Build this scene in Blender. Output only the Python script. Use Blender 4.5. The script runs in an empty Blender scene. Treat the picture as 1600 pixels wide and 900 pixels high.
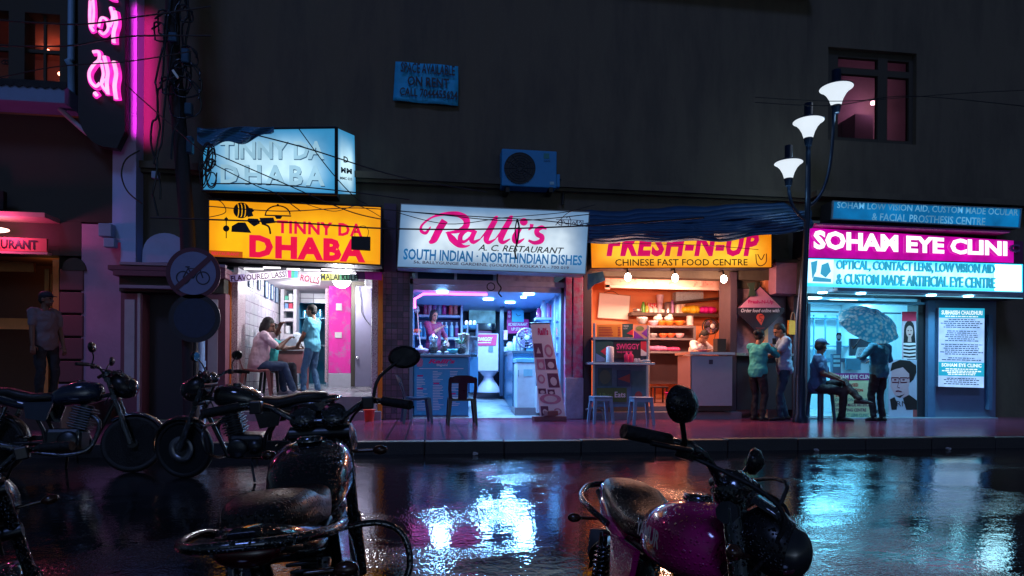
import bpy, bmesh, math, random
from math import sin, cos, pi, radians, sqrt, atan2
from mathutils import Vector, Matrix, noise as mnoise
SC = bpy.context.scene
COL = SC.collection
rng = random.Random(7)
# ------------------------------------------------------------------ camera
F_PX, HOR, TH, ROLL, CAMH = 1000.0, 585.0, radians(7.7), 0.006, 1.05
cd = bpy.data.cameras.new('camera'); cam = bpy.data.objects.new('camera', cd); COL.objects.link(cam)
cd.sensor_width = 36; cd.lens = 36 * F_PX / 1600; cd.shift_y = (HOR - 450) / 1600
cd.clip_start = 0.05; cd.clip_end = 600
RM = Matrix.Rotation(-TH, 3, 'Z') @ Matrix.Rotation(pi / 2, 3, 'X') @ Matrix.Rotation(ROLL, 3, 'Z')
cam.matrix_world = Matrix.Translation((0, 0, CAMH)) @ RM.to_4x4()
SC.camera = cam
# ------------------------------------------------------------------ sky, exposure
W = bpy.data.worlds.new('World'); SC.world = W; W.use_nodes = True
nt = W.node_tree
bg = nt.nodes['Background']
sk = nt.nodes.new('ShaderNodeTexSky'); sk.sky_type = 'NISHITA'; sk.sun_disc = False
sk.sun_elevation = radians(4); sk.sun_rotation = radians(170)
hs = nt.nodes.new('ShaderNodeHueSaturation'); hs.inputs['Saturation'].default_value = 0.3
tn = nt.nodes.new('ShaderNodeMix'); tn.data_type = 'RGBA'; tn.blend_type = 'MULTIPLY'; tn.inputs[0].default_value = 1; tn.inputs[7].default_value = (.55, .85, 1.35, 1)   # city night: bluish
nt.links.new(sk.outputs[0], hs.inputs['Color']); nt.links.new(hs.outputs[0], tn.inputs[6]); nt.links.new(tn.outputs[2], bg.inputs[0])
bg.inputs[1].default_value = 0.019
sd = bpy.data.lights.new('street_fill', 'SUN'); sd.energy = 0.5; sd.angle = radians(12); sd.color = (0.26, 0.40, 1)  # added lamp standing in for the glow from across the street
so = bpy.data.objects.new('street_fill', sd); COL.objects.link(so)
so.rotation_euler = Vector((0.25, 0.7, -0.75)).to_track_quat('-Z', 'Y').to_euler()
SC.view_settings.view_transform = 'Standard'; SC.view_settings.look = 'None'
SC.view_settings.exposure = 0.0; SC.view_settings.gamma = 1; SC.view_settings.use_curve_mapping = False
SC.render.engine = 'CYCLES'
SC.cycles.use_denoising = True
SC.cycles.max_bounces = 6; SC.cycles.diffuse_bounces = 3; SC.cycles.glossy_bounces = 4
SC.cycles.sample_clamp_indirect = 4.0; SC.cycles.caustics_reflective = False; SC.cycles.caustics_refractive = False

YF = 12.1          # facade line of the shops
PZ = 0.2           # pavement height
YK = 8.05          # kerb line
def road_z(y): return .05 - .047*(YK - max(y, -2.5))      # the carriageway falls away from the shops
def ray(px, py):
    return RM @ Vector(((px - 800) / F_PX, (HOR - py) / F_PX, -1))
def at(px, py, Y=YF):
    d = ray(px, py); t = Y / d.y
    return Vector((d.x * t, Y, CAMH + d.z * t))
def atz(px, py, z):
    d = ray(px, py); t = (z - CAMH) / d.z
    return Vector((d.x * t, d.y * t, z))
def X(px, Y=YF, py=560): return at(px, py, Y).x
def Z(py, px=800, Y=YF): return at(px, py, Y).z
def cw(lat, dep, z=0):
    return Vector((cos(TH) * lat + sin(TH) * dep, -sin(TH) * lat + cos(TH) * dep, z))
# ------------------------------------------------------------------ materials
MATS = {}
def _n(nt, t, **k):
    n = nt.nodes.new(t)
    for a, b in k.items():
        if a in n.inputs: n.inputs[a].default_value = b
        else: setattr(n, a, b)
    return n
def M(name, col=(.5, .5, .5), rough=.6, metal=0, var=.18, scale=9, bump=0, bscale=60, wet=0, emit=None, es=1, trans=0, coat=0, alpha=1, col2=None, cmask=(.45, .6), stretch=None):
    """procedural principled material with noise-driven colour, roughness and bump"""
    if name in MATS: return MATS[name]
    m = bpy.data.materials.new(name); m.use_nodes = True; MATS[name] = m
    t = m.node_tree; L = t.links.new
    b = t.nodes['Principled BSDF']
    b.inputs['Metallic'].default_value = metal; b.inputs['Roughness'].default_value = rough
    tc = _n(t, 'ShaderNodeTexCoord')
    nz = _n(t, 'ShaderNodeTexNoise', Scale=scale, Detail=6, Roughness=.65)
    if stretch: mp = _n(t, 'ShaderNodeMapping'); mp.inputs['Scale'].default_value = stretch; L(tc.outputs['Object'], mp.inputs['Vector']); L(mp.outputs[0], nz.inputs['Vector'])
    else: L(tc.outputs['Object'], nz.inputs['Vector'])
    if col2 is not None:
        cr = _n(t, 'ShaderNodeValToRGB'); cr.color_ramp.elements[0].position = cmask[0]; cr.color_ramp.elements[1].position = cmask[1]
        cr.color_ramp.elements[0].color = (*col, 1); cr.color_ramp.elements[1].color = (*col2, 1)
        L(nz.outputs['Fac'], cr.inputs['Fac']); csrc = cr.outputs['Color']
    else:
        mx = _n(t, 'ShaderNodeMix', data_type='RGBA'); 
        mx.inputs[6].default_value = (*[c * (1 - var) for c in col], 1); mx.inputs[7].default_value = (*[min(1, c * (1 + var)) for c in col], 1)
        L(nz.outputs['Fac'], mx.inputs[0]); csrc = mx.outputs[2]
    L(csrc, b.inputs['Base Color'])
    mr = _n(t, 'ShaderNodeMapRange'); mr.inputs[3].default_value = max(.02, rough * .7); mr.inputs[4].default_value = min(1, rough * 1.3)
    L(nz.outputs['Fac'], mr.inputs[0]); L(mr.outputs[0], b.inputs['Roughness'])
    if bump:
        n2 = _n(t, 'ShaderNodeTexNoise', Scale=bscale, Detail=4); L(tc.outputs['Object'], n2.inputs['Vector'])
        bp = _n(t, 'ShaderNodeBump', Strength=bump, Distance=.02); L(n2.outputs['Fac'], bp.inputs['Height']); L(bp.outputs[0], b.inputs['Normal'])
    if wet:      # water beads standing on the surface
        vo = _n(t, 'ShaderNodeTexVoronoi', Scale=wet); L(tc.outputs['Object'], vo.inputs['Vector'])
        r2 = _n(t, 'ShaderNodeMapRange'); r2.inputs[1].default_value = .05; r2.inputs[2].default_value = .42; r2.inputs[3].default_value = 1; r2.inputs[4].default_value = 0
        L(vo.outputs['Distance'], r2.inputs[0])
        bp = _n(t, 'ShaderNodeBump', Strength=.7, Distance=.007); L(r2.outputs[0], bp.inputs['Height']); L(bp.outputs[0], b.inputs['Normal'])
    if emit:
        b.inputs['Emission Color'].default_value = (*emit, 1); b.inputs['Emission Strength'].default_value = es
    b.inputs['Transmission Weight'].default_value = trans
    b.inputs['Coat Weight'].default_value = coat; b.inputs['Coat Roughness'].default_value = .06
    b.inputs['Alpha'].default_value = alpha
    return m
def glow(name, col, es, lo=None, noise=.12, scale=2.2, base=None, edge=None):
    """lamp-lit translucent face: emission a little uneven as the tubes behind it are"""
    if name in MATS: return MATS[name]
    m = bpy.data.materials.new(name); m.use_nodes = True; MATS[name] = m
    t = m.node_tree; L = t.links.new; b = t.nodes['Principled BSDF']
    base = base or tuple(.12*c for c in col); b.inputs['Base Color'].default_value = (*base, 1); b.inputs['Roughness'].default_value = .35
    b.inputs['Emission Color'].default_value = (*col, 1)
    tc = _n(t, 'ShaderNodeTexCoord')
    nz = _n(t, 'ShaderNodeTexNoise', Scale=scale, Detail=3); L(tc.outputs['Object'], nz.inputs['Vector'])
    mr = _n(t, 'ShaderNodeMapRange'); mr.inputs[1].default_value = .3; mr.inputs[2].default_value = .7
    mr.inputs[3].default_value = es * (1 - noise); mr.inputs[4].default_value = es * (1 + noise)
    L(nz.outputs['Fac'], mr.inputs[0]); L(mr.outputs[0], b.inputs['Emission Strength'])
    if edge:   # tubes run through the middle of the box, its plastic is dimmer along the rim: (left/right width, top width, bottom width)
        sx = _n(t, 'ShaderNodeSeparateXYZ'); L(tc.outputs['Generated'], sx.inputs[0]); parts = []
        for k, (ax, flip, w) in enumerate(((0, 0, edge[0]), (0, 1, edge[0]), (2, 1, edge[1]), (2, 0, edge[2]))):
            r_ = _n(t, 'ShaderNodeMapRange'); r_.interpolation_type = 'SMOOTHSTEP'; r_.inputs[1].default_value = 1 if flip else 0; r_.inputs[2].default_value = 1-w if flip else w; L(sx.outputs[ax], r_.inputs[0]); parts.append(r_.outputs[0])
        out = parts[0]
        for q in parts[1:]: mu = _n(t, 'ShaderNodeMath', operation='MULTIPLY'); L(out, mu.inputs[0]); L(q, mu.inputs[1]); out = mu.outputs[0]
        nm = _n(t, 'ShaderNodeMapRange'); nm.inputs[1].default_value = .3; nm.inputs[2].default_value = .7; nm.inputs[3].default_value = .72; nm.inputs[4].default_value = 1.1; L(nz.outputs['Fac'], nm.inputs[0])
        mu = _n(t, 'ShaderNodeMath', operation='MULTIPLY'); L(out, mu.inputs[0]); L(nm.outputs[0], mu.inputs[1])
        cm = _n(t, 'ShaderNodeMix', data_type='RGBA'); cm.inputs[6].default_value = (*lo, 1); cm.inputs[7].default_value = (*col, 1); L(mu.outputs[0], cm.inputs[0]); L(cm.outputs[2], b.inputs['Emission Color'])
    elif lo:   # where the tubes behind are far or failing the plastic shows its own deeper tone
        cr = _n(t, 'ShaderNodeValToRGB'); cr.color_ramp.elements[0].position = .36; cr.color_ramp.elements[1].position = .6
        cr.color_ramp.elements[0].color = (*lo, 1); cr.color_ramp.elements[1].color = (*col, 1); L(nz.outputs['Fac'], cr.inputs['Fac']); L(cr.outputs[0], b.inputs['Emission Color'])
    return m
def glass(name, col=(.9, .95, 1), rough=.03, alpha=.22):
    """thin clear pane: mostly transparent with a mirror film"""
    if name in MATS: return MATS[name]
    m = bpy.data.materials.new(name); m.use_nodes = True; MATS[name] = m
    t = m.node_tree; L = t.links.new; t.nodes.remove(t.nodes['Principled BSDF'])
    tr = _n(t, 'ShaderNodeBsdfTransparent', Color=(*col, 1)); gl = _n(t, 'ShaderNodeBsdfGlossy', Roughness=rough)
    fr = _n(t, 'ShaderNodeFresnel', IOR=1.45); mx = _n(t, 'ShaderNodeMixShader')
    L(fr.outputs[0], mx.inputs[0]); L(tr.outputs[0], mx.inputs[1]); L(gl.outputs[0], mx.inputs[2]); L(mx.outputs[0], t.nodes['Material Output'].inputs[0])
    return m
# ------------------------------------------------------------------ mesh builder
class MB:
    def __init__(s): s.v = []; s.f = []; s.mi = []; s.mats = []; s.smooth = []; s.cur = 0
    def use(s, m):
        if m not in s.mats: s.mats.append(m)
        s.cur = s.mats.index(m); return s
    def add(s, vs, fs, smooth=False):
        o = len(s.v); s.v += [Vector(v) for v in vs]
        for f in fs: s.f.append([i + o for i in f]); s.mi.append(s.cur); s.smooth.append(smooth)
        return s
    def box(s, a, b, bev=0):
        x0, y0, z0 = (min(a[i], b[i]) for i in range(3)); x1, y1, z1 = (max(a[i], b[i]) for i in range(3))
        if bev <= 0:
            return s.add([(x0,y0,z0),(x1,y0,z0),(x1,y1,z0),(x0,y1,z0),(x0,y0,z1),(x1,y0,z1),(x1,y1,z1),(x0,y1,z1)],
                  [(0,3,2,1),(4,5,6,7),(0,1,5,4),(1,2,6,5),(2,3,7,6),(3,0,4,7)])
        bm = bmesh.new(); bmesh.ops.create_cube(bm, size=1)
        for v in bm.verts: v.co = Vector(((x0+x1)/2 + v.co.x*(x1-x0), (y0+y1)/2 + v.co.y*(y1-y0), (z0+z1)/2 + v.co.z*(z1-z0)))
        bev = min(bev, .45*min(x1-x0, y1-y0, z1-z0))
        bmesh.ops.bevel(bm, geom=bm.edges[:], offset=bev, segments=2, affect='EDGES', profile=.5)
        s.bm(bm); return s
    def bm(s, bm, mat=None, smooth=False):
        bm.verts.index_update()
        vs = [(mat @ v.co) if mat else v.co.copy() for v in bm.verts]
        s.add(vs, [[v.index for v in f.verts] for f in bm.faces], smooth); bm.free()
    def quad(s, *p): return s.add(p, [tuple(range(len(p)))])
    def slab(s, pts, d):
        """extrude a planar polygon by vector d into a closed prism"""
        n = len(pts); d = Vector(d); pts = [Vector(p) for p in pts]
        return s.add(pts + [p + d for p in pts], [tuple(range(n)), tuple(range(2*n-1, n-1, -1))] + [(i, i+n, (i+1) % n + n, (i+1) % n) for i in range(n)])
    def tube(s, pts, r, n=8, cap=True, smooth=True):
        pts = [Vector(p) for p in pts]; k = len(pts)
        rs = r if isinstance(r, (list, tuple)) else [r] * k
        vs = []; up = None
        for i, p in enumerate(pts):
            t = (pts[min(i+1, k-1)] - pts[max(i-1, 0)])
            if t.length < 1e-9: t = Vector((0, 0, 1))
            t.normalize()
            if up is None:
                up = Vector((0, 0, 1)) if abs(t.z) < .9 else Vector((1, 0, 0))
            a = t.cross(up)
            if a.length < 1e-6: a = t.orthogonal()
            a.normalize(); up = a.cross(t).normalized()
            for j in range(n):
                q = 2*pi*j/n; vs.append(p + rs[i]*(cos(q)*a + sin(q)*up))
        fs = [(i*n+j, i*n+(j+1) % n, (i+1)*n+(j+1) % n, (i+1)*n+j) for i in range(k-1) for j in range(n)]
        s.add(vs, fs, smooth)
        if cap: s.add(vs[:n], [tuple(range(n-1, -1, -1))]); s.add(vs[-n:], [tuple(range(n))])
        return s
    def cyl(s, a, b, r, n=16, r2=None): return s.tube([a, b], [r, r if r2 is None else r2], n, True, n > 8)
    def lathe(s, prof, org=(0, 0, 0), axis='Z', n=20, mat=None):
        """prof: list of (radius, height)"""
        org = Vector(org); vs = []
        for r, h in prof:
            for j in range(n):
                q = 2*pi*j/n; v = Vector((r*cos(q), r*sin(q), h))
                if axis == 'X': v = Vector((v.z, v.x, v.y))
                if axis == 'Y': v = Vector((v.y, v.z, v.x))
                vs.append((mat @ v if mat else v) + org)
        k = len(prof)
        s.add(vs, [(i*n+j, i*n+(j+1) % n, (i+1)*n+(j+1) % n, (i+1)*n+j) for i in range(k-1) for j in range(n)], True)
        if prof[0][0] > 1e-4: s.add(vs[:n], [tuple(range(n-1, -1, -1))])
        if prof[-1][0] > 1e-4: s.add(vs[-n:], [tuple(range(n))])
        return s
    def ell(s, c, r, n=12, m=8, mat=None):
        c = Vector(c); vs = [(0, 0, -1)]; 
        for i in range(1, m):
            a = -pi/2 + pi*i/m
            vs += [(cos(a)*cos(2*pi*j/n), cos(a)*sin(2*pi*j/n), sin(a)) for j in range(n)]
        vs.append((0, 0, 1)); out = []
        for v in vs:
            v = Vector((v[0]*r[0], v[1]*r[1], v[2]*r[2])); out.append((mat @ v if mat else v) + c)
        fs = [(0, 1+(j+1) % n, 1+j) for j in range(n)]
        for i in range(m-2): fs += [(1+i*n+j, 1+i*n+(j+1) % n, 1+(i+1)*n+(j+1) % n, 1+(i+1)*n+j) for j in range(n)]
        e = len(out)-1; o = 1+(m-2)*n; fs += [(e, o+j, o+(j+1) % n) for j in range(n)]
        return s.add(out, fs, True)
    def loft(s, rings, cap=True, smooth=True):
        n = len(rings[0]); vs = [v for r in rings for v in r]; k = len(rings)
        s.add(vs, [(i*n+j, i*n+(j+1) % n, (i+1)*n+(j+1) % n, (i+1)*n+j) for i in range(k-1) for j in range(n)], smooth)
        if cap: s.add(rings[0], [tuple(range(n-1, -1, -1))]); s.add(rings[-1], [tuple(range(n))])
        return s
    def ribbon(s, pts, w, mapf, th=0, n=None):
        """brush stroke: centre line pts (u,v), widths w, mapped by mapf(u,v,h)"""
        k = len(pts); ws = w if isinstance(w, (list, tuple)) else [w]*k
        l = []; r = []
        for i in range(k):
            a = Vector(pts[max(i-1, 0)]); b = Vector(pts[min(i+1, k-1)]); t = b - a
            if t.length < 1e-9: t = Vector((1, 0))
            t.normalize(); nn = Vector((-t.y, t.x)) * ws[i] / 2; p = Vector(pts[i])
            l.append(p + nn); r.append(p - nn)
        if th <= 0:
            h = (s.__dict__.setdefault('rc', 0)) ; s.rc += 1
            e = .00007 * (s.rc % 23)
            vs = [mapf(p.x, p.y, e) for p in l] + [mapf(p.x, p.y, e) for p in r]
            s.add(vs, [(i, i+k, i+1+k, i+1) for i in range(k-1)])
        else:
            for i in range(k-1):
                q = [l[i], r[i], r[i+1], l[i+1]]
                vs = [mapf(p.x, p.y, 0) for p in q] + [mapf(p.x, p.y, th) for p in q]
                s.add(vs, [(4,5,6,7),(0,1,5,4),(1,2,6,5),(2,3,7,6),(3,0,4,7)])
        return s
    def build(s, name, mat=None, parent=None, origin=None):
        if mat and not s.mats: s.mats = [mat]
        me = bpy.data.meshes.new(name)
        o = Vector(parent_loc(parent)) if parent else Vector(origin or (0, 0, 0))
        me.from_pydata([tuple(v - o) for v in s.v], [], s.f)
        for m in s.mats: me.materials.append(m)
        me.polygons.foreach_set('material_index', s.mi); me.polygons.foreach_set('use_smooth', s.smooth)
        me.update()
        ob = bpy.data.objects.new(name, me); COL.objects.link(ob)
        if parent: ob.parent = parent
        else: ob.location = o
        return ob
def parent_loc(p):
    v = Vector((0, 0, 0))
    while p: v += p.location; p = p.parent
    return v
def tag(o, label=None, cat=None, group=None, kind=None):
    if label: o['label'] = label
    if cat: o['category'] = cat
    if group: o['group'] = group
    if kind: o['kind'] = kind
    return o
def thing(name, label, cat, loc=(0, 0, 0), group=None):
    o = bpy.data.objects.new(name, None); COL.objects.link(o); o.location = loc; o.empty_display_size = .1
    return tag(o, label, cat, group)
def copy_tree(o, parent=None):
    c = o.copy(); COL.objects.link(c)
    if parent: c.parent = parent
    for ch in list(o.children): copy_tree(ch, c)
    return c
# ------------------------------------------------------------------ lettering
_tc = {}
def glyphs(text, bold=0, shear=0, spacing=1.0):
    key = (text, bold, shear, spacing)
    if key in _tc: return _tc[key]
    cu = bpy.data.curves.new('lettering', 'FONT'); cu.body = text; cu.size = 1; cu.resolution_u = 2
    cu.offset = bold; cu.shear = shear; cu.space_character = spacing
    ob = bpy.data.objects.new('lettering', cu)
    me = ob.to_mesh()
    vs = [v.co.copy() for v in me.vertices]; fs = [list(p.vertices) for p in me.polygons]
    ob.to_mesh_clear(); bpy.data.objects.remove(ob); bpy.data.curves.remove(cu)
    x0 = min(v.x for v in vs); x1 = max(v.x for v in vs); y0 = min(v.y for v in vs); y1 = max(v.y for v in vs)
    r = ([((v.x-x0)/(x1-x0), (v.y-y0)/(y1-y0)) for v in vs], fs, (x1-x0)/(y1-y0)); _tc[key] = r
    return r
class Face:
    """a flat panel given by four corners TL,TR,BR,BL; (u,v) in 0..1, v down; h = proud of the face"""
    def __init__(s, tl, tr, br, bl):
        s.c = [Vector(p) for p in (tl, tr, br, bl)]
        s.n = (s.c[1]-s.c[0]).cross(s.c[3]-s.c[0]).normalized()
        if s.n.dot(Vector((0, 0, CAMH)) - s.c[0]) < 0: s.n = -s.n
    def __call__(s, u, v, h=0):
        a, b, c, d = s.c
        return a*(1-u)*(1-v) + b*u*(1-v) + c*u*v + d*(1-u)*v + s.n*h
    def panel(s, mb, u0=0, v0=0, u1=1, v1=1, h=0, t=.004):
        q = [s(u0, v0, h), s(u0, v1, h), s(u1, v1, h), s(u1, v0, h)]
        mb.slab(q, s.n*t); return mb
    def text(s, mb, text, u0, v0, u1, v1, bold=.0, shear=0, h=.006, th=0, spacing=1.0, base=None):
        g, fs, _ = glyphs(text, bold, shear, spacing)
        vs = [s(u0+(u1-u0)*x, v1+(v0-v1)*y, h) for x, y in g]
        mb.add(vs, fs)
        if th:   # raised letters: side walls along the outline
            from collections import Counter
            ec = Counter(); 
            for f in fs:
                for i in range(len(f)): ec[(f[i], f[(i+1) % len(f)])] += 1
            lo = [p - s.n*th for p in vs]
            o = [(a, b) for (a, b) in ec if (b, a) not in ec]
            mb.side = getattr(mb, 'side', None)
            cur = mb.cur
            if mb.side is not None: mb.use(mb.side)
            k = len(vs); mb.add(vs + lo, [(a, b, b+k, a+k) for a, b in o]); mb.cur = cur
        return mb
    def disc(s, mb, u, v, ru, rv, h=.006, n=20, a0=0, a1=2*pi):
        mb.add([s(u + ru*cos(a0+(a1-a0)*i/n), v + rv*sin(a0+(a1-a0)*i/n), h) for i in range(n if a1-a0 > 6.2 else n+1)], [tuple(range(n if a1-a0 > 6.2 else n+1))]); return mb
    def poly(s, mb, pts, h=.006):
        mb.add([s(u, v, h) for u, v in pts], [tuple(range(len(pts)))]); return mb
def pxface(Y, *c): return Face(*[at(px, py, Y) for px, py in c])
def bez(pts, n=10):
    """Catmull-Rom through the points"""
    out = []; P = [Vector(p) for p in pts]; k = len(P)
    for i in range(k-1):
        p0, p1, p2, p3 = P[max(i-1, 0)], P[i], P[i+1], P[min(i+2, k-1)]
        for j in range(n):
            t = j/n; out.append(.5*((2*p1) + (p2-p0)*t + (2*p0-5*p1+4*p2-p3)*t*t + (3*p1-p0-3*p2+p3)*t**3))
    out.append(P[-1]); return out
def lamp(name, loc, kind, power, col, size=.1, rot=None, parent=None, spread=None, sy=None):
    d = bpy.data.lights.new(name, kind); d.energy = power; d.color = col
    if kind == 'AREA':
        d.size = size
        if sy: d.shape = 'RECTANGLE'; d.size_y = sy
        if spread: d.spread = spread
    else: d.shadow_soft_size = size
    o = bpy.data.objects.new(name, d); COL.objects.link(o)
    if parent: o.parent = parent; o.location = Vector(loc) - parent_loc(parent)
    else: o.location = loc
    if rot is not None: o.rotation_euler = Vector(rot).to_track_quat('-Z', 'Y').to_euler()
    return o
# ------------------------------------------------------------------ tiled and ground materials
def tiles(name, c1, c2, w, h, plane='xz', mortar=(.05, .05, .05), ms=.012, rough=.3, offset=0, bump=.3, dirt=.5, dirtcol=(.05, .04, .04), sparkle=0):
    if name in MATS: return MATS[name]
    m = bpy.data.materials.new(name); m.use_nodes = True; MATS[name] = m
    t = m.node_tree; L = t.links.new; b = t.nodes['Principled BSDF']
    ge = _n(t, 'ShaderNodeNewGeometry'); sp = _n(t, 'ShaderNodeSeparateXYZ'); cb = _n(t, 'ShaderNodeCombineXYZ')
    L(ge.outputs['Position'], sp.inputs[0]); ax = {'x': 0, 'y': 1, 'z': 2}
    L(sp.outputs[ax[plane[0]]], cb.inputs[0]); L(sp.outputs[ax[plane[1]]], cb.inputs[1])
    br = _n(t, 'ShaderNodeTexBrick', offset=offset, squash=1); L(cb.outputs[0], br.inputs['Vector'])
    for k, v in (('Color1', (*c1, 1)), ('Color2', (*c2, 1)), ('Mortar', (*mortar, 1)), ('Scale', 1), ('Mortar Size', ms), ('Brick Width', w), ('Row Height', h), ('Bias', 0), ('Mortar Smooth', .2)):
        br.inputs[k].default_value = v
    nz = _n(t, 'ShaderNodeTexNoise', Scale=2.6, Detail=8, Roughness=.7); L(ge.outputs['Position'], nz.inputs['Vector'])
    rp = _n(t, 'ShaderNodeMapRange'); rp.inputs[1].default_value = .42; rp.inputs[2].default_value = .68; rp.inputs[4].default_value = dirt
    L(nz.outputs['Fac'], rp.inputs[0])
    mx = _n(t, 'ShaderNodeMix', data_type='RGBA'); mx.inputs[7].default_value = (*dirtcol, 1)
    L(rp.outputs[0], mx.inputs[0]); L(br.outputs['Color'], mx.inputs[6]); L(mx.outputs[2], b.inputs['Base Color'])
    mr = _n(t, 'ShaderNodeMapRange'); mr.inputs[1].default_value = .3; mr.inputs[2].default_value = .7; mr.inputs[3].default_value = rough*.5; mr.inputs[4].default_value = min(1, rough*1.5)
    L(nz.outputs['Fac'], mr.inputs[0]); L(mr.outputs[0], b.inputs['Roughness'])
    bp = _n(t, 'ShaderNodeBump', Strength=bump, Distance=.0042 if sparkle else .01); 
    iv = _n(t, 'ShaderNodeMath', operation='SUBTRACT'); iv.inputs[0].default_value = 1; L(br.outputs['Fac'], iv.inputs[1])
    if sparkle:
        n2 = _n(t, 'ShaderNodeTexNoise', Scale=sparkle, Detail=3); L(ge.outputs['Position'], n2.inputs['Vector'])
        ad = _n(t, 'ShaderNodeMath', operation='MULTIPLY_ADD'); ad.inputs[1].default_value = 1.5; L(n2.outputs['Fac'], ad.inputs[0]); L(iv.outputs[0], ad.inputs[2]); L(ad.outputs[0], bp.inputs['Height'])
    else: L(iv.outputs[0], bp.inputs['Height'])
    L(bp.outputs[0], b.inputs['Normal'])
    return m
def road_mat():
    m = bpy.data.materials.new('wet_asphalt'); m.use_nodes = True; t = m.node_tree; L = t.links.new; b = t.nodes['Principled BSDF']
    ge = _n(t, 'ShaderNodeNewGeometry')
    mp = _n(t, 'ShaderNodeMapping'); mp.inputs['Scale'].default_value = (.55, 1.0, 1); L(ge.outputs['Position'], mp.inputs['Vector'])
    big = _n(t, 'ShaderNodeTexNoise', Scale=.9, Detail=7, Roughness=.62, Distortion=.4); L(mp.outputs[0], big.inputs['Vector'])
    m3 = _n(t, 'ShaderNodeMapping'); m3.inputs['Scale'].default_value = (1, .55, 1); L(ge.outputs['Position'], m3.inputs['Vector']); fine = _n(t, 'ShaderNodeTexNoise', Scale=58, Detail=2, Roughness=.5); L(m3.outputs[0], fine.inputs['Vector'])
    mid = _n(t, 'ShaderNodeTexNoise', Scale=13, Detail=3, Roughness=.6); L(mp.outputs[0], mid.inputs['Vector'])
    pud = _n(t, 'ShaderNodeMapRange'); pud.interpolation_type = 'SMOOTHSTEP'; pud.inputs[1].default_value = .47; pud.inputs[2].default_value = .60; L(big.outputs['Fac'], pud.inputs[0])   # 0 standing water .. 1 drained stone
    ro = _n(t, 'ShaderNodeMapRange'); ro.inputs[3].default_value = .03; ro.inputs[4].default_value = .09; L(pud.outputs[0], ro.inputs[0]); L(ro.outputs[0], b.inputs['Roughness'])
    co = _n(t, 'ShaderNodeMix', data_type='RGBA'); co.inputs[6].default_value = (.008, .009, .011, 1); co.inputs[7].default_value = (.024, .024, .027, 1)
    L(pud.outputs[0], co.inputs[0]); L(co.outputs[2], b.inputs['Base Color'])
    st = _n(t, 'ShaderNodeMapRange'); st.inputs[3].default_value = .35; st.inputs[4].default_value = 1.7; L(pud.outputs[0], st.inputs[0])
    sm = _n(t, 'ShaderNodeMath', operation='MULTIPLY'); L(fine.outputs['Fac'], sm.inputs[0]); L(st.outputs[0], sm.inputs[1])
    s2 = _n(t, 'ShaderNodeMath', operation='MULTIPLY_ADD'); s2.inputs[1].default_value = .9; L(mid.outputs['Fac'], s2.inputs[0]); L(sm.outputs[0], s2.inputs[2])
    bp = _n(t, 'ShaderNodeBump', Strength=.6, Distance=.0032); L(s2.outputs[0], bp.inputs['Height']); L(bp.outputs[0], b.inputs['Normal'])
    b.inputs['IOR'].default_value = 1.45; b.inputs['Specular IOR Level'].default_value = .75
    return m
# ------------------------------------------------------------------ ground
mb = MB(); mb.quad((-120, -2.5, road_z(-2.5)), (120, -2.5, road_z(-2.5)), (120, YK+.02, .051), (-120, YK+.02, .051)); mb.quad((-120, -60, road_z(-3)), (120, -60, road_z(-3)), (120, -2.5, road_z(-2.5)), (-120, -2.5, road_z(-2.5))); road = mb.build('road', road_mat()); tag(road, kind='structure')
PAVE = tiles('pavement_tile', (.46, .07, .17), (.26, .06, .16), .25, .25, 'xy', (.04, .03, .04), .014, .09, 0, .7, .5, (.09, .04, .07), sparkle=34)
mb = MB(); mb.box((-120, YK+.18, -.4), (120, YF+.02, PZ)); tag(mb.build('pavement', PAVE), kind='structure')
CONC = M('kerb_stone', (.03, .028, .03), .55, var=.35, scale=6, bump=.4)
mb = MB(); 
x = -40
while x < 60: mb.box((x, YK+.004*sin(x*7.1), -.4), (x+.99, YK+.179, PZ+.004+.006*sin(x*3.7)), .012); x += 1.0
tag(mb.build('kerb', CONC), kind='structure')
mb = MB(); mb.quad((-400, YF+12, -.2), (400, YF+12, -.2), (400, 400, -.2), (-400, 400, -.2)); tag(mb.build('ground', M('dark_soil', (.05, .045, .04), .9)), kind='structure')

def bpx(mb, x0, y0, x1, y1, Y, dep, bev=0):
    """box whose front face covers the given picture rectangle at distance Y"""
    ym = (y0+y1)/2; xm = (x0+x1)/2
    a = at(x0, ym, Y).x; b = at(x1, ym, Y).x; c = at(xm, y0, Y).z; d = at(xm, y1, Y).z
    return mb.box((a, Y, d), (b, Y+dep, c), bev)
# ------------------------------------------------------------------ shared materials
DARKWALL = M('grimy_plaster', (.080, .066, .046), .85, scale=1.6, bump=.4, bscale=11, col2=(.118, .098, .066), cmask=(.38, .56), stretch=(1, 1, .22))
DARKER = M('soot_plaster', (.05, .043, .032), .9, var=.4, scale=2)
WHITEWALL = M('limewash', (.42, .40, .42), .75, var=.22, scale=2.5, bump=.15, bscale=30)
PALE = M('painted_moulding', (.5, .46, .5), .6, var=.2, scale=5)
BLACKMET = M('black_metal', (.025, .025, .028), .4, .6, var=.2)
GREYMET = M('grey_metal', (.25, .26, .28), .38, .8, var=.15)
CHROME = M('chrome', (.75, .76, .78), .12, 1, var=.05)
WIRE = M('cable_black', (.012, .012, .014), .45)
GLASS = glass('window_glass')
# ------------------------------------------------------------------ middle building over the shops
TOP = 12.5
mid = thing('building', 'dark unlit upper storeys of the old building above the three restaurants', 'building', (X(700), YF, PZ))
mb = MB()
xl, xr = X(222), X(1258)
zb = 2.98
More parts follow.
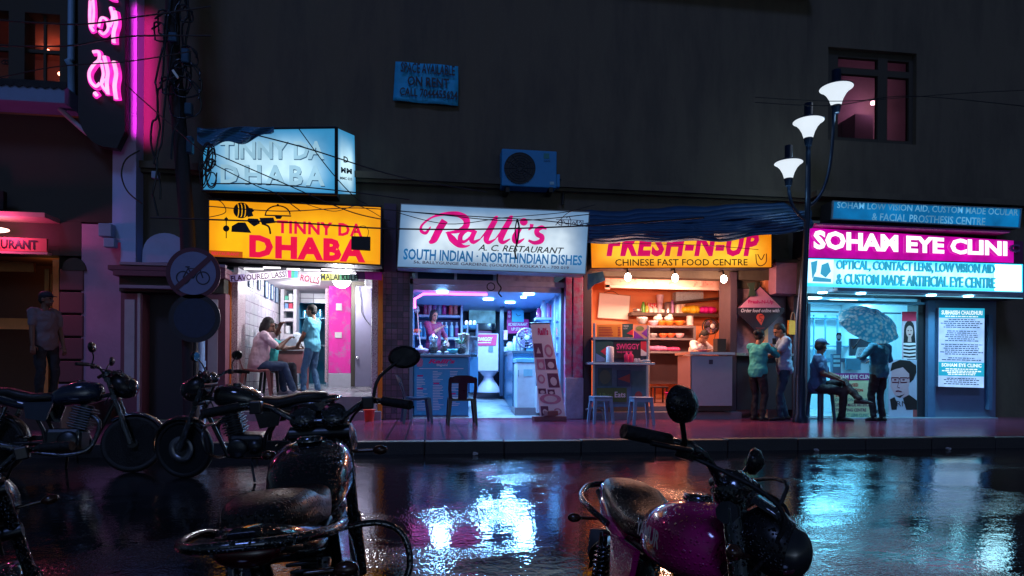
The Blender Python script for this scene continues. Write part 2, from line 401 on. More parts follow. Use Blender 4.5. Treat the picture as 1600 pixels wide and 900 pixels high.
# upper wall with three shut window openings left free
wins = []
xs = [xl]
for a, b, c, d in wins:
    mb.box((xs[-1], YF, zb), (a, YF+.3, TOP)); mb.box((a, YF, zb), (b, YF+.3, c)); mb.box((a, YF, d), (b, YF+.3, TOP)); xs.append(b)
mb.box((xs[-1], YF, zb), (xr, YF+.3, TOP))
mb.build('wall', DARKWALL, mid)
mb = MB(); mb.box((xl, YF-.18, 4.62), (xr, YF-.002, 4.74)); mb.box((xl, YF-.12, 4.56), (xr, YF-.002, 4.618)); mb.build('string_course', DARKWALL, mid)
mb = MB(); mb.box((xl, YF-.3, 8.7), (xr, YF-.002, 8.85)); mb.build('cornice', DARKWALL, mid)
SHUT = M('old_shutter', (.035, .045, .04), .7, var=.3)
for a, b, c, d in wins:
    w = MB().box((a, YF+.1, c), (b, YF+.16, d)).build('window', SHUT, mid)
    f = MB(); f.box((a, YF+.04, c), (a+.07, YF+.098, d)); f.box((b-.07, YF+.04, c), (b, YF+.098, d)); f.box((a+.07, YF+.04, d-.07), (b-.07, YF+.098, d)); f.box((a+.07, YF+.04, c), (b-.07, YF+.098, c+.07)); f.box(((a+b)/2-.04, YF+.04, c+.07), ((a+b)/2+.04, YF+.098, d-.07))
    k = c+.1
    while k < d-.1: f.box((a+.08, YF+.07, k), ((a+b)/2-.05, YF+.096, k+.03)); f.box(((a+b)/2+.05, YF+.07, k), (b-.08, YF+.096, k+.03)); k += .06
    f.build('frame', SHUT, w)
    MB().box((a-.12, YF-.14, c-.1), (b+.12, YF-.002, c-.005)).build('sill', DARKWALL, w)
# ------------------------------------------------------------------ right hand building with the lit window
rb = thing('building', 'dark building above the eye clinic with a lit window on its upper floor', 'building', (X(1450), YF, PZ))
WX0, WX1, WZ1, WZ0 = X(1294, YF, 150), X(1432, YF, 150), Z(78, 1360), Z(222, 1360)
xl2, xr2 = xr+.002, X(1600)+8
mb = MB(); mb.box((xl2, YF, 4.3), (WX0, YF+.3, TOP)); mb.box((WX1, YF, 4.3), (xr2, YF+.3, TOP)); mb.box((WX0, YF, 4.3), (WX1, YF+.3, WZ0)); mb.box((WX0, YF, WZ1), (WX1, YF+.3, TOP))
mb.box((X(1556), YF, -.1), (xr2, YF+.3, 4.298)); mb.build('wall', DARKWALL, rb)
mb = MB(); mb.box((xl2, YF-.35, 4.0+.62), (xr2, YF-.002, 4.0+.74)); mb.build('ledge', DARKWALL, rb)
# the room behind the window
ROOM = M('stairwell_paint', (.40, .28, .36), .8, var=.3, scale=1.5)
mb = MB(); a, b, c, d, e = WX0-.3, WX1+2.4, WZ0-.15, WZ1+1.3, YF+2.6
mb.quad((a, e, c), (b, e, c), (b, e, d), (a, e, d)); mb.quad((a, YF+.3, c), (a, e, c), (a, e, d), (a, YF+.3, d)); mb.quad((b, YF+.3, c), (b, e, c), (b, e, d), (b, YF+.3, d)); mb.quad((a, YF+.3, d), (b, YF+.3, d), (b, e, d), (a, e, d)); mb.quad((a, YF+.3, c), (b, YF+.3, c), (b, e, c), (a, e, c))
mb.box((X(1338, YF+2), YF+2.1, c), (X(1366, YF+2), e-.01, Z(176, 1350, YF+2))); mb.build('stairwell', ROOM, rb)
w = MB(); w.quad((WX0, YF+.15, WZ0), (WX1, YF+.15, WZ0), (WX1, YF+.15, WZ1), (WX0, YF+.15, WZ1)); w = w.build('window', glass('dusty_glass', (.5, .36, .42), .2), rb)
f = MB()
for p, q in ((1294, 1314), (1377, 1392), (1426, 1432)): f.box((X(p, YF, 150), YF+.1, WZ0), (X(q, YF, 150), YF+.2, WZ1))
for y0, y1 in ((78, 88), (104, 114), (214, 222)): f.box((WX0, YF+.105, Z(y1, 1360)), (WX1, YF+.195, Z(y0, 1360)))
f.build('frame', DARKER, w)
bl = MB(); bl.cyl((X(1362, YF+2.2, 160), YF+2.2, Z(161, 1362, YF+2.2)), (X(1384, YF+2.2, 160), YF+2.2, Z(160, 1384, YF+2.2)), .05, 12); tl = bl.build('strip_light', glow('stair_tube', (1, .62, .62), 14), rb)
lamp('stairwell_light', (X(1362, YF+2), YF+1.95, Z(158, 1362, YF+2)), 'POINT', 9, (.9, .5, .8), .12, parent=rb)
# ------------------------------------------------------------------ left hand building
YL = 11.95
lb = thing('building', 'dark corner building with a glowing upstairs window and a red lit restaurant entrance', 'building', (X(60, YL), YL, PZ))
XL0 = X(-330, YL); 
def lx(px): return X(px, YL, 300)
def lz(py): return Z(py, 80, YL)
mb = MB()
zt = lz(22); zw = lz(133)
mb.box((XL0, YL, zt), (lx(122), YL+.3, TOP)); mb.box((lx(92), YL, lz(152)), (lx(122), YL+.3, zt)); mb.box((XL0, YL, lz(152)), (lx(92), YL+.3, zw))
mb.box((lx(12), YL, zw), (lx(37), YL+.3, zt))
mb.box((XL0, YL, lz(345)), (lx(176), YL+.3, lz(182))); mb.box((XL0, YL+.003, 3.05), (lx(127), YL+.297, lz(345.2)))
mb.box((lx(122), YL, lz(182)), (lx(196), YL+.3, TOP))
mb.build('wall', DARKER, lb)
RW = M('inner_red_wall', (.42, .16, .12), .8, var=.3, scale=2)
mb = MB(); mb.quad((XL0, YL+1.8, zw), (lx(100), YL+1.8, zw), (lx(100), YL+1.8, zt), (XL0, YL+1.8, zt)); mb.quad((XL0, YL+.3, zt), (lx(100), YL+.3, zt), (lx(100), YL+1.8, zt), (XL0, YL+1.8, zt)); mb.quad((lx(100), YL+.3, zw), (lx(100), YL+1.8, zw), (lx(100), YL+1.8, zt), (lx(100), YL+.3, zt)); mb.build('upstairs_room', RW, lb)
w = MB(); w.quad((XL0, YL+.12, zw), (lx(92), YL+.12, zw), (lx(92), YL+.12, zt), (XL0, YL+.12, zt)); w = w.build('window', GLASS, lb)
f = MB(); f.box((XL0, YL+.08, lz(78)-.03), (lx(92), YL+.13, lz(78)+.03)); f.box((lx(64)-.02, YL+.085, zw), (lx(64)+.02, YL+.125, zt)); f.build('frame', DARKER, w)
gr = MB()
for px in (3, 8): gr.tube(bez([(lx(px)+.05*cos(k), YL+.06, lz(100)+.05*sin(k)*(1-k/9)) for k in [i*.7 for i in range(9)]], 3), .01, 5)
gr.build('scroll_grille', BLACKMET, w)
bm_ = MB(); bm_.ell((lx(8), YL+1.2, lz(31)), (.05, .05, .05)); bm_.ell((lx(14), YL+1.5, lz(56)), (.035, .035, .035)); bm_.build('ceiling_bulb', glow('red_bulb', (1, .35, .2), 9), lb)
lamp('upstairs_light', (lx(40), YL+1.0, zt-.25), 'POINT', 2.2, (1, .22, .12), .1, parent=lb)
# ledge with a scalloped fringe
mb = MB(); mb.box((XL0, YL-.55, lz(182)+.03), (lx(128), YL-.002, lz(153))); mb.build('ledge', M('ledge_blue_white', (.2, .3, .5), .7, var=.25, scale=4), lb)
mb = MB(); 
x = XL0
while x < lx(112):
    mb.slab([(x, YL-.57, lz(150)+.02), (x+.26, YL-.57, lz(150)+.02), (x+.26, YL-.57, lz(157)), (x+.19, YL-.57, lz(160)), (x+.13, YL-.57, lz(157)), (x+.06, YL-.57, lz(160)), (x, YL-.57, lz(157))], (0, .015, 0)); x += .262
mb.build('fringe', BLACKMET, lb)
mb = MB(); mb.tube([(lx(115), YL-.1, lz(-80)), (lx(115), YL-.1, lz(95)), (lx(113), YL-.16, lz(100)), (lx(115), YL-.1, lz(105)), (lx(116), YL-.1, lz(160))], .055, 10); mb.build('drainpipe', M('pipe_paint_blue', (.22, .4, .6), .5), lb)
mb = MB()
p = bez([(lx(108), YL-.3, lz(180)), (lx(128), YL-.3, lz(197)), (lx(150), YL-.3, lz(215)), (lx(178), YL-.3, lz(233))], 6)
mb.tube(p, .045, 6); mb.build('bracket', M('bracket_pinkish', (.45, .38, .5), .6), lb)
# pilaster to the full height, catching the neon
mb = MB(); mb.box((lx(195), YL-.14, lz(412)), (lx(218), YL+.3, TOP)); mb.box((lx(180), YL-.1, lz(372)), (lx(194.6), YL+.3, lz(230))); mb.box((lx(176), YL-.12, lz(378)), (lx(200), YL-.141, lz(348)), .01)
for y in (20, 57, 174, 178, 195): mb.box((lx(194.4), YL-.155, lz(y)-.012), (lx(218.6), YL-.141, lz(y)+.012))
mb.build('pilaster', M('pilaster_blue_lit', (.44, .58, .9), .7, var=.12, scale=3), lb)  # blue of the street light is put into this colour
mb = MB(); mb.box((lx(168), YL-.32, lz(372)), (lx(188), YL-.16, lz(352)), .012); mb.box((lx(175), YL-.3, lz(388)), (lx(192), YL-.16, lz(374)), .012)
tag(mb.build('meter_box', M('meter_box_blue', (.3, .42, .6), .5)), 'pale blue electric meter box mounted on the wall under the neon board', 'meter box')
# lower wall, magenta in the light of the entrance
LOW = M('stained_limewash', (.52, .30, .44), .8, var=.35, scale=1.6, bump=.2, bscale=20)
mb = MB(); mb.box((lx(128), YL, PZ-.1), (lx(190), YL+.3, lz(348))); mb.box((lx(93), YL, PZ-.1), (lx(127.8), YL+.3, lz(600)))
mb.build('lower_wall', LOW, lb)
mb = MB()
for i in range(5): y0 = 420+i*36; mb.box((lx(95), YL-.03, lz(y0+33)), (lx(132), YL+.25, lz(y0)), .015)
mb.build('rusticated_pier', M('red_pier', (.22, .08, .09), .8), lb)
mb = MB(); n = 10
arc = [(lx(118)+.19*cos(pi*i/n), YL-.04, lz(422)+.22*sin(pi*i/n)) for i in range(n+1)]
mb.slab(arc, (0, .2, 0)); mb.build('arch_cap', DARKER, lb)
# restaurant entrance
mb = MB(); mb.box((XL0, YL-.35, lz(399)), (lx(92), YL-.3, lz(379))); f1 = mb.build('fascia', M('red_fascia', (.55, .12, .1), .6), lb)
FF = Face((lx(-24), YL-.352, lz(379)), (lx(92), YL-.352, lz(379)), (lx(92), YL-.352, lz(399)), (lx(-24), YL-.352, lz(399)))
mb = MB(); FF.text(mb, 'RESTAURANT', .0, .16, .88, .86, .03); mb.build('lettering', BLACKMET, lb)
mb = MB(); mb.box((XL0, YL-.45, lz(349)), (lx(94), YL+.1, lz(342))); mb.box((XL0, YL-.4, lz(404)), (lx(96), YL-.28, lz(400.5))); mb.build('canopy', M('canopy_cream', (.5, .3, .28), .7), lb)
mb = MB(); mb.ell((lx(8), YL-.33, lz(368)), (.27, .12, .045)); mb.build('canopy_lamp', glow('canopy_glow', (1, .5, .42), 5), lb)
lamp('entrance_light', (lx(30), YL-.62, lz(372)), 'POINT', 26, (1, .10, .36), .1, parent=lb)
mb = MB(); mb.quad((XL0, YL+2.2, PZ), (lx(93), YL+2.2, PZ), (lx(93), YL+2.2, 3.2), (XL0, YL+2.2, 3.2)); mb.quad((lx(93), YL, PZ), (lx(93), YL+2.2, PZ), (lx(93), YL+2.2, 3.2), (lx(93), YL, 3.2)); mb.quad((XL0, YL, 3.2), (lx(93), YL, 3.2), (lx(93), YL+2.2, 3.2), (XL0, YL+2.2, 3.2)); mb.quad((XL0, YL, PZ+.15), (lx(93), YL, PZ+.15), (lx(93), YL+2.2, PZ+.15), (XL0, YL+2.2, PZ+.15)); mb.build('entrance_hall', M('hall_brown', (.14, .07, .05), .7), lb)
OR = M('ochre_frame', (.55, .25, .06), .5)
mb = MB(); mb.box((lx(82), YL+.02, PZ), (lx(92), YL+.1, lz(405))); mb.box((lx(38), YL+.6, PZ), (lx(45), YL+.68, 2.9)); mb.box((XL0, YL+.6, lz(418)), (lx(20), YL+.66, lz(402))); mb.box((XL0, YL+.6, lz(512)), (lx(20), YL+.66, lz(494)))
for i in range(7): mb.box((lx(46+i*5), YL+.63, lz(480)), (lx(48+i*5), YL+.66, lz(420)))
d_ = mb.build('door_frame', OR, lb)
mb = MB(); mb.tube([(lx(44), YL+.3, lz(560)), (lx(92), YL+.3, lz(445))], .03, 6); mb.build('handrail', OR, lb)
lamp('hall_light', (lx(10), YL+1.2, 2.9), 'POINT', 3, (1, .4, .12), .1, parent=lb)
# small neon letter K of a sign cut by the frame
t = thing('neon_sign', 'small pink neon letter K glowing above the red restaurant canopy', 'neon sign', (lx(8), YL-.3, lz(322)))
mb = MB(); mb.box((lx(-40), YL-.28, lz(336)), (lx(22), YL-.18, lz(308))); mb.build('backing', BLACKMET, t)
mb = MB(); kf = Face((lx(1), YL-.285, lz(315)), (lx(16), YL-.285, lz(315)), (lx(16), YL-.285, lz(331)), (lx(1), YL-.285, lz(331))); kf.text(mb, 'K', .05, 0, .95, 1, .03, h=.01); mb.build('letter', glow('neon_pink_k', (1, .05, .6), 3), t)
# ------------------------------------------------------------------ gateway left of the first shop
gt = thing('gateway', 'pale moulded gateway with a dark doorway between the neon board and the yellow sign', 'gateway', (lx(265), YL, PZ))
GP = M('gate_paint_mauve', (.36, .27, .35), .65, var=.25, scale=4)
def gpart(name, rects, m, Y, dep, bev=.006):
    mb = MB()
    for r in rects: bpx(mb, *r, Y, dep, bev)
    return mb.build(name, m, gt)
gpart('gate_post', [(188, 458, 222, 655)], M('gate_post_maroon', (.2, .07, .1), .65, var=.3), YL-.2, .5)
gpart('inset_panel', [(194, 468, 210, 591)], PALE, YL-.215, .05)
gpart('corner_bead', [(214, 458, 218.5, 655)], PALE, YL-.22, .06)
gpart('gate_post', [(320, 458, 352, 655)], M('gate_post_maroon'), YL-.2, .5)
gpart('inset_panel', [(324, 468, 340, 640)], PALE, YL-.215, .05)
gpart('lintel', [(186, 432, 350, 457)], DARKER, YL-.22, .5)
gpart('cornice', [(176, 424, 352, 432), (168, 416, 352, 423.5)], M('gate_post_maroon'), YL-.34, .6)
gpart('cornice_edge', [(186, 411, 352, 415.5), (186, 446, 300, 451)], GP, YL-.36, .1)
mb = MB(); arc = [at(222, 410, YL-.1)] + [at(222+8*0+ (292-222)*(.5-.5*cos(pi*i/14)), 410-46*(sin(pi*i/14)**.6), YL-.1) for i in range(1, 14)] + [at(292, 410, YL-.1)]
mb.slab(arc, (0, .25, 0)); mb.build('pediment', M('pediment_lilac', (.45, .5, .75), .7, var=.2, scale=5), gt)
gpart('door', [(222.5, 458, 319.5, 655)], M('shut_door_dark', (.035, .03, .035), .6), YL+.1, .08)
# blue drainage pipes by the gate
for px, r, lab in ((308, .1, 'thick blue painted pipe standing beside the dark gateway'), (289, .04, 'thin blue pipe running up the wall left of the thick pipe')):
    mb = MB(); p = at(px, 640, YL-.5); mb.cyl((p.x, YL-.45, PZ), (p.x, YL-.45, Z(450, px, YL)), r, 14); mb.cyl((p.x, YL-.45, PZ+.95), (p.x, YL-.45, PZ+1.05), r+.015, 14)
    if r > .08: mb.cyl((p.x, YL-.45, PZ), (p.x, YL-.45, PZ+.12), r+.02, 14)
    tag(mb.build('drain_pipe', M('pipe_blue', (.2, .36, .62), .45, var=.3, scale=12)), lab, 'pipe')
# ------------------------------------------------------------------ sign boards
class PF(Face):
    """sign face given by its picture corners at distance Y; converts picture positions into face coordinates"""
    def __init__(s, Y, tl, tr, br, bl):
        super().__init__(*[at(*p, Y) for p in (tl, tr, br, bl)]); s.tl, s.tr, s.bl = Vector(tl), Vector(tr), Vector(bl)
        s.Y = Y; s.a = s.tr - s.tl; s.b = s.bl - s.tl; s.det = s.a.x*s.b.y - s.a.y*s.b.x
    def uv(s, px, py):
        d = Vector((px, py)) - s.tl
        return (d.x*s.b.y - d.y*s.b.x)/s.det, (s.a.x*d.y - s.a.y*d.x)/s.det
    def T(s, mb, text, x0, y0, x1, y1, **k):
        """y0,y1 measured in the middle of the line"""
        xm = (x0+x1)/2; ym = (y0+y1)/2
        _, v0 = s.uv(xm, y0); _, v1 = s.uv(xm, y1)
        u0, _ = s.uv(x0, ym); u1, _ = s.uv(x1, ym)
        return s.text(mb, text, u0, v0, u1, v1, **k)
    def m(s, px, py, h=.006): return s(*s.uv(px, py), h)
    def P(s, mb, pts, h=.006): mb.add([s.m(x, y, h) for x, y in pts], [tuple(range(len(pts)))]); return mb
    def box(s, mb, d):
        """body behind the face"""
        q = [s(0, 0, -.002), s(0, 1, -.002), s(1, 1, -.002), s(1, 0, -.002)]; mb.slab(q, -s.n*d); return mb
    def frame(s, mb, wu, wv, t=.02):
        for r in ((0, 0, 1, wv), (0, 1-wv, 1, 1), (0, wv, wu, 1-wv), (1-wu, wv, 1, 1-wv)): s.panel(mb, *r, h=.001, t=t)
        return mb
SIGNBODY = M('sign_casing', (.035, .035, .04), .5, .3)
INK = M('sign_ink_black', (.012, .012, .014), .5)
# --- yellow light box of the first shop
t = thing('signboard', 'yellow backlit signboard with red lettering and a black turbaned waiter drawing', 'signboard', (X(460, YF-.5), YF-.5, Z(400, 460, YF-.5)))
S = PF(YF-.55, (325, 311), (597, 322), (596, 416), (325, 403))
S.box(MB(), .4).build('casing', SIGNBODY, t)
YEL = glow('yellow_backlit', (1, .50, .004), 1.08, lo=(.82, .30, .002), noise=.1, scale=2, edge=(.12, .45, .1))
face = S.panel(MB(), .008, .02, .992, .975).build('lit_face', YEL, t)
S.frame(MB(), .008, .025).build('frame', BLACKMET, t)
RED = glow('red_translucent', (1, .006, .07), .85, noise=.06)
mb = MB(); S.T(mb, 'TINNY DA', 431, 346.5, 566, 366.5, bold=.04, spacing=1.12); S.T(mb, 'DHABA', 388, 370, 571, 405, bold=.055, spacing=1.12); mb.build('lettering', RED, t)
def c2(x, y): return (300 + x/3.4625, 180 + y/3.4625)
mb = MB()
S.P(mb, [c2(263+43*cos(a), 515+43*sin(a)) for a in [2*pi*i/24 for i in range(24)]])
for pts in ([(288,498),(322,504),(331,518),(320,526),(327,545),(296,552)], [(300,558),(352,560),(362,585),(330,602),(292,572)], [(245,580),(284,580),(316,636),(210,631),(212,600)], [(358,555),(434,553),(443,582),(372,590)], [(440,546),(482,546),(472,561),(450,561)], [(861,655),(966,658),(966,730),(861,724)]):
    S.P(mb, [c2(*p) for p in pts], .0085)
for c, r in (((183, 613), 17), ((183, 564), 10), ((457, 486), 6)): S.P(mb, [c2(c[0]+r*cos(a), c[1]+r*sin(a)) for a in [2*pi*i/14 for i in range(14)]], .009)
mf = lambda x, y, h: S.m(*c2(x, y), .007 + h)
mb.ribbon([(183, 550), (183, 666)], 5, mf); mb.ribbon(bez([(372, 586), (408, 602), (418, 642)], 6), [10]*12+[6], mf)
mb.ribbon([(457+66*cos(a), 538-48*sin(a)) for a in [pi*i/16 for i in range(17)]], 7, mf); mb.ribbon([(386, 541), (529, 545)], 7, mf); mb.ribbon([(95, 768), (270, 776)], 2, mf)
mb.build('waiter_drawing', INK, t)
mb = MB()
for k in (-22, -4, 14): mb.ribbon([(263+k+16*sin(a)*.5, 515+36*cos(a)) for a in [pi*i/8 for i in range(9)]], 4, lambda x, y, h: S.m(*c2(x, y), .011+h))
mb.build('turban_fold', YEL, t)
mb = MB(); S.panel(mb, *S.uv(326, 391), *S.uv(378, 403), h=.009, t=.002); mb.build('address_strip', glow('orange_strip', (.75, .14, .004), .6), t)
mb = MB(); S.T(mb, 'RESTAURANT', 331, 394, 373, 399, h=.0125, bold=.01); mb.build('small_lettering', RED, t)
# little black plate wired over the last letter
t2 = thing('plate', 'small black plate hanging by a wire over the last red letter', 'plate', S.m(*c2(913, 692), .05))
mb = MB(); q = [S.m(*c2(x, y), .05) for x, y in ((861, 655), (861, 724), (966, 730), (966, 658))]; mb.slab(q, S.n*.015); mb.build('plate', INK, t2)
mb = MB(); mb.tube(bez([S.m(*c2(x, y), .056) for x, y in ((880, 655), (886, 615), (930, 600), (955, 625), (950, 657))], 5), .005, 5); mb.build('hanger', WIRE, t2)
# --- pale blue raised letter board above it
t = thing('signboard', 'pale blue raised letter signboard with an angled side panel above the yellow sign', 'signboard', (X(430), YF-.6, Z(300, 430)))
S = PF(YF-.75, (318, 203), (525, 200), (525, 303), (318, 297))
S.box(MB(), .5).build('casing', SIGNBODY, t)
BW = glow('blue_white_backlit', (.58, .87, 1), 1.05, lo=(.03, .25, .50), noise=.15, scale=1.6, edge=(.3, .55, .3))
S.panel(MB(), 0, .01, 1, .99).build('lit_face', BW, t)
mb = MB(); mb.side = M('letter_side_shade', (.05, .2, .36), .4); mb.use(glow('letter_blue_face', (.40, .72, .92), .78, noise=.2, scale=1.8));  # unlit letters made to glow; dark sides stand in for their outline shadows
S.T(mb, 'TINNY DA', 345, 222, 507, 248, bold=.03, h=.07, th=.06); S.T(mb, 'DHABA', 346, 257, 508, 286, bold=.03, h=.07, th=.06, spacing=1.35); mb.build('lettering', None, t)
a, b, c, d = at(525.6, 200, YF-.755), at(553, 212, YF-.15), at(555, 303.5, YF-.15), at(525.6, 303, YF-.755)
S2 = Face(a, b, c, d); mb = MB(); S2.panel(mb, 0, 0, 1, 1, t=.01); side = mb.build('side_panel', BW, t)
mb = MB(); S2.text(mb, 'D', .34, .4, .6, .5, .03, h=.014); S2.text(mb, 'M', .2, .58, .46, .67, .05, h=.014); S2.text(mb, 'M', .5, .58, .8, .67, .05, h=.014); S2.text(mb, 'MMC 033', .15, .73, .8, .775, .02, h=.014); mb.build('side_lettering', M('side_ink', (.02, .08, .16), .5), side)
mb = MB(); mb.cyl(at(525.5, 199, YF-.765), at(525.5, 303.5, YF-.765), .03, 8); mb.build('corner_post', BLACKMET, t)
mb = MB(); mb.cyl(at(316, 202, YF-.77), at(526, 199, YF-.77), .022, 8); mb.cyl(at(316, 298, YF-.77), at(526, 304, YF-.77), .022, 8); mb.build('frame', BLACKMET, t)
# crumpled plastic sheet sagging over its upper left corner
mb = MB(); rows = []
for j in range(9):
    v = j/8; r = []
    for i in range(25):
        u = i/24; px = 308 + u*120; top = 199 + 2*sin(u*9); sag = 6 + 40*(1-u)**.6*(.35+.65*u*(1.7-u)) + 5*sin(u*13)
        r.append(at(px, top + sag*v + 2.0*sin(v*7+u*5), YF-.86-.05*sin(u*17+v*6)-.04*v))
    rows.append(r)
for j in range(8): mb.add(rows[j]+rows[j+1], [(i, i+1, 26+i, 25+i) for i in range(24)], True)
o = mb.build('plastic_sheet', M('blue_plastic_sheet', (.05, .19, .34), .3, var=.3)); tag(o, 'blue plastic sheet sagging over the upper left corner of the pale signboard', 'sheet')
so_ = o.modifiers.new('thickness', 'SOLIDIFY'); so_.thickness = .004
# --- white sign of the second shop
t = thing('signboard', 'white backlit signboard with pink script lettering and blue capitals below', 'signboard', (X(770), YF-.5, Z(425, 770)))
S = PF(YF-.6, (626, 318), (921, 331), (915, 429), (620, 418))
S.box(MB(), .4).build('casing', M('sign_casing_blue', (.2, .25, .33), .5), t)
S.panel(MB(), .004, .012, .996, .988).build('lit_face', glow('white_backlit', (.70, .84, .95), 1.0, lo=(.12, .24, .42), noise=.12, scale=1.8, edge=(.16, .4, .35)), t)
S.frame(MB(), .004, .014).build('frame', GREYMET, t)
def c4(x, y): return (600 + x/4.091, 300 + y/4.091)
mf4 = lambda x, y, h: S.m(*c4(x, y), .007 + h)
PK = glow('pink_translucent', (.85, .004, .26), .8, noise=.3, scale=4)
mb = MB()
def st(pts, ws, n=7):
    p = bez(pts, n); k = len(p); m_ = len(ws)
    w = [ws[min(int(i/(k-1)*(m_-1)), m_-2)] + (ws[min(int(i/(k-1)*(m_-1))+1, m_-1)]-ws[min(int(i/(k-1)*(m_-1)), m_-2)])*(i/(k-1)*(m_-1)-min(int(i/(k-1)*(m_-1)), m_-2)) for i in range(k)]
    mb.ribbon(p, w, mf4)
st([(292, 222), (262, 262), (232, 248), (240, 210), (300, 163), (380, 141), (460, 143), (512, 172), (512, 220), (460, 252), (385, 262)], [6, 22, 20, 14, 12, 22, 36, 44, 40, 26, 8])
st([(380, 182), (345, 240), (312, 305), (282, 326)], [44, 46, 44, 14])
st([(395, 255), (425, 300), (465, 338), (505, 350), (538, 342)], [14, 44, 36, 18, 4])
st([(562, 252), (520, 246), (482, 276), (478, 312), (505, 318), (545, 285), (566, 250)], [26, 22, 30, 32, 18, 14, 26])
st([(572, 246), (548, 300), (562, 322), (605, 302)], [28, 34, 26, 6])
st([(598, 308), (650, 245), (700, 175), (712, 168)], [4, 16, 34, 26]); st([(700, 178), (655, 262), (642, 308), (660, 324), (702, 302)], [34, 42, 36, 24, 6])
st([(695, 308), (745, 245), (795, 172), (806, 168)], [4, 16, 34, 26]); st([(796, 176), (748, 262), (734, 308), (752, 324), (795, 302)], [34, 42, 36, 24, 6])
st([(858, 232), (826, 285), (826, 316), (850, 322), (886, 300)], [30, 38, 34, 24, 6])
mb.add([mf4(882+26*cos(a), 192+25*sin(a), .001) for a in [2*pi*i/18 for i in range(18)]], [tuple(range(18))])
st([(934, 206), (930, 228), (912, 246)], [26, 22, 6])
st([(1030, 240), (1000, 228), (968, 246), (972, 272), (1000, 290), (992, 318), (950, 328), (912, 312)], [8, 28, 32, 36, 34, 32, 24, 14])
mb.build('script_lettering', PK, t)
mb = MB(); S.disc(mb, *S.uv(743, 401), .005, .012); S.T(mb, 'SOUTH INDIAN', 630, 390.5, 736, 408, bold=.025); S.T(mb, 'NORTH', 750, 395.5, 803, 411.5, bold=.025); S.T(mb, 'INDIAN', 805, 397.5, 855, 413.5, bold=.025); S.T(mb, 'DISHES', 859, 399.5, 909, 415.5, bold=.025); mb.build('blue_lettering', glow('blue_print', (.0, .16, .46), .7), t)
mb = MB(); S.T(mb, '56, BALLYGUNGE GARDENS, (GOLPARK) KOLKATA - 700 019', 645, 412.5, 888, 418.5, bold=.012); mb.build('address_lettering', M('plum_print', (.12, .01, .08), .5), t)
mb = MB(); S.T(mb, 'A. C. RESTAURANT', 744, 385, 880, 395, bold=.012, shear=.3); mb.build('black_lettering', INK, t)
def bstroke(mb, f, pts, w, h=.007, n=6):
    mb.ribbon(bez(pts, n), w, lambda x, y, e: f.m(x, y, h + e))
def c4b(*p): return [c4(*q) for q in p]
mb = MB()
bstroke(mb, S, c4b((1092, 178), (1200, 180), (1275, 186)), .9)     # head line of the Bengali word
for p in (((1098, 196), (1130, 180), (1128, 214), (1098, 198)), ((1128, 180), (1130, 218)), ((1140, 182), (1155, 205), (1172, 206)), ((1174, 182), (1173, 222)), ((1110, 219), (1113, 221)), ((1190, 182), (1188, 224)), ((1190, 182), (1176, 158), (1160, 168)),
          ((1198, 205), (1208, 192), (1218, 206), (1228, 190), (1232, 182)), ((1232, 182), (1231, 224)), ((1246, 200), (1252, 188), (1260, 204), (1250, 212)), ((1270, 184), (1269, 226)), ((1252, 210), (1269, 212))):
    bstroke(mb, S, c4b(*p), 1.15)
mb.build('bengali_lettering', M('plum_print'), t)
t2 = thing('strap', 'black cable strap looped down over the middle of the white sign', 'strap', S.m(803, 360, .05))
mb = MB(); mb.tube(bez([S.m(*c4(x, y), .05) for x, y in ((838, 182), (850, 235), (838, 330), (822, 375), (832, 435))], 7), .017, 6); mb.tube(bez([S.m(*c4(x, y), .055) for x, y in ((836, 180), (824, 250), (832, 330), (826, 370))], 6), .012, 6); mb.build('cable', WIRE, t2)
# --- yellow sign of the third shop, partly under the tarpaulin
t = thing('signboard', 'yellow backlit signboard with slanted pink letters half hidden under the tarpaulin', 'signboard', (X(1065), YF-.5, Z(419, 1065)))
S = PF(YF-.5, (921, 354), (1206, 356), (1206, 419), (923, 420))
S.box(MB(), .3).build('casing', SIGNBODY, t)
S.panel(MB(), .003, .01, .997, .99).build('lit_face', glow('amber_backlit', (1, .52, .03), 1.15, lo=(.75, .20, .002), noise=.15, scale=2, edge=(.12, .5, .3)), t)
S.frame(MB(), .004, .02).build('frame', BLACKMET, t)
mb = MB(); S.T(mb, 'FRESH-N-UP', 946, 362, 1186, 402, bold=.05, shear=.22, spacing=1.12); mb.build('slanted_lettering', glow('pink_print', (.78, .002, .13), .8), t)
mb = MB(); S.T(mb, 'CHINESE FAST FOOD CENTRE', 960, 406, 1168, 416.5, bold=.01); mb.build('small_lettering', INK, t)
mb = MB()
for p in (((1181, 399), (1183, 414), (1190, 418), (1198, 412), (1198, 398)), ((1184, 399), (1190, 408), (1195, 399))): bstroke(mb, S, p, 1.5)
mb.add([S.m(934+7*cos(a), 371+7*sin(a), .007) for a in [2*pi*i/14 for i in range(14)]], [tuple(range(14))])
mb.build('emblem', M('emblem_maroon', (.3, .03, .05), .5), t)
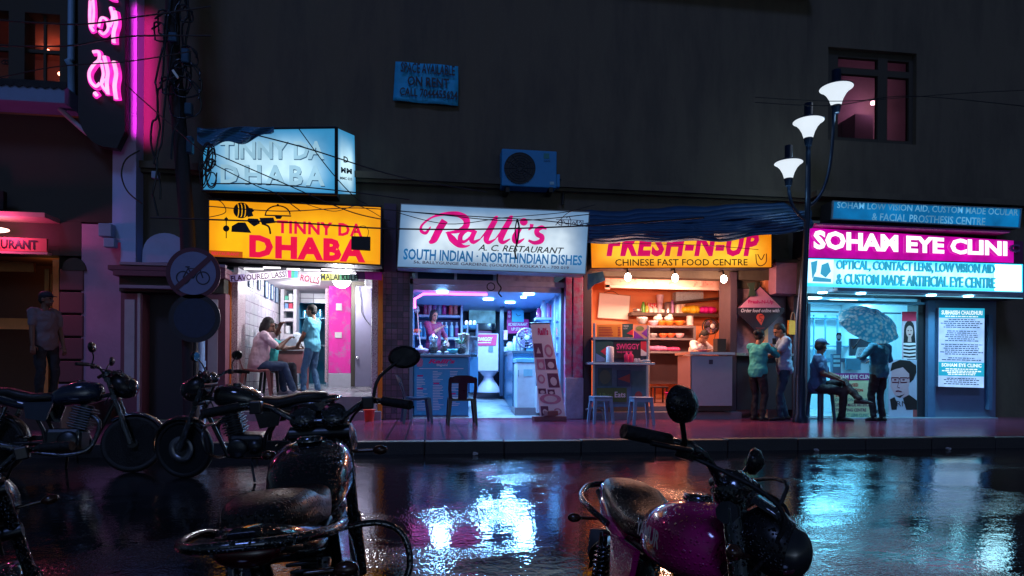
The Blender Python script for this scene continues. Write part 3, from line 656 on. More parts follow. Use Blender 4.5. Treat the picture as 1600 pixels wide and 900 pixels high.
# tarpaulin
mb = MB(); N = 60; rows = []
def tf(u, k): return at(918 + u*350, *k)
for j in range(15):
    r = []
    for i in range(N+1):
        u = i/N
        topy = 351 - 28*max(0, u-.25)**1.2 - 2*sin(u*8); boty = 379 - 4*sin(pi*u)*.4 - 26*max(0, u-.55)**1.15*2.0 + 1.5*sin(u*23)
        fold = (mnoise.noise(Vector((u*7, j*.35, 0)))*.05 + mnoise.noise(Vector((u*22 + j*.6, j*.5, 4)))*.014)
        if j < 7:     # roof part running down from the wall
            v = j/6; Y = YF - .06 - v*.95; z0 = Z(348-30*u, 1090, YF-.06)+.1; zf = at(918+u*350, topy, YF-1.0).z
            p = at(918 + u*350, topy, YF-1.0); xw = p.x
            r.append(Vector((xw, Y, z0*(1-v) + zf*v - .1*sin(pi*v) + fold)))
        else:
            v = (j-7)/7; p = at(918 + u*350, topy + (boty-topy)*v, YF-1.0)
            r.append(p + Vector((0, fold*2 - .07*sin(pi*v)*(1+.6*sin(u*5)), 0)))
    rows.append(r)
for j in range(14): mb.add(rows[j]+rows[j+1], [(i, i+1, N+2+i, N+1+i) for i in range(N)], True)
o = mb.build('tarpaulin', M('tarp_blue', (.015, .075, .18), .5, var=.45, scale=4, bump=.2, bscale=18)); tag(o, 'blue tarpaulin awning sagging over the top of the yellow sign with pink letters', 'tarpaulin')
so_ = o.modifiers.new('thickness', 'SOLIDIFY'); so_.thickness = .006
# --- eye clinic boards
t = thing('signboard', 'dim blue signboard with two lines of pale capitals topmost over the eye clinic', 'signboard', (X(1450), YF-.4, Z(357, 1450)))
S = PF(YF-.5, (1300, 314), (1595, 326), (1592, 357), (1298, 343))
S.box(MB(), .35).build('casing', SIGNBODY, t)
S.panel(MB(), 0, 0, 1, 1).build('face', glow('blue_dim_backlit', (.0, .15, .38), .8, noise=.4, base=(.03, .2, .4)), t)
S.frame(MB(), .006, .05, .03).build('frame', M('blue_alu', (.25, .45, .6), .35, .6), t)
mb = MB(); S.T(mb, 'SOHAM LOW VISION AID, CUSTOM MADE OCULAR', 1307, 321, 1591, 332.5, bold=.012); S.T(mb, '& FACIAL PROSTHESIS CENTRE', 1360, 336, 1538, 347.5, bold=.012); mb.build('lettering', glow('pale_blue_letters', (.12, .42, .68), .6, noise=.5, scale=3, base=(.3, .5, .6)), t)
t = thing('signboard', 'magenta fascia sign with glowing white block letters over the eye clinic', 'signboard', (X(1430), YF-.4, Z(405, 1430)))
S = PF(YF-.6, (1262, 356), (1598, 377), (1598, 411), (1262, 402))
S.box(MB(), .45).build('casing', SIGNBODY, t)
S.panel(MB(), 0, 0, .955, 1).build('face', glow('magenta_backlit', (.62, .0, .40), .8, noise=.4, base=(.3, .0, .2)), t)
S.panel(MB(), .9555, 0, 1, 1).build('unlit_end', M('unlit_magenta', (.12, .01, .09), .4), t)
mb = MB(); mb.side = glow('letter_side_pink', (.7, .02, .45), .8); mb.use(glow('white_led_letters', (1, .95, 1), 1.5, noise=.05)); S.T(mb, 'SOHAM EYE CLINI', 1267, 370, 1567, 400, bold=.045, h=.08, th=.07); mb.build('lit_lettering', None, t)
mb = MB(); S.T(mb, 'C', 1574, 384, 1590, 401, bold=.04, h=.05, th=.04); mb.build('dead_letter', M('dead_letter', (.2, .08, .25), .4), t)
mb = MB(); mb.box((X(1262, YF-.6), YF-.85, Z(357, 1262, YF-.6)+.02), (X(1560, YF-.6), YF-.2, Z(357, 1262, YF-.6)+.05)); mb.build('top_rail', M('magenta_rail', (.3, .03, .2), .5), t)
t = thing('light_box', 'bright white light box with cyan letters under the magenta clinic sign', 'light box', (X(1430), YF-.4, Z(460, 1430)))
S = PF(YF-.58, (1261, 403.5), (1598, 413), (1598, 467), (1259, 458))
S.box(MB(), .45).build('casing', SIGNBODY, t)
S.panel(MB(), 0, 0, 1, .8).build('lit_face', glow('cyan_white_backlit', (.24, .74, 1), 3.4, lo=(.02, .30, .65), noise=.15, scale=3, edge=(.05, .3, .35)), t)
S.panel(MB(), 0, .801, 1, 1).build('lower_strip', glow('cyan_strip', (.2, .68, .95), .8, noise=.3), t)
mb = MB(); S.panel(mb, *S.uv(1552, 413.5), *S.uv(1593, 455.5), h=.005, t=.01); mb.build('white_panel', glow('white_hot_panel', (.35, .8, 1), 7, noise=.05), t)
mb = MB(); S.panel(mb, *S.uv(1263, 405), *S.uv(1299, 443), h=.005, t=.008); e = mb.build('picture', glow('picture_white', (.55, .85, 1), 1.6), t)
mb = MB(); S.P(mb, [(1266, 410), (1276, 407), (1274, 424), (1268, 436)], .0155); S.P(mb, [(1282, 414), (1292, 410), (1296, 424), (1288, 434), (1280, 428)], .0155); S.P(mb, [(1270, 432), (1296, 436), (1296, 441), (1268, 440)], .0155); mb.build('picture_print', glow('picture_blue', (.05, .4, .65), .9), e)
CY = glow('cyan_letters', (.03, .50, .78), 1.0, noise=.25, scale=5)
mb = MB(); mb.side = glow('cyan_letter_side', (.02, .3, .5), .7); mb.use(CY)
S.T(mb, 'OPTICAL, CONTACT LENS, LOW VISION AID', 1303, 410, 1550, 427, bold=.014, h=.05, th=.04, spacing=.95); S.T(mb, '& CUSTOM MADE ARTIFICIAL EYE CENTRE', 1303, 431, 1550, 448, bold=.014, h=.05, th=.04, spacing=.95); mb.build('raised_lettering', None, t)
mb = MB(); S.T(mb, 'Mob: 9830046332', 1299, 450, 1357, 456.5, bold=.014); S.T(mb, 'Mob: 9831784444', 1491, 455.5, 1548, 462, bold=.014); mb.build('phone_lettering', INK, t)
mb = MB(); zc = Z(463, 1420); mb.box((X(1260), YF-.98, zc-.06), (X(1562), YF-.03, zc-.005)); mb.build('soffit', M('soffit_blue', (.2, .3, .4), .5), t)
for px in (1285, 1345, 1455, 1513):
    p = at(px, 466, YF-.75); mb = MB(); mb.cyl((p.x, YF-.75, zc-.085), (p.x, YF-.75, zc-.061), .085, 16); mb.build('downlight', glow('downlight_cyan', (.25, .75, 1), 14), t)
    lamp('downlight_beam', (p.x, YF-.75, zc-.1), 'AREA', 16, (.28, .72, 1), .14, rot=(0, .05, -1), parent=t, spread=2.4)
# --- to-let board high on the wall
t = thing('notice_board', 'blue cloth rent notice with dark capitals high on the unlit wall', 'notice', (X(665), YF-.06, Z(160, 665)))
S = PF(YF-.08, (618, 96), (716, 103), (716, 165), (614, 157))
mb = MB(); g = 10; vs = [S(i/g, j/g, .02*sin(i*1.1+j*.7)+.012*sin(j*2.3-i)) for j in range(g+1) for i in range(g+1)]; mb.add(vs, [(j*(g+1)+i, j*(g+1)+i+1, (j+1)*(g+1)+i+1, (j+1)*(g+1)+i) for j in range(g) for i in range(g)], True)
o = mb.build('cloth', M('blue_banner_cloth', (.02, .45, .80), .7, var=.25), t); o.modifiers.new('thickness', 'SOLIDIFY').thickness = -.008
mb = MB(); nv = M('navy_paint', (.025, .03, .05), .6); S.T(mb, 'SPACE AVAILABLE', 626, 101.5, 710, 117, bold=.02, h=.045); S.T(mb, 'ON RENT', 636, 122, 700, 137, bold=.025, h=.045); S.T(mb, 'CALL 7044455624', 624, 140.5, 712, 153.5, bold=.02, h=.045); mb.build('lettering', nv, t)
# --- Bengali neon board
YN = YL-.45
t = thing('neon_sign', 'tall dark board with big magenta neon Bengali letters', 'neon sign', (X(158, YN), YN, Z(230, 158, YN)))
q = [at(122, -140, YN), at(122, 172, YN)] + [at(122+48*(1-cos(a)), 172+58*sin(a), YN) for a in [pi/2*i/8 for i in range(1, 9)]] + [at(182, 232, YN), at(195, 205, YN), at(195, -140, YN)]
MB().slab(q, (0, .16, 0)).build('board', M('neon_board_black', (.012, .012, .014), .45), t)
NE = glow('neon_magenta', (1, .03, .55), 1.1, noise=.45, scale=9); NI = glow('neon_core', (1, .42, .75), 1.4, noise=.2, scale=6)
def neon(pts, w=.11):
    p = [at(x/3, y/3, YN-.04) for x, y in pts]; p = bez(p, 6)
    global nout, ncore
    nout.tube(p, w*.5, 8); 
    ncore.tube([v + Vector((0, -w*.36, 0)) for v in p], w*.27, 6)
nout, ncore = MB(), MB()
# first letters (upper), in thirds of a picture pixel
neon([(430, 10), (428, 70), (430, 125), (442, 150)], .1); neon([(440, -8), (445, 60), (440, 130)], .08); neon([(468, 130), (480, 90), (505, 100), (512, 140), (490, 165), (470, 150)], .085); neon([(525, 40), (535, 90), (520, 130)], .1); neon([(545, 60), (552, 110), (540, 160), (540, 205)], .12); neon([(505, -20), (530, -2), (550, 0)], .08)
neon([(440, 250), (468, 250), (470, 285), (445, 310), (425, 345), (430, 385), (455, 410), (475, 395)], .1); neon([(478, 290), (490, 350), (482, 400), (510, 440)], .09); neon([(495, 270), (512, 340), (508, 395), (512, 445)], .12); neon([(540, 295), (552, 350), (545, 410), (552, 468)], .13); neon([(450, 440), (460, 452)], .12); neon([(482, 395), (500, 375)], .08)
nout.build('neon_tube', NE, t); ncore.build('neon_core', NI, t)
lamp('neon_glow', at(204, 95, YN-.05), 'AREA', 7, (1, .02, .5), .12, rot=(.0, 1, 0), parent=t, sy=2.2, spread=.75)
# ------------------------------------------------------------------ the rooms of the shops
def room(t, xa, xb, y0, y1, z0, z1, zt, mw, mf, mc, left=True, right=True, back=True, mright=None, mback=None):
    """inner faces with a few cm of thickness: floor rises from z0 at the front to z1 at the back"""
    if left: MB().box((xa-.08, y0, z0-.3), (xa, y1, zt)).build('left_wall', mw, t)
    if right: MB().box((xb, y0, z0-.3), (xb+.08, y1, zt)).build('right_wall', mright or mw, t)
    if back: MB().box((xa-.08, y1+.001, z0-.3), (xb+.08, y1+.09, zt)).build('back_wall', mback or mw, t)
    MB().slab([(xa, y0, z0), (xb, y0, z0), (xb, y1, z1), (xa, y1, z1)], (0, 0, -.15)).build('floor', mf, t)
    MB().box((xa-.08, y0, zt+.001), (xb+.08, y1+.09, zt+.1)).build('ceiling', mc, t)
def single(mb, name, label, cat, mat=None, group=None):
    return tag(mb.build(name, mat, None, origin=mb.v[0]), label, cat, group)
SPECK = M('terrazzo_strip', (.62, .56, .58), .45, scale=55, col2=(.3, .16, .2), cmask=(.5, .56))
ORANGE = M('orange_paint', (.75, .22, .012), .5, var=.25, scale=4)
MAROONTILE = tiles('maroon_checker_tile', (.26, .11, .2), (.07, .04, .09), .105, .105, 'xz', (.03, .02, .03), .006, .3, 0, .3, .5)
# tiled piers between the shops (part of the building)
mb = MB(); bpx(mb, 597, 425, 643, 655, YF-.02, .6); mb.build('tiled_pier', MAROONTILE, mid); bpx(MB(), 341, 425, 351, 655, YF-.02, .6).build('tiled_pier', MAROONTILE, mid)
mb = MB(); bpx(mb, 600, 318, 619, 425, YF-.05, .3); mb.build('pier_head', M('pier_head_plum', (.08, .05, .09), .6), mid)
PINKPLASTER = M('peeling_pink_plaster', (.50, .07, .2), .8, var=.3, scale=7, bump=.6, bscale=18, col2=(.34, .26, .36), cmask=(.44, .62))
def pillar_mat():
    m = PINKPLASTER.copy(); m.name = 'pillar_plaster'; t = m.node_tree; return m
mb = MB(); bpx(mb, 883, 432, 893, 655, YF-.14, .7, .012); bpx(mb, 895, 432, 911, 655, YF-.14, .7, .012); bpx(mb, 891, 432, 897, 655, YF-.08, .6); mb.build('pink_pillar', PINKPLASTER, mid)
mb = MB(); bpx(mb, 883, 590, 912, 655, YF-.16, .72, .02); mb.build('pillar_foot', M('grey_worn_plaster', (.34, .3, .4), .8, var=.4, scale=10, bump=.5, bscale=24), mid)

for r_ in ((912, 425, 924, 655, YF-.04, .5), (1141, 425, 1151, 655, YF-.06, .5), (1240, 330, 1262, 655, YF-.04, .4)): bpx(MB(), *r_).build('dark_post', M('dark_post_plum', (.05, .03, .045), .6), mid)
# step in front of the shops
def step(label, x0, x1, z, dep, m):
    single(MB().box((X(x0), YF-dep, PZ-.02), (X(x1), YF+.03, z), .01), 'doorstep', label, 'step', m)
STEPC = M('step_concrete', (.22, .19, .22), .5, var=.3, scale=5, bump=.2)
# ================================================================== shop 1
s1 = thing('shop', 'brightly lit white tiled sweet shop with a pink column under the yellow red lettered sign', 'shop', (X(470), YF+.1, PZ))
WT = tiles('white_wall_tile_side', (.70, .70, .72), (.64, .65, .70), .3, .22, 'yz', (.2, .18, .24), .009, .25, 0, .3, .45, (.42, .34, .5))
WTX = tiles('white_wall_tile_back', (.70, .70, .72), (.64, .65, .70), .3, .22, 'xz', (.2, .18, .24), .009, .25, 0, .3, .45, (.42, .34, .5))
xa, xb = X(371), X(586); zf1, zb1, zt1 = .62, .80, 2.98
room(s1, xa, xb, YF+.02, 16.0, zf1, zb1, zt1, WT, tiles('shop_floor_grey', (.42, .42, .46), (.36, .36, .4), .4, .4, 'xy', (.2, .2, .22), .006, .2), WHITEWALL, back=False)
mb = MB(); mb.box((xa, 16.001, .3), (X(463, 16), 16.09, zt1)); mb.box((X(510, 16), 16.001, .3), (xb, 16.09, zt1)); mb.box((X(463, 16), 16.001, 2.75), (X(510, 16), 16.09, zt1)); mb.build('back_wall', WTX, s1)
TEAL = M('kitchen_teal', (.04, .16, .24), .5, var=.4, scale=3)
mb = MB(); a, b = X(455, 16), X(520, 16); mb.quad((a, 18.5, .6), (b, 18.5, .6), (b, 18.5, 3), (a, 18.5, 3)); mb.quad((a, 16.09, .6), (a, 18.5, .6), (a, 18.5, 3), (a, 16.09, 3)); mb.quad((b, 16.09, .6), (b, 18.5, .6), (b, 18.5, 3), (b, 16.09, 3)); mb.quad((a, 16.09, .7), (b, 16.09, .7), (b, 18.5, .7), (a, 18.5, .7)); mb.quad((a, 16.09, 3), (b, 16.09, 3), (b, 18.5, 3), (a, 18.5, 3)); kit = mb.build('kitchen', TEAL, s1)
mb = MB(); mb.box((X(468, 17), 17, 2.45), (X(508, 17), 17.4, 2.48)); mb.box((X(466, 17), 17, 1.75), (X(508, 17), 17.4, 1.79)); mb.build('shelf', GREYMET, kit)
for i, px in enumerate((476, 484, 493, 501)):
    p = at(px, 470, 17.2); mb = MB(); mb.lathe([(.07, 0), (.075, .12), (.06, .2+.03*(i % 2))], (p.x, 17.2, 2.48)); single(mb, 'steel_pot', 'steel pot on the high kitchen shelf, %s from the left' % ('first', 'second', 'third', 'fourth')[i], 'pot', M('steel', (.5, .55, .6), .25, .9), 'pots on the high kitchen shelf')
lamp('kitchen_lamp', (X(486, 16.5), 16.5, 2.85), 'AREA', 30, (.2, .7, 1), .3, rot=(0, 0, -1), parent=s1)

for r_ in ((508, 441, 513, 597, 15.0, .2), (361, 425, 371, 655, YF-.06, .5), (581, 425, 590, 655, YF-.06, .5)): bpx(MB(), *r_).build('terrazzo_jamb', SPECK, s1)
mb = MB(); bpx(mb, 350.5, 428, 360.5, 655, YF-.1, .4, .01); mb.build('orange_post', ORANGE, s1); mb = MB(); bpx(mb, 590.5, 428, 597.5, 655, YF-.1, .4, .01); mb.build('orange_post', ORANGE, s1)
mb = MB(); mb.box((X(351), YF-.1, zt1-.03), (X(597), YF+.3, zt1+.12)); mb.build('header', BLACKMET, s1)
mb = MB(); mb.box((X(352), YF-.22, PZ-.02), (X(597), YF+.02, PZ+.16), .01); mb.box((X(361), YF+.005, PZ-.02), (X(590), YF+.1, zf1-.001)); mb.build('front_step', STEPC, s1)
PINKWALL = M('flaking_pink_paint', (.85, .03, .40), .7, var=.3, scale=5, col2=(.55, .16, .40), cmask=(.5, .66), bump=.5, bscale=16)
mb = MB(); bpx(mb, 513.5, 436, 548, 583, 14.6, .5, .01); pc = mb.build('pink_column', PINKWALL, s1)
mb = MB(); bpx(mb, 513, 583.5, 549, 612, 14.55, .6, .015); mb.build('plinth', M('plinth_grey', (.4, .4, .48), .7), pc)
mb = MB(); bpx(mb, 525, 474, 534, 485, 14.57, .025, .004); mb.build('notice', M('paper_white', (.7, .72, .75), .8), pc); mb = MB(); bpx(mb, 523, 519, 534, 528, 14.56, .035, .006); mb.build('switch_plate', M('switch_cream', (.7, .66, .66), .4), pc)
DL = M('door_shaded', (.17, .16, .24), .5, var=.15)  # white door, its shade put into the colour
mb = MB(); bpx(mb, 555, 447, 580, 604, 13.2, .05, .005); dd = mb.build('door', DL, s1); mb = MB(); p = at(558, 559, 13.17); mb.ell(p, (.035, .03, .035)); mb.build('knob', CHROME, dd); mb = MB(); bpx(mb, 548.5, 440, 554.5, 604, 13.2, .12); bpx(mb, 554.6, 440, 581, 446.5, 13.2, .12); mb.build('door_frame', DARKER, s1)
mb = MB(); mb.tube(bez([at(561, 448, 13.17), at(564, 470, 13.17), at(566, 490, 13.17), at(578, 508, 13.17)], 6), .008, 5); mb.build('wire', WIRE, dd)
single(bpx(MB(), 570, 436, 583, 448, 12.7, .18, .012), 'meter_box', 'small white electric box above the shaded white door, right of the pink column', 'meter box', M('white_plastic', (.75, .78, .8), .35))
# lamps
for px, py, Y, r, pw, lab in ((464, 432, 14.3, .12, 80, 'small white globe lamp hanging near the kitchen doorway'), (534, 436, 12.75, .18, 120, 'large white globe lamp in front of the pink column')):
    p = at(px, py, Y); t = thing('globe_lamp', lab, 'lamp', p); MB().ell(p, (r, r, r), 18, 12).build('globe', glow('globe_white', (.92, .95, 1), 7, noise=.03), t); MB().cyl(p+Vector((0, 0, r-.02)), (p.x, p.y, zt1), .02, 8).build('stem', BLACKMET, t)
    lamp('globe_light', p - Vector((0, .0, r+.06)), 'POINT', pw, (.93, .93, 1), .12, parent=t)
# framed pictures on the left wall
for i, (Y, pyc, w, h) in enumerate(((12.9, 440, .3, .24), (13.5, 443, .16, .26), (14.1, 452, .26, .36), (14.6, 456, .2, .34), (15.05, 460, .24, .36))):
    z = Z(pyc, X(371) and 400, Y); t = thing('picture_frame', ('landscape', 'narrow', 'tall', 'slim tall', 'innermost tall')[i] + ' framed picture on the white tiled wall, ' + ('first', 'second', 'third', 'fourth', 'fifth')[i] + ' from the street', 'picture', (xa+.01, Y, z), 'framed pictures on the tiled wall')
    mb = MB(); 
    for q in ((Y-w/2, Y+w/2, z+h/2-.02, z+h/2), (Y-w/2, Y+w/2, z-h/2, z-h/2+.02), (Y-w/2, Y-w/2+.02, z-h/2+.02, z+h/2-.02), (Y+w/2-.02, Y+w/2, z-h/2+.02, z+h/2-.02)): mb.box((xa+.005, q[0], q[2]), (xa+.035, q[1], q[3]))
    mb.build('frame', M('frame_navy', (.03, .07, .14), .4), t); MB().box((xa+.006, Y-w/2+.02, z-h/2+.02), (xa+.022, Y+w/2-.02, z+h/2-.02)).build('print', M('print_pale_blue', (.45, .6, .72), .4, var=.4, scale=14), t)
# cabinet at the back
t = thing('cabinet', 'tall white shelf cabinet with packets beside the kitchen doorway', 'cabinet', at(450, 600, 15.3)); CAB = M('cabinet_white', (.66, .64, .68), .45)
mb = MB()
for r in ((438, 445, 443, 600), (458, 445, 463, 600), (443.1, 445, 457.9, 450), (443.1, 469, 457.9, 472), (443.1, 482, 457.9, 486), (443.1, 497, 457.9, 502), (443.1, 522, 457.9, 600)): bpx(mb, *r, 15.3, .35)
mb.build('carcass', CAB, t); mb = MB(); bpx(mb, 443, 450, 458, 522, 15.6, .04); mb.build('back_panel', M('cab_back_dark', (.05, .07, .1), .6), t)
for i, (x0, y0, x1, y1, c, nm, lab) in enumerate(((445, 462, 450, 469, (.1, .45, .3), 'packet', 'green packet on the top shelf of the white cabinet'), (451, 459, 457, 469, (.75, .8, .8), 'box', 'white box on the top shelf of the white cabinet'), (445, 474, 450, 482, (.2, .4, .7), 'packet', 'blue packet on the middle shelf of the white cabinet'), (451, 474, 457, 482, (.75, .06, .12), 'packet', 'red packet on the middle shelf of the white cabinet'), (446, 509, 452, 521, (.8, .8, .82), 'box', 'pale box on the bottom shelf of the white cabinet'))):
    single(bpx(MB(), x0, y0, x1, y1, 15.36, .12, .008), nm, lab, nm, M('packet_%d' % i, c, .4))
# table with laptop and sack
TW = M('table_maroon_wood', (.24, .09, .1), .5, var=.3, scale=6)
t = thing('table', 'maroon wooden table between the seated person and the man in blue', 'table', at(450, 600, 13.9))
zt_ = Z(546, 450, 13.9); mb = MB(); mb.box((X(424, 13.9), 13.5, zt_-.04), (X(482, 13.9), 14.3, zt_), .008); mb.build('table_top', M('table_top_grey', (.4, .38, .42), .35), t)
mb = MB(); mb.box((X(428, 13.9), 13.55, zt_-.5), (X(478, 13.9), 13.59, zt_-.041)); mb.build('front_panel', TW, t)
for xx in (X(428, 13.9), X(478, 13.9)-.05):
    for yy in (13.6, 14.2): mb = MB(); mb.box((xx, yy, .72), (xx+.05, yy+.05, zt_-.041)); mb.build('leg', TW, t)
t = thing('laptop', 'grey laptop open on the maroon table', 'laptop', at(452, 545, 13.8)); p = at(448, 545, 13.75)
MB().box((p.x-.16, 13.62, zt_+.002), (p.x+.16, 13.86, zt_+.022), .004).build('base', GREYMET, t); mb = MB(); mb.slab([(p.x-.16, 13.87, zt_+.02), (p.x+.16, 13.87, zt_+.02), (p.x+.16, 13.93, zt_+.22), (p.x-.16, 13.93, zt_+.22)], (0, .012, 0)); mb.build('screen', M('laptop_lid', (.35, .42, .5), .3, .5), t)
mb = MB(); p = at(469, 534, 14.1); mb.ell((p.x, 14.1, zt_+.15), (.2, .16, .17), 14, 10); mb.ell((p.x-.05, 14.05, zt_+.27), (.1, .09, .1)); single(mb, 'sack', 'bulging white sack standing on the maroon table', 'sack', M('sack_white', (.6, .68, .74), .8, var=.25, bump=.6, bscale=9))
# paper banners under the sign
def banner(label, pts, text, cols, inkc, tx):
    f = PF(YF-.45, *pts); t = thing('banner', label, 'banner', f(.5, .5))
    mb = MB(); n = len(cols)
    for i, c in enumerate(cols): mb.use(M('banner_paper_%s' % '_'.join('%d' % int(v*100) for v in c), c, .6, var=.15)); q = [f(i/n, 0, 0), f(i/n, 1, 0), f((i+1)/n, 1, 0), f((i+1)/n, 0, 0)]; mb.slab(q, f.n*.004)
    mb.build('paper', None, t)
    if text: mb = MB(); f.text(mb, text, *tx, bold=.02, h=.008); mb.build('lettering', M('banner_ink_%d' % int(inkc[0]*1000), inkc, .6), t)
banner('white paper banner reading flavoured lassi at the shop door', ((359, 430), (449, 422), (450, 434), (360, 441)), 'FLAVOURED LASSI', [(.5, .4, .65), (.7, .66, .75), (.8, .8, .82), (.8, .8, .82)], (.05, .005, .03), (.02, .12, .98, .92))
banner('small green and pink paper banner between the two white ones', ((450, 421), (466, 424), (465, 434), (450, 434)), None, [(.55, .05, .25), (.03, .4, .22), (.05, .35, .5)], (0, 0, 0), None)
banner('tilted white paper banner reading rolls', ((468, 427), (502, 432), (500, 446), (466, 439)), 'ROLLS', [(.7, .5, .55), (.8, .78, .8)], (.25, .005, .03), (.08, .1, .95, .9))
banner('yellow and green paper banner reading malai kulfi', ((501, 427), (560, 429), (560, 439), (501, 438)), 'MALAI KULFI', [(.72, .7, .1), (.65, .7, .2), (.15, .55, .25), (.3, .5, .4)], (.01, .02, .01), (.0, .05, 1.0, .95))
banner('shiny magenta paper banner at the right end of the row', ((556, 424), (597, 425), (597, 438), (558, 436)), None, [(.12, .02, .1), (.7, .01, .3), (.8, .01, .35)], (0, 0, 0), None)
for i, (a, b, y) in enumerate(((381, 411, 420), (411, 438, 418), (475, 500, 422), (502, 528, 421), (448, 468, 420.5))):
    bt = single(bpx(MB(), a, y-1.2, b, y+1.2, YF-.62, .03), 'strip_light', 'white paper strip made to glow under the yellow sign, %s from the left' % ('first', 'second', 'fourth', 'fifth', 'third')[i], 'tube light', glow('strip_white_pinkish', (1, .92, .97), 2.2), 'glowing strips under the yellow sign'); lamp('strip_fill', at((a+b)/2, y+2, YF-.66), 'AREA', 1.5, (.95, .88, 1), .3, rot=(0, .55, -1), parent=bt, sy=.05)  # paper strips made to glow, with lamps added to light the shop front
t = thing('bucket', 'small red bucket beside the step under the right orange post', 'bucket', at(577, 652, 11.6)); p = at(577, 651, 11.6); MB().lathe([(.075, 0), (.1, .2), (.106, .2), (.106, .215), (.09, .215)], (p.x, p.y, PZ)).build('body', M('bucket_red', (.75, .06, .02), .35), t); MB().tube(bez([(p.x-.1, p.y, PZ+.2), (p.x-.06, p.y-.06, PZ+.13), (p.x+.06, p.y-.06, PZ+.13), (p.x+.1, p.y, PZ+.2)], 5), .005, 5).build('handle', GREYMET, t)
# ================================================================== shop 2
s2 = thing('shop', 'blue lit drinks and snack shop with a marble floor under the white sign', 'shop', (X(770), YF+.1, PZ))
xa, xb = X(644), X(879); zt2 = 2.62; YB2 = 16.0
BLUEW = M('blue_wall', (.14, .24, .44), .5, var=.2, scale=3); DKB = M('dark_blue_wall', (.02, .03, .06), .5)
MARB = M('marble_floor', (.62, .64, .68), .16, scale=2.2, col2=(.3, .36, .46), cmask=(.48, .66))
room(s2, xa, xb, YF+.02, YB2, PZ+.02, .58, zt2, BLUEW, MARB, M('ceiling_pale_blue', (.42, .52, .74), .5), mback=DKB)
mb = MB(); mb.box((xa-.05, YF-.06, zt2+.101), (xb+.05, YF+.25, zt2+.2)); mb.box((xa-.05, YF-.02, zt2), (xb+.05, YF+.019, zt2+.1)); mb.build('lintel', M('lintel_white', (.6, .55, .66), .6, var=.3, scale=6), s2)
mb = MB(); bpx(mb, 776, 424, 866, 444, YF-.05, .3); mb.build('cloudy_panel', M('cloudy_white', (.62, .56, .7), .5, scale=4, col2=(.28, .24, .4), cmask=(.4, .7)), s2)
w = bpx(MB(), 652, 425, 774, 442, YF+.06, .015).build('transom_window', M('dusky_blue_pane', (.03, .08, .15), .1), s2); mb = MB()
for r in ((648, 425, 652.5, 445), (771, 425, 776, 445), (710, 425, 714, 441.5), (652.6, 441.6, 770.9, 445)): bpx(mb, *r, YF-.02, .07)
mb.build('frame', M('alu_blue', (.35, .45, .62), .4, .5), w)
mb = MB(); bpx(mb, 640, 432, 645, 656, YF-.06, .3); bpx(mb, 876, 450, 881.5, 656, YF-.02, .2); mb.build('door_jamb', M('jamb_bluegrey', (.18, .24, .34), .4, .3), s2)
# pink led strip
t = thing('led_strip', 'glowing pink tube light bent along the ceiling edge of the blue shop', 'tube light', (xa+.05, YF+.2, zt2-.05))
mb = MB(); mb.tube([(xa+.04, YF+.25, zt2-.32), (xa+.04, YF+.25, zt2-.14), (xa+.2, YF+.22, zt2-.045), (X(700), YF+.2, zt2-.035), (X(762), YF+.2, zt2-.035)], .022, 8); mb.build('tube', glow('led_pink', (1, .12, .62), 5), t)
lamp('led_light', (X(690), YF+.4, zt2-.12), 'AREA', 8, (1, .1, .6), .8, rot=(0, .3, -1), parent=t, sy=.05)
for i, (px, py) in enumerate(((691, 455), (763, 467), (797, 472), (826, 459), (818, 464))):
    d = ray(px, py); tt = (zt2-.01-CAMH)/d.z; p = Vector((d.x*tt, min(d.y*tt, 15.6), zt2-.003))
    MB().cyl(p - Vector((0, 0, .03)), p, .11 if i < 4 else .06, 16).build('downlight', glow('downlight_blue_white', (.2, .55, 1), 14, noise=.02), s2)
    lamp('downlight_beam', p - Vector((0, 0, .05)), 'AREA', 64 if i < 4 else 20, (.20, .54, 1), .2, rot=(0, 0, -1), parent=s2)
# tv
t = thing('television', 'wall mounted television with a pale blue picture at the back of the blue shop', 'television', at(755, 497, 15.8)); bpx(MB(), 731.5, 481, 775.5, 516, 15.75, .06, .01).build('case', INK, t); bpx(MB(), 733, 482.5, 774, 505, 15.742, .006).build('screen', glow('tv_picture', (.13, .42, .72), .6, noise=.6, scale=5), t); bpx(MB(), 733, 505.4, 774, 515, 15.742, .006).build('lower_screen', M('tv_dark', (.02, .06, .1), .1), t)
bpx(MB(), 746, 517, 768, 523, 15.7, .1).build('media_box', M('media_box_pink', (.5, .1, .25), .4), t)
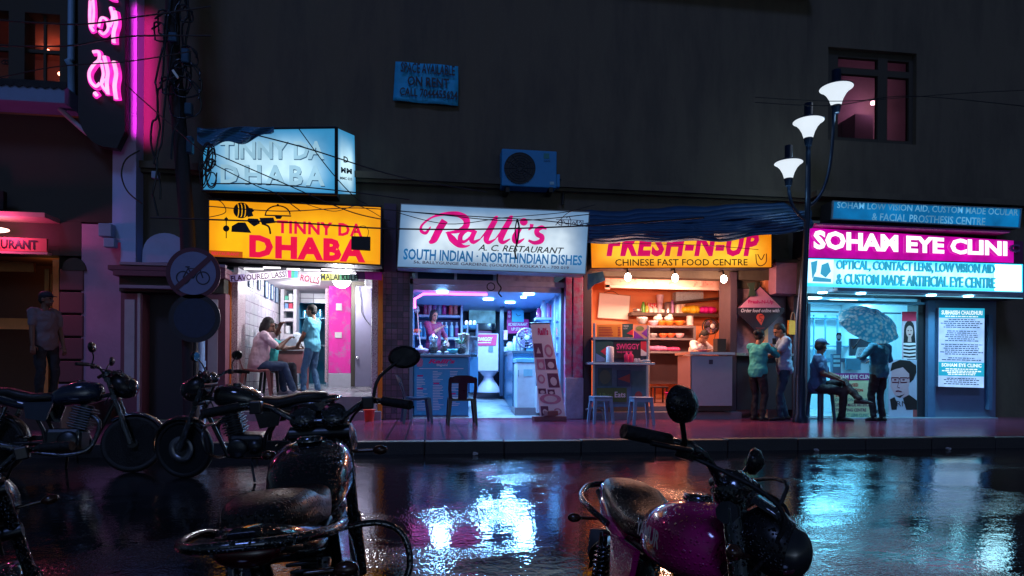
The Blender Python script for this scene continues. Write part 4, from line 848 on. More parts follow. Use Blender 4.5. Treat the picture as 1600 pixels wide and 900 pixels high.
# shelves with bottles on the left
t = thing('shelf_unit', 'blue shelf unit filled with bottles at the left of the blue shop', 'shelf unit', at(685, 560, 14.6)); SHB = M('shelf_bluegrey', (.4, .45, .6), .4)
mb = MB(); bpx(mb, 650, 461, 721, 560, 15.0, .05); mb.build('back_panel', M('shelf_back_navy', (.03, .06, .16), .5), t)
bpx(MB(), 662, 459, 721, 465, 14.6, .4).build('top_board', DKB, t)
for y in (492, 526.5): bpx(MB(), 652, y, 719.5, y+3.5, 14.6, .4).build('shelf', SHB, t)
bpx(MB(), 720, 459, 723, 560, 14.58, .45).build('side_board', SHB, t)
def bottle(px, py, Y, h, r, liq, label, group, cap=(.8, .82, .85), fill=.6, tint=(.45, .55, .75)):
    p = at(px, py, Y); mb = MB(); mb.use(M('bottle_liquid_%s' % '_'.join('%d' % int(v*100) for v in liq), liq, .15, var=.25, scale=20)); mb.lathe([(r*.96, 0), (r, .01), (r, h*fill)], p, n=12)
    mb.use(M('bottle_clear_%d' % int(tint[0]*100), tint, .08, coat=.6)); mb.lathe([(r, h*fill+.0005), (r, h*.7), (r*.42, h*.86), (r*.4, h*.93)], p, n=12); mb.use(M('cap_%d' % int(cap[0]*100), cap, .4)); mb.lathe([(r*.5, h*.93), (r*.5, h)], p, n=12)
    return single(mb, 'bottle', label, 'bottle', None, group)
ordn = ('first', 'second', 'third', 'fourth', 'fifth', 'sixth', 'seventh', 'eighth', 'ninth')
cols = [(.5, .1, .2), (.62, .3, .42), (.35, .14, .4), (.3, .4, .5), (.6, .05, .3), (.75, .12, .1), (.7, .3, .25)]
cn = ('red', 'pale pink', 'purple', 'grey blue', 'pink', 'red orange', 'peach')
for i, px in enumerate((664.5, 671.5, 679, 686.5, 694, 704.5, 712)): bottle(px, 491.5, 14.75, .37, .05, cols[i], cn[i] + ' juice bottle on the upper shelf of the blue shop, %s from the left' % ordn[i], 'juice bottles on the upper shelf')
cols = [(.1, .3, .5), (.12, .35, .5), (.1, .25, .45), (.3, .5, .6), (.4, .1, .3), (.1, .3, .5)]; cn = ('blue', 'deep blue', 'dark blue', 'pale blue', 'plum', 'sea blue')
for i, px in enumerate((657, 690.5, 697, 705.5, 713.5, 664)): bottle(px, 526, 14.75, .33, .045, cols[i], cn[i] + ' water bottle on the lower shelf of the blue shop', 'water bottles on the lower shelf')
for i, (px, c, n_) in enumerate(((645, (.85, .3, .12), 'orange'), (649.5, (.8, .15, .1), 'red'), (653, (.85, .4, .2), 'amber'))):
    p = at(px+2, 517, 13.4); mb = MB(); mb.ell(p, (.045, .045, .045)); single(mb, 'fruit', n_ + ' fruit on the small ledge at the left end of the blue shop', 'fruit', M('fruit_'+n_, c, .4))
single(bpx(MB(), 643.5, 520, 655, 523, 13.3, .25), 'ledge_board', 'small white ledge board carrying fruit at the left jamb of the blue shop', 'shelf', SHB)
p = at(649, 485, 13.4); mb = MB(); mb.ell(p, (.09, .08, .06)); mb.ell(p+Vector((.03, -.05, .05)), (.05, .05, .05)); single(mb, 'ornament', 'rounded dark ornament hanging at the left jamb of the blue shop', 'ornament', M('ornament_grey', (.3, .3, .34), .4, var=.8, scale=30)); 
mb = MB(); mb.tube([at(652, 484, 13.2), at(654, 515, 13.2), at(658, 549, 12.8)], .012, 6); single(mb, 'stick', 'thin pale stick leaning from the counter up to the ornament', 'stick', M('stick_tan', (.5, .38, .3), .5))
# left counter with the menu
t = thing('counter', 'blue menu fronted counter of the drinks shop with a grey top', 'counter', at(690, 650, 12.3)); yc = 12.2
mb = MB(); bpx(mb, 645, 557.5, 732, 650, yc, .62); mb.build('body', M('counter_blue', (.05, .26, .50), .4, var=.2), t); mb = MB(); bpx(mb, 643, 553, 735, 557.4, yc-.05, .75, .008); mb.build('counter_top', M('counter_top_grey', (.2, .25, .32), .25), t)
bpx(MB(), 644, 650.2, 733, 657, yc-.02, .6).build('plinth', STEPC, t)
MF = PF(yc-.012, (647, 559), (731, 559), (731, 648), (647, 648)); mb = MB(); MF.panel(mb, t=.006); mb.build('menu_sheet', M('menu_cyan_sheet', (.04, .36, .62), .35, var=.15), t)
mb = MB(); MF.T(mb, "Ralli's", 669, 561, 711, 568, bold=.04, shear=.3, h=.009); mb.build('menu_title', M('menu_pink', (.7, .02, .2), .5), t)
mb = MB(); MF.T(mb, 'Biguni', 682, 568.5, 699, 573, bold=.02, h=.009); r3 = random.Random(3)
for cx, yy0, yy1 in ((651, 590, 642), (676, 580, 596), (676, 602, 640), (703, 580, 612), (703, 618, 634)):
    y = yy0
    while y < yy1: w_ = r3.uniform(7, 17); MF.P(mb, [(cx, y), (cx+w_, y), (cx+w_, y+.8), (cx, y+.8)], .009); y += 2.5
MF.P(mb, [(655, 575.3), (724, 575.3), (724, 576.4), (655, 576.4)], .009); mb.build('menu_lines', M('menu_white', (.7, .78, .82), .5), t)
mb = MB()
for cx, y in ((652, 586), (677, 598), (703, 614), (652, 606)): MF.P(mb, [(cx, y), (cx+9, y), (cx+9, y+2.2), (cx, y+2.2)], .0095)
mb.build('menu_heading', M('menu_pink'), t)
mb = MB(); MF.disc(mb, *MF.uv(655, 565), .07, .07, .009); MF.P(mb, [(650, 568), (661, 568), (659, 573), (652, 573)], .0095); mb.build('menu_picture', M('menu_food', (.6, .2, .3), .5, var=.8, scale=40), t)
zc = Z(553, 690, yc-.05)
def on(px, dy=0): return Vector((X(px, yc+.1+dy, 553), yc+.1+dy, zc+.001))
for i, (px, s) in enumerate(((677, 1.1), (694, .95), (721, 1.15))):
    t = thing('potted_plant', ('spiky pale leaved plant in a dark scaly pot, leftmost on the counter', 'low pale leaved plant in a dark scaly pot, middle of the counter', 'green leaved plant in a tall dark scaly pot beside the cups')[i], 'plant', on(px))
    o = on(px); mb = MB(); mb.lathe([(.04*s, 0), (.075*s, .04*s), (.085*s, .1*s), (.06*s, .17*s), (.05*s, .17*s)], o, n=14); mb.build('pot', M('scaly_pot', (.05, .05, .06), .4, bump=1, bscale=45), t)
    mb = MB(); r4 = random.Random(i)
    for k in range(22):
        a = r4.uniform(0, 2*pi); e = r4.uniform(.2, 1.2); L_ = r4.uniform(.12, .2)*s; d = Vector((cos(a)*cos(e), sin(a)*cos(e), sin(e))); b0 = o + Vector((0, 0, .16*s)); sd_ = d.cross(Vector((0, 0, 1))).normalized()*.014
        mb.add([b0, b0+d*L_*.5+sd_, b0+d*L_-Vector((0, 0, .03)), b0+d*L_*.5-sd_], [(0, 1, 2, 3)])
    mb.build('leaf_cluster', M('pale_leaf' if i < 2 else 'green_leaf', (.45, .5, .5) if i < 2 else (.12, .3, .2), .5), t)
for i, (px, h) in enumerate(((714, .30), (719, .40), (726, .42), (730, .40))):
    o = on(px, .15); mb = MB(); mb.lathe([(.03, 0), (.042, h-.02), (.046, h-.02), (.046, h), (.02, h)], o, n=14); single(mb, 'cup_stack', 'stack of white paper cups on the counter, %s from the left' % ordn[i], 'cups', M('cup_white', (.8, .8, .78), .5), 'stacks of paper cups')
o = on(707, -.02); mb = MB(); mb.lathe([(.04, 0), (.1, .04), (.115, .1), (.105, .1), (.06, .03)], o, n=16); single(mb, 'bowl', 'turquoise bowl at the front of the counter', 'bowl', M('bowl_turquoise', (.1, .5, .6), .3))
o = on(657, 0); mb = MB(); mb.lathe([(.1, 0), (.16, .05), (.16, .09), (.05, .12), (.03, .16)], o, n=16); single(mb, 'dish', 'lilac covered dish at the left end of the counter', 'dish', M('dish_lilac', (.5, .35, .55), .3))
for i, px in enumerate((686, 698)):
    o = on(px, -.1); mb = MB(); mb.ell(o+Vector((0, 0, .03)), (.045, .04, .03)); single(mb, 'bun', 'small pale round bun at the counter edge, %s of two' % ('left', 'right')[i], 'bun', M('bun_pale', (.6, .62, .66), .6))
# glass case at the right end of the counter
t = thing('display_case', 'blue glass display case at the right end of the counter', 'display case', on(739)); mb = MB(); bpx(mb, 731, 527, 746, 552.5, 12.5, .35); mb.build('cabinet', M('case_blue_items', (.2, .35, .6), .25, var=.9, scale=16), t); mb = MB()
for r in ((730, 506, 731.5, 553), (745.5, 506, 747, 553), (731.6, 525, 745.4, 527)): bpx(mb, *r, 12.47, .42)
mb.build('frame', M('case_frame', (.45, .55, .7), .3, .6), t); bpx(MB(), 724, 508, 746, 513, 12.6, .3).build('top_shelf', M('case_top', (.05, .2, .32), .3), t)
for i, px in enumerate((729, 735, 741.5)):
    p = at(px, 507.5, 12.7); mb = MB(); mb.lathe([(.03, 0), (.035, .06), (.015, .085)], p, n=10); single(mb, 'jar', 'small white jar on top of the glass case, %s from the left' % ordn[i], 'jar', M('jar_white', (.75, .8, .82), .3), 'white jars on the glass case')
mb = MB(); bpx(mb, 734, 557.5, 747, 613, 12.9, .7); single(mb, 'side_counter', 'pale blue side counter below the glass case', 'counter', M('side_counter_blue', (.12, .34, .56), .4))
# mixer standing before the woman
p = on(677, .22); t = thing('blender', 'tall steel blender jar on the counter in front of the woman', 'blender', p); MB().lathe([(.08, 0), (.075, .12), (.05, .13)], p, n=14).build('base', M('blender_dark', (.1, .1, .12), .3), t); MB().lathe([(.05, .131), (.085, .3), (.09, .33), (.05, .37), (.02, .4)], p, n=16).build('jug', M('steel'), t)
# board with the red poster and the pedestal under it
t = thing('board', 'lilac board with a pink delivery poster behind the counter', 'board', at(762, 580, 14.6)); bpx(MB(), 746, 521, 778.5, 579, 14.6, .06).build('panel', M('board_lilac', (.55, .46, .62), .5), t); f = PF(14.588, (745, 522.5), (777, 522.5), (775, 540), (745, 540)); mb = MB(); f.panel(mb, t=.006); ps = mb.build('poster', M('poster_pink_red', (.7, .03, .13), .5), t); mb = MB(); f.T(mb, 'SWIGGY', 746, 527, 770, 533, bold=.03, h=.009); f.P(mb, [(747, 535), (768, 535), (768, 536), (747, 536)], .009); mb.build('lettering', M('poster_white', (.8, .78, .8), .5), ps); bpx(MB(), 763.5, 541, 770.5, 550, 14.585, .012).build('leaflet', M('leaflet_blue', (.15, .2, .4), .5, var=.7, scale=60), t)
p = at(764, 613, 14.8); mb = MB(); mb.lathe([(.3, 0), (.3, .05), (.22, .16), (.12, .3), (.11, .36), (.2, .46), (.26, .5)], (p.x, 14.9, p.z), n=24); single(mb, 'pedestal', 'white hourglass pedestal standing under the lilac board', 'pedestal', M('pedestal_white', (.6, .55, .68), .4))
single(bpx(MB(), 781, 470, 787, 618, 14.7, .1), 'post', 'dark steel post between the lilac board and the right counter', 'post', M('post_navy', (.03, .06, .12), .3))
# notices on the dark wall
t = thing('wall_clock', 'square cyan wall clock above the magenta notice', 'clock', at(809, 494, 15)); bpx(MB(), 800, 484, 818.5, 503, 14.9, .05, .008).build('case', M('clock_cyan', (.08, .5, .68), .4), t); f = PF(14.89, (800, 484), (818.5, 484), (818.5, 503), (800, 503)); mb = MB(); mb.ribbon([(809, 494), (806, 490)], .8, lambda x, y, e: f.m(x, y, .004+e)); mb.ribbon([(809, 494), (814, 492)], .8, lambda x, y, e: f.m(x, y, .005+e)); mb.build('hands', INK, t); bpx(MB(), 805, 479, 814, 484, 14.92, .04).build('hook_box', M('clock_cyan'), t)
t = thing('notice', 'magenta notice reading ac restaurant up stairs on the dark wall', 'notice', at(809, 511, 15)); f = PF(14.95, (792, 499), (826, 499), (826, 521), (792, 521)); mb = MB(); f.panel(mb, t=.008); mb.build('board', M('notice_magenta', (.62, .01, .2), .5), t); mb = MB(); f.T(mb, 'AC RESTAURANT', 794, 504.5, 824, 509, bold=.02, h=.012); f.T(mb, 'UP STAIRS', 799, 512, 819, 516.5, bold=.02, h=.012); mb.build('lettering', M('poster_white'), t)
t = thing('notice', 'narrow magenta notice with two round pictures left of the cyan clock', 'notice', at(796, 492, 15)); f = PF(14.95, (792.5, 484), (799, 484), (799, 498), (792.5, 498)); mb = MB(); f.panel(mb, t=.008); mb.build('board', M('notice_magenta'), t); mb = MB(); f.disc(mb, .5, .28, .35, .17, .012); f.disc(mb, .5, .72, .35, .17, .012); mb.build('picture', M('notice_pink', (.75, .3, .5), .5), t)
# right counter, cooler, fan
t = thing('counter', 'dark topped blue counter at the right of the drinks shop', 'counter', at(815, 632, 12.9)); xr_ = xb-.02
mb = MB(); mb.slab([(X(785, 15.2), 15.2, .5), (X(801, 12.95), 12.95, .25), (xr_, 12.95, .25), (xr_, 15.2, .5)], (0, 0, Z(552, 800, 12.95)-.25)); mb.build('body', M('right_counter_blue', (.06, .18, .32), .3, var=.3), t)
zr = Z(552, 800, 12.95)+.2
mb = MB(); mb.slab([(X(784, 15.2), 15.25, zr-.2+.001), (X(800, 12.9), 12.9, zr-.2+.001), (xr_, 12.9, zr-.2+.001), (xr_, 15.25, zr-.2+.001)], (0, 0, .05)); mb.build('counter_top', M('top_dark', (.05, .07, .1), .2), t)
zr = zr - .15
mb = MB(); mb.box((X(805, 12.4), 12.4, PZ), (X(846, 12.4), 13.0, PZ+.2), .01); single(mb, 'plinth', 'low grey plinth under the white cooler', 'plinth', STEPC)
t = thing('cooler', 'white chest cooler cabinet in front of the right counter', 'cooler', at(822, 640, 12.45)); bpx(MB(), 808, 567, 838, 637.5, 12.45, .5, .015).build('body', M('cooler_white', (.72, .8, .85), .35), t); bpx(MB(), 807, 560, 839, 566.5, 12.44, .52, .01).build('lid', M('cooler_lid_blue', (.2, .5, .66), .35), t); bpx(MB(), 809.5, 578, 811, 588, 12.42, .03).build('handle', M('cooler_handle', (.3, .42, .5), .3), t); bpx(MB(), 818, 577, 832, 588, 12.445, .005).build('sticker', M('sticker_cyan', (.3, .6, .7), .5), t)
single(bpx(MB(), 838.5, 604, 846, 645, 12.3, .4, .01), 'box', 'white box standing on end beside the cooler behind the food banner', 'box', M('cooler_white'))
for i, (px, h, r, c, lab) in enumerate(((797, .2, .07, (.5, .6, .7), 'squat steel jar on the right counter'), (805, .32, .05, (.5, .66, .75), 'tall glass jar on the right counter'), (810.5, .3, .05, (.6, .7, .78), 'glass jar with a pale lid on the right counter'), (816, .22, .05, (.7, .78, .82), 'short white jar beside the fan'))):
    mb = MB(); mb.lathe([(r*.9, 0), (r, .02), (r, h*.8), (r*.7, h*.86), (r*.75, h)], (X(px, 13.3), 13.3, zr+.001), n=14); single(mb, 'jar', lab, 'jar', M('jar_tone_%d' % i, c, .15))
single(MB().box((X(788, 13.6), 13.5, zr+.001), (X(799, 13.6), 13.7, zr+.1), .01), 'weighing_scale', 'small pale weighing scale at the left end of the right counter', 'scale', M('jar_tone_2'))
single(bpx(MB(), 787, 516, 793, 531, 14.6, .05, .004), 'leaflet', 'pink and white leaflet fixed on the dark post', 'leaflet', M('leaflet_pink', (.75, .25, .35), .5, col2=(.8, .75, .78), scale=9))
def table_fan(px, py, Y, r, label, mat, base=True):
    p = at(px, py, Y); t = thing('fan', label, 'fan', p); mb = MB()
    n = 40; ring = [p + Vector((r*cos(2*pi*i/n), 0, r*sin(2*pi*i/n))) for i in range(n+1)]; mb.tube(ring, .012, 6); mb.tube([q + Vector((0, .1, 0)) for q in ring], .012, 6)
    for i in range(16): a = 2*pi*i/16; mb.tube([p + Vector((.05*cos(a), -.05, .05*sin(a))), p + Vector((r*.6*cos(a), -.05, r*.6*sin(a))), p + Vector((r*cos(a), 0, r*sin(a)))], .0035, 4)
    for q in (.4, .7): mb.tube([p + Vector((r*q*cos(2*pi*i/24), -.05, r*q*sin(2*pi*i/24))) for i in range(25)], .004, 4)
    mb.build('guard', mat, t); mb = MB(); mb.ell(p + Vector((0, -.05, 0)), (.055, .02, .055)); mb.build('boss', M('fan_boss', (.6, .6, .66), .3), t)
    mb = MB()
    for k in range(4):
        a = k*pi/2+.3; q = []
        for i in range(7): b = a + 1.1*i/6; q.append(p + Vector((r*.85*cos(b), .05-.03*i/6, r*.85*sin(b))))
        mb.add([p + Vector((.03*cos(a), .04, .03*sin(a)))] + q, [tuple(range(8))])
    mb.build('blade_set', M('fan_blade', (.2, .14, .26), .3), t)
    mb = MB(); mb.ell(p + Vector((0, .16, 0)), (.07, .1, .07)); mb.build('motor', BLACKMET, t)
    mb = MB()
    if base: mb.tube([p + Vector((0, .16, -.05)), p + Vector((0, .16, -r-.08))], .02, 8); mb.lathe([(.12, 0), (.12, .02), (.03, .04)], p + Vector((0, .16, -r-.1)))
    else: mb.tube([p + Vector((0, .16, 0)), p + Vector((.22, .3, 0))], .02, 8); mb.box(p + Vector((.2, .22, -.08)), p + Vector((.26, .36, .08)))
    mb.build('stand', BLACKMET, t); return t
table_fan(823, 528, 13.1, .2, 'round purple table fan behind the tall food banner', M('fan_guard_mauve', (.35, .3, .45), .3, .5))
single(bpx(MB(), 838, 496, 868, 499.5, 13.2, .3), 'wall_shelf', 'white wall shelf at the upper right of the drinks shop', 'shelf', SHB)
for i, (px, h, r, c, lab) in enumerate(((842, .2, .06, (.35, .03, .15), 'maroon tin on the white wall shelf'), (849, .36, .07, (.5, .52, .65), 'big pale jar on the white wall shelf'), (856, .3, .06, (.55, .2, .45), 'mauve jar on the white wall shelf'), (863, .34, .07, (.8, .05, .18), 'red jar at the right end of the white wall shelf'))):
    mb = MB(); mb.lathe([(r, 0), (r, h*.7), (r*.6, h*.82), (r*.6, h)], (X(px, 13.3), 13.3, Z(496, px, 13.2)+.001), n=14); single(mb, 'jar', lab, 'jar', M('wall_jar_%d' % i, c, .25, var=.4, scale=20))
t = thing('shelf_unit', 'narrow pale blue shelf unit along the right wall of the drinks shop', 'shelf unit', at(870, 630, 12.6)); mb = MB(); bpx(mb, 866, 452, 869, 640, 12.5, .05); bpx(mb, 875, 452, 877, 640, 12.5, .05); mb.build('upright', SHB, t)
for y in (500, 525, 550, 575, 600): bpx(MB(), 869.1, y, 874.9, y+2, 12.5, .3).build('shelf', SHB, t)
for i, y in enumerate((499.5, 524.5, 549.5, 574.5, 599.5)):
    p = at(872, y, 12.65); mb = MB(); mb.lathe([(.035, 0), (.035, .15), (.015, .2), (.015, .24)], p, n=10); single(mb, 'bottle', 'bottle on the narrow shelf unit, %s from the top' % ordn[i], 'bottle', M('side_bottle_%d' % (i % 3), ((.2, .4, .7), (.6, .1, .35), (.5, .6, .7))[i % 3], .2), 'bottles on the narrow shelf unit')
# food banner and the bricks holding it
t = thing('banner_stand', 'leaning white food banner with purple dish pictures between cooler and pillar', 'banner stand', at(860, 655, 11.75))
f = Face(at(829, 505, 12.0), at(859, 505, 12.0), at(884, 652, 11.65), at(844, 652, 11.65)); mb = MB(); mb.slab([f(0, 0, -.01), f(0, 1, -.01), f(1, 1, -.01), f(1, 0, -.01)], f.n*.01); mb.build('sheet', M('banner_sheet', (.72, .6, .68), .5, var=.1), t)
mb = MB(); mb.cyl(f(-.02, 0), f(1.02, 0), .014, 8); mb.cyl(f(-.02, 1), f(1.02, 1), .02, 8); mb.build('rail', GREYMET, t); mb = MB(); mb.tube([f(.5, 0, -.03), f(.5, 1, -.25)], .012, 6); mb.build('rear_pole', GREYMET, t)
mb = MB(); f.text(mb, "Ralli's", .3, .05, .85, .13, bold=.04, shear=.25, h=.004); mb.build('title', M('banner_crimson', (.6, .01, .12), .5), t)
PD = M('dish_plum', (.14, .03, .09), .5, var=.5, scale=30); PL = M('dish_rose', (.5, .18, .3), .5, var=.6, scale=30); PW = M('dish_cream', (.62, .5, .55), .5)
for nm, m_, shp in (('dish_picture', PD, [('r', .04, .22, .44, .37), ('r', .48, .385, .97, .5), ('r', .5, .54, .97, .69), ('r', .04, .7, .36, .755), ('r', .42, .71, .72, .76), ('r', .06, .885, .36, .985)]), ('dish_picture', PL, [('d', .72, .3, .2, .07), ('r', .1, .39, .45, .5), ('d', .22, .6, .16, .05), ('d', .5, .81, .44, .055), ('d', .72, .94, .16, .035)])):
    for s_ in shp:
        mb = MB()
        if s_[0] == 'r': f.panel(mb, s_[1], s_[2], s_[3], s_[4], h=.001, t=.003)
        else: f.disc(mb, *s_[1:], h=.003)
        o = mb.build(nm, m_, t); mb = MB()
        if s_[0] == 'r': f.disc(mb, (s_[1]+s_[3])/2, (s_[2]+s_[4])/2+.01, .3*(s_[3]-s_[1]), .3*(s_[4]-s_[2]), h=.006, n=3 if s_[1] == .04 and s_[2] == .22 else 16, a0=-pi/2, a1=3*pi/2)
        else: f.disc(mb, s_[1], s_[2], s_[3]*.6, s_[4]*.6, h=.005)
        mb.build('food', PW, o)
BR = M('brick_plum', (.2, .08, .09), .8, var=.3, scale=20, bump=.3)
for i, (px, py, w, h, rz, lab) in enumerate(((842, 659, .26, .09, .3, 'brick lying left of the banner foot'), (858, 660, .24, .1, -.2, 'brick lying under the banner foot'), (872, 660, .27, .09, .1, 'brick lying right of the banner foot'), (860, 652, .25, .09, .5, 'brick laid on top against the banner foot'))):
    p = at(px, py, 11.55); mb = MB(); bm = bmesh.new(); bmesh.ops.create_cube(bm, size=1); bmesh.ops.bevel(bm, geom=bm.edges[:], offset=.06, segments=1, affect='EDGES'); mb.bm(bm, Matrix.Translation((p.x, 11.5-.0*i, PZ+h/2+(.1 if i == 3 else 0))) @ Matrix.Rotation(rz, 4, 'Z') @ Matrix.Diagonal((w, .12, h, 1))); single(mb, 'brick', lab, 'brick', BR)
mb = MB(); mb.tube(bez([at(916, 640, 11.8), at(924, 638, 11.7), at(940, 640, 11.7), at(942, 650, 11.7), at(943, 656, 11.7)], 5), .02, 8); single(mb, 'pipe_rail', 'bent grey pipe rail at the foot of the pink pillar', 'pipe', GREYMET)
# ================================================================== shop 3
s3 = thing('shop', 'warm orange lit noodle shop with laden shelves under the blue tarpaulin', 'shop', (X(1035), YF+.1, PZ))
PEACH = M('peach_wall', (.82, .31, .13), .7, var=.12, scale=2)
xa, xb = X(925), X(1195); zf3, zt3, YB3 = .44, 3.12, 14.2
room(s3, xa, xb, YF+.02, YB3, zf3, zf3+.06, zt3, PEACH, M('floor_dull_red', (.25, .13, .13), .4, var=.3), M('ceiling_orange', (.75, .4, .2), .7))
mb = MB(); mb.box((X(922), YF-.25, PZ-.02), (X(1150), YF+.019, zf3-.1), .01); mb.box((X(925), YF-.02, PZ), (X(1141), YF+.018, zf3)); mb.build('front_step', STEPC, s3)
for i, (px, py, Y) in enumerate(((981, 433, 11.55), (1055, 434, 11.55), (1131, 436, 11.55))):
    p = at(px, py, Y); t = thing('bulb', 'glaring white bulb under the yellow sign, ' + ('left', 'middle', 'right')[i] + ' of three', 'lamp', p, 'bulbs over the noodle shop'); MB().ell(p, (.06, .06, .075), 14, 10).build('glass', glow('bulb_warm_white', (1, .82, .7), 22, noise=.02), t); MB().tube([p+Vector((0, 0, .07)), p+Vector((0, .04, .16)), p+Vector((0, .2, .17))], .018, 8).build('socket', BLACKMET, t)
    lamp('bulb_light', p - Vector((0, 0, .13)), 'POINT', 48, (1, .47, .32), .07, parent=t)
lamp('shop_inner_light', (X(1040, 12.6), 12.6, zt3-.08), 'AREA', 95, (1, .47, .27), 1.2, rot=(0, .25, -1), parent=s3, sy=.2)
mb = MB(); mb.box((X(1000, 12.6), 12.55, zt3-.05), (X(1080, 12.6), 12.65, zt3-.005)); mb.build('strip_light', glow('warm_tube', (1, .7, .5), 8), s3)
t = thing('frieze', 'pinkish glazed frieze with a white frame under the three bulbs', 'frieze', at(1037, 445, 13.1)); bpx(MB(), 953, 428, 1129, 447, 13.12, .03).build('pane', M('frieze_pane', (.75, .5, .42), .5, var=.5, scale=12, col2=(.6, .12, .14), cmask=(.55, .7)), t); mb = MB()
for r in ((946, 426, 953, 452), (1094, 426, 1098, 447), (1129, 426, 1134, 452), (946, 447.2, 1134, 451.5)): bpx(mb, *r, 13.08, .08)
mb.build('frame', M('frieze_white', (.75, .58, .52), .5), t)
t = thing('whiteboard', 'blank white board hanging on the peach wall', 'whiteboard', at(959, 478, YB3-.05)); f = PF(YB3-.06, (936, 457), (985, 462), (982, 500), (933, 497)); mb = MB(); f.panel(mb, t=.012); mb.build('surface', M('board_white', (.78, .76, .74), .35, var=.05), t); mb = MB(); f.frame(mb, .015, .02, .02); mb.build('frame', M('board_frame', (.4, .25, .2), .5), t)
mb = MB(); mb.tube(bez([f(.15, 0, .02), f(.4, -.1, .03), f(.62, .02, .02)], 5), .006, 5); mb.build('hanger', WIRE, t)
WOODD = M('dark_shelf_wood', (.06, .035, .03), .5, var=.3)
Ys = 13.85
single(bpx(MB(), 987, 489, 1137, 494, Ys, .3), 'wall_shelf', 'long dark shelf crowded with bottles and packs on the peach wall', 'shelf', WOODD)
mb = MB(); q = [at(1054, 471, Ys), at(1134, 463, Ys), at(1134, 466, Ys), at(1054, 474, Ys)]; mb.slab(q, (0, .3, 0)); single(mb, 'wall_shelf', 'short slanting upper shelf holding a foil covered box', 'shelf', WOODD)
q = [at(1056, 456, Ys+.05), at(1099, 455, Ys+.05), at(1099, 467, Ys+.05), at(1056, 471, Ys+.05)]; mb = MB(); mb.slab(q, (0, .2, 0)); single(mb, 'box', 'pale blue foil covered box on the slanting upper shelf', 'box', M('foil_blue', (.45, .6, .7), .3, .2, var=.5, scale=25, bump=.5))
zs = Z(489, 1060, Ys)
def stand_on(px, z, Y): return Vector((X(px, Y, 489), Y, z + .001))
items = [('steel_bowl', 'steel bowl at the left end of the long shelf', 'bowl', 996, [(.07, 0), (.1, .02), (.1, .09), (.09, .09)], (.5, .48, .5)), ('bottle', 'green sauce bottle on the long shelf', 'bottle', 1005, [(.05, 0), (.05, .14), (.03, .2), (.03, .24), (.02, .25)], (.1, .4, .06)), ('bottle', 'yellow sauce bottle with a thin neck on the long shelf', 'bottle', 1010.5, [(.045, 0), (.045, .13), (.014, .18), (.012, .26)], (.75, .5, .08)),
    ('jar', 'white jar beside the red packs', 'jar', 1017, [(.05, 0), (.05, .09), (.04, .1)], (.8, .76, .74)), ('jar', 'second white jar below the red packs', 'jar', 1024, [(.055, 0), (.055, .1), (.04, .11)], (.8, .76, .74)), ('mug', 'tall lilac plastic tumbler standing on a jar', 'tumbler', 1031, [(.055, 0), (.06, .2), (.055, .2), (.075, .3), (.085, .42)], (.7, .55, .7)), ('jar', 'short white jar under the tumbler', 'jar', 1035, [(.05, 0), (.05, .08)], (.8, .76, .74)),
    ('jar', 'grey steel canister on the long shelf', 'canister', 1043.5, [(.085, 0), (.085, .24), (.06, .25)], (.45, .42, .46)), ('jar', 'white tub in front of the canister', 'tub', 1048, [(.06, 0), (.06, .1), (.05, .11)], (.8, .76, .74)), ('bottle', 'violet bottle beside the canister', 'bottle', 1050.5, [(.04, 0), (.04, .24), (.025, .3)], (.4, .2, .5)), ('jar', 'white jar right of the canister', 'jar', 1059, [(.06, 0), (.06, .2), (.05, .21)], (.78, .74, .72)), ('jar', 'peach lidded jar next to the yellow packs', 'jar', 1065.5, [(.07, 0), (.07, .17), (.075, .17), (.075, .22)], (.8, .6, .5))]
for i, (nm, lab, cat, px, prof, c) in enumerate(items):
    mb = MB(); mb.lathe(prof, stand_on(px, zs, Ys+.12 + .03*(i % 3)), n=14); single(mb, nm, lab, cat, M('shelf_item_%d' % i, c, .3, metal=.8 if 'steel' in lab else 0))
for px, dy, lab in ((1016, .1, 'left red and white pack on the long shelf'), (1023, .12, 'right red and white pack on the long shelf')):
    p = stand_on(px, zs, Ys+.22); single(MB().box((p.x-.05, p.y, p.z), (p.x+.05, p.y+.06, p.z+.24), .01), 'packet', lab, 'packet', M('pack_red_white', (.75, .03, .05), .4, scale=20, col2=(.8, .7, .7), cmask=(.5, .54)))
def heap(nm, lab, cat, x0, x1, y0, y1, Y, m):
    mb = MB(); a, b = at(x0, y1, Y), at(x1, y0, Y); r_ = random.Random(int(x0)); w = b.x-a.x; h = b.z-a.z
    for k in range(5): mb.ell((a.x+w*(.18+.16*k), Y+.12+r_.uniform(-.03, .03), a.z+h*.42), (w*.2, .12, h*r_.uniform(.38, .55)), 10, 7)
    return single(mb, nm, lab, cat, m)
heap('sachet_heap', 'heap of yellow packs on the long shelf', 'packs', 1068, 1096, 476, 489, Ys, M('yellow_packs', (.85, .45, .02), .4, var=.4, scale=20, bump=.6))
heap('sachet_heap', 'heap of magenta packs at the right end of the long shelf', 'packs', 1095, 1123, 477, 489, Ys, M('magenta_packs', (.7, .01, .35), .4, var=.4, scale=20, bump=.6))
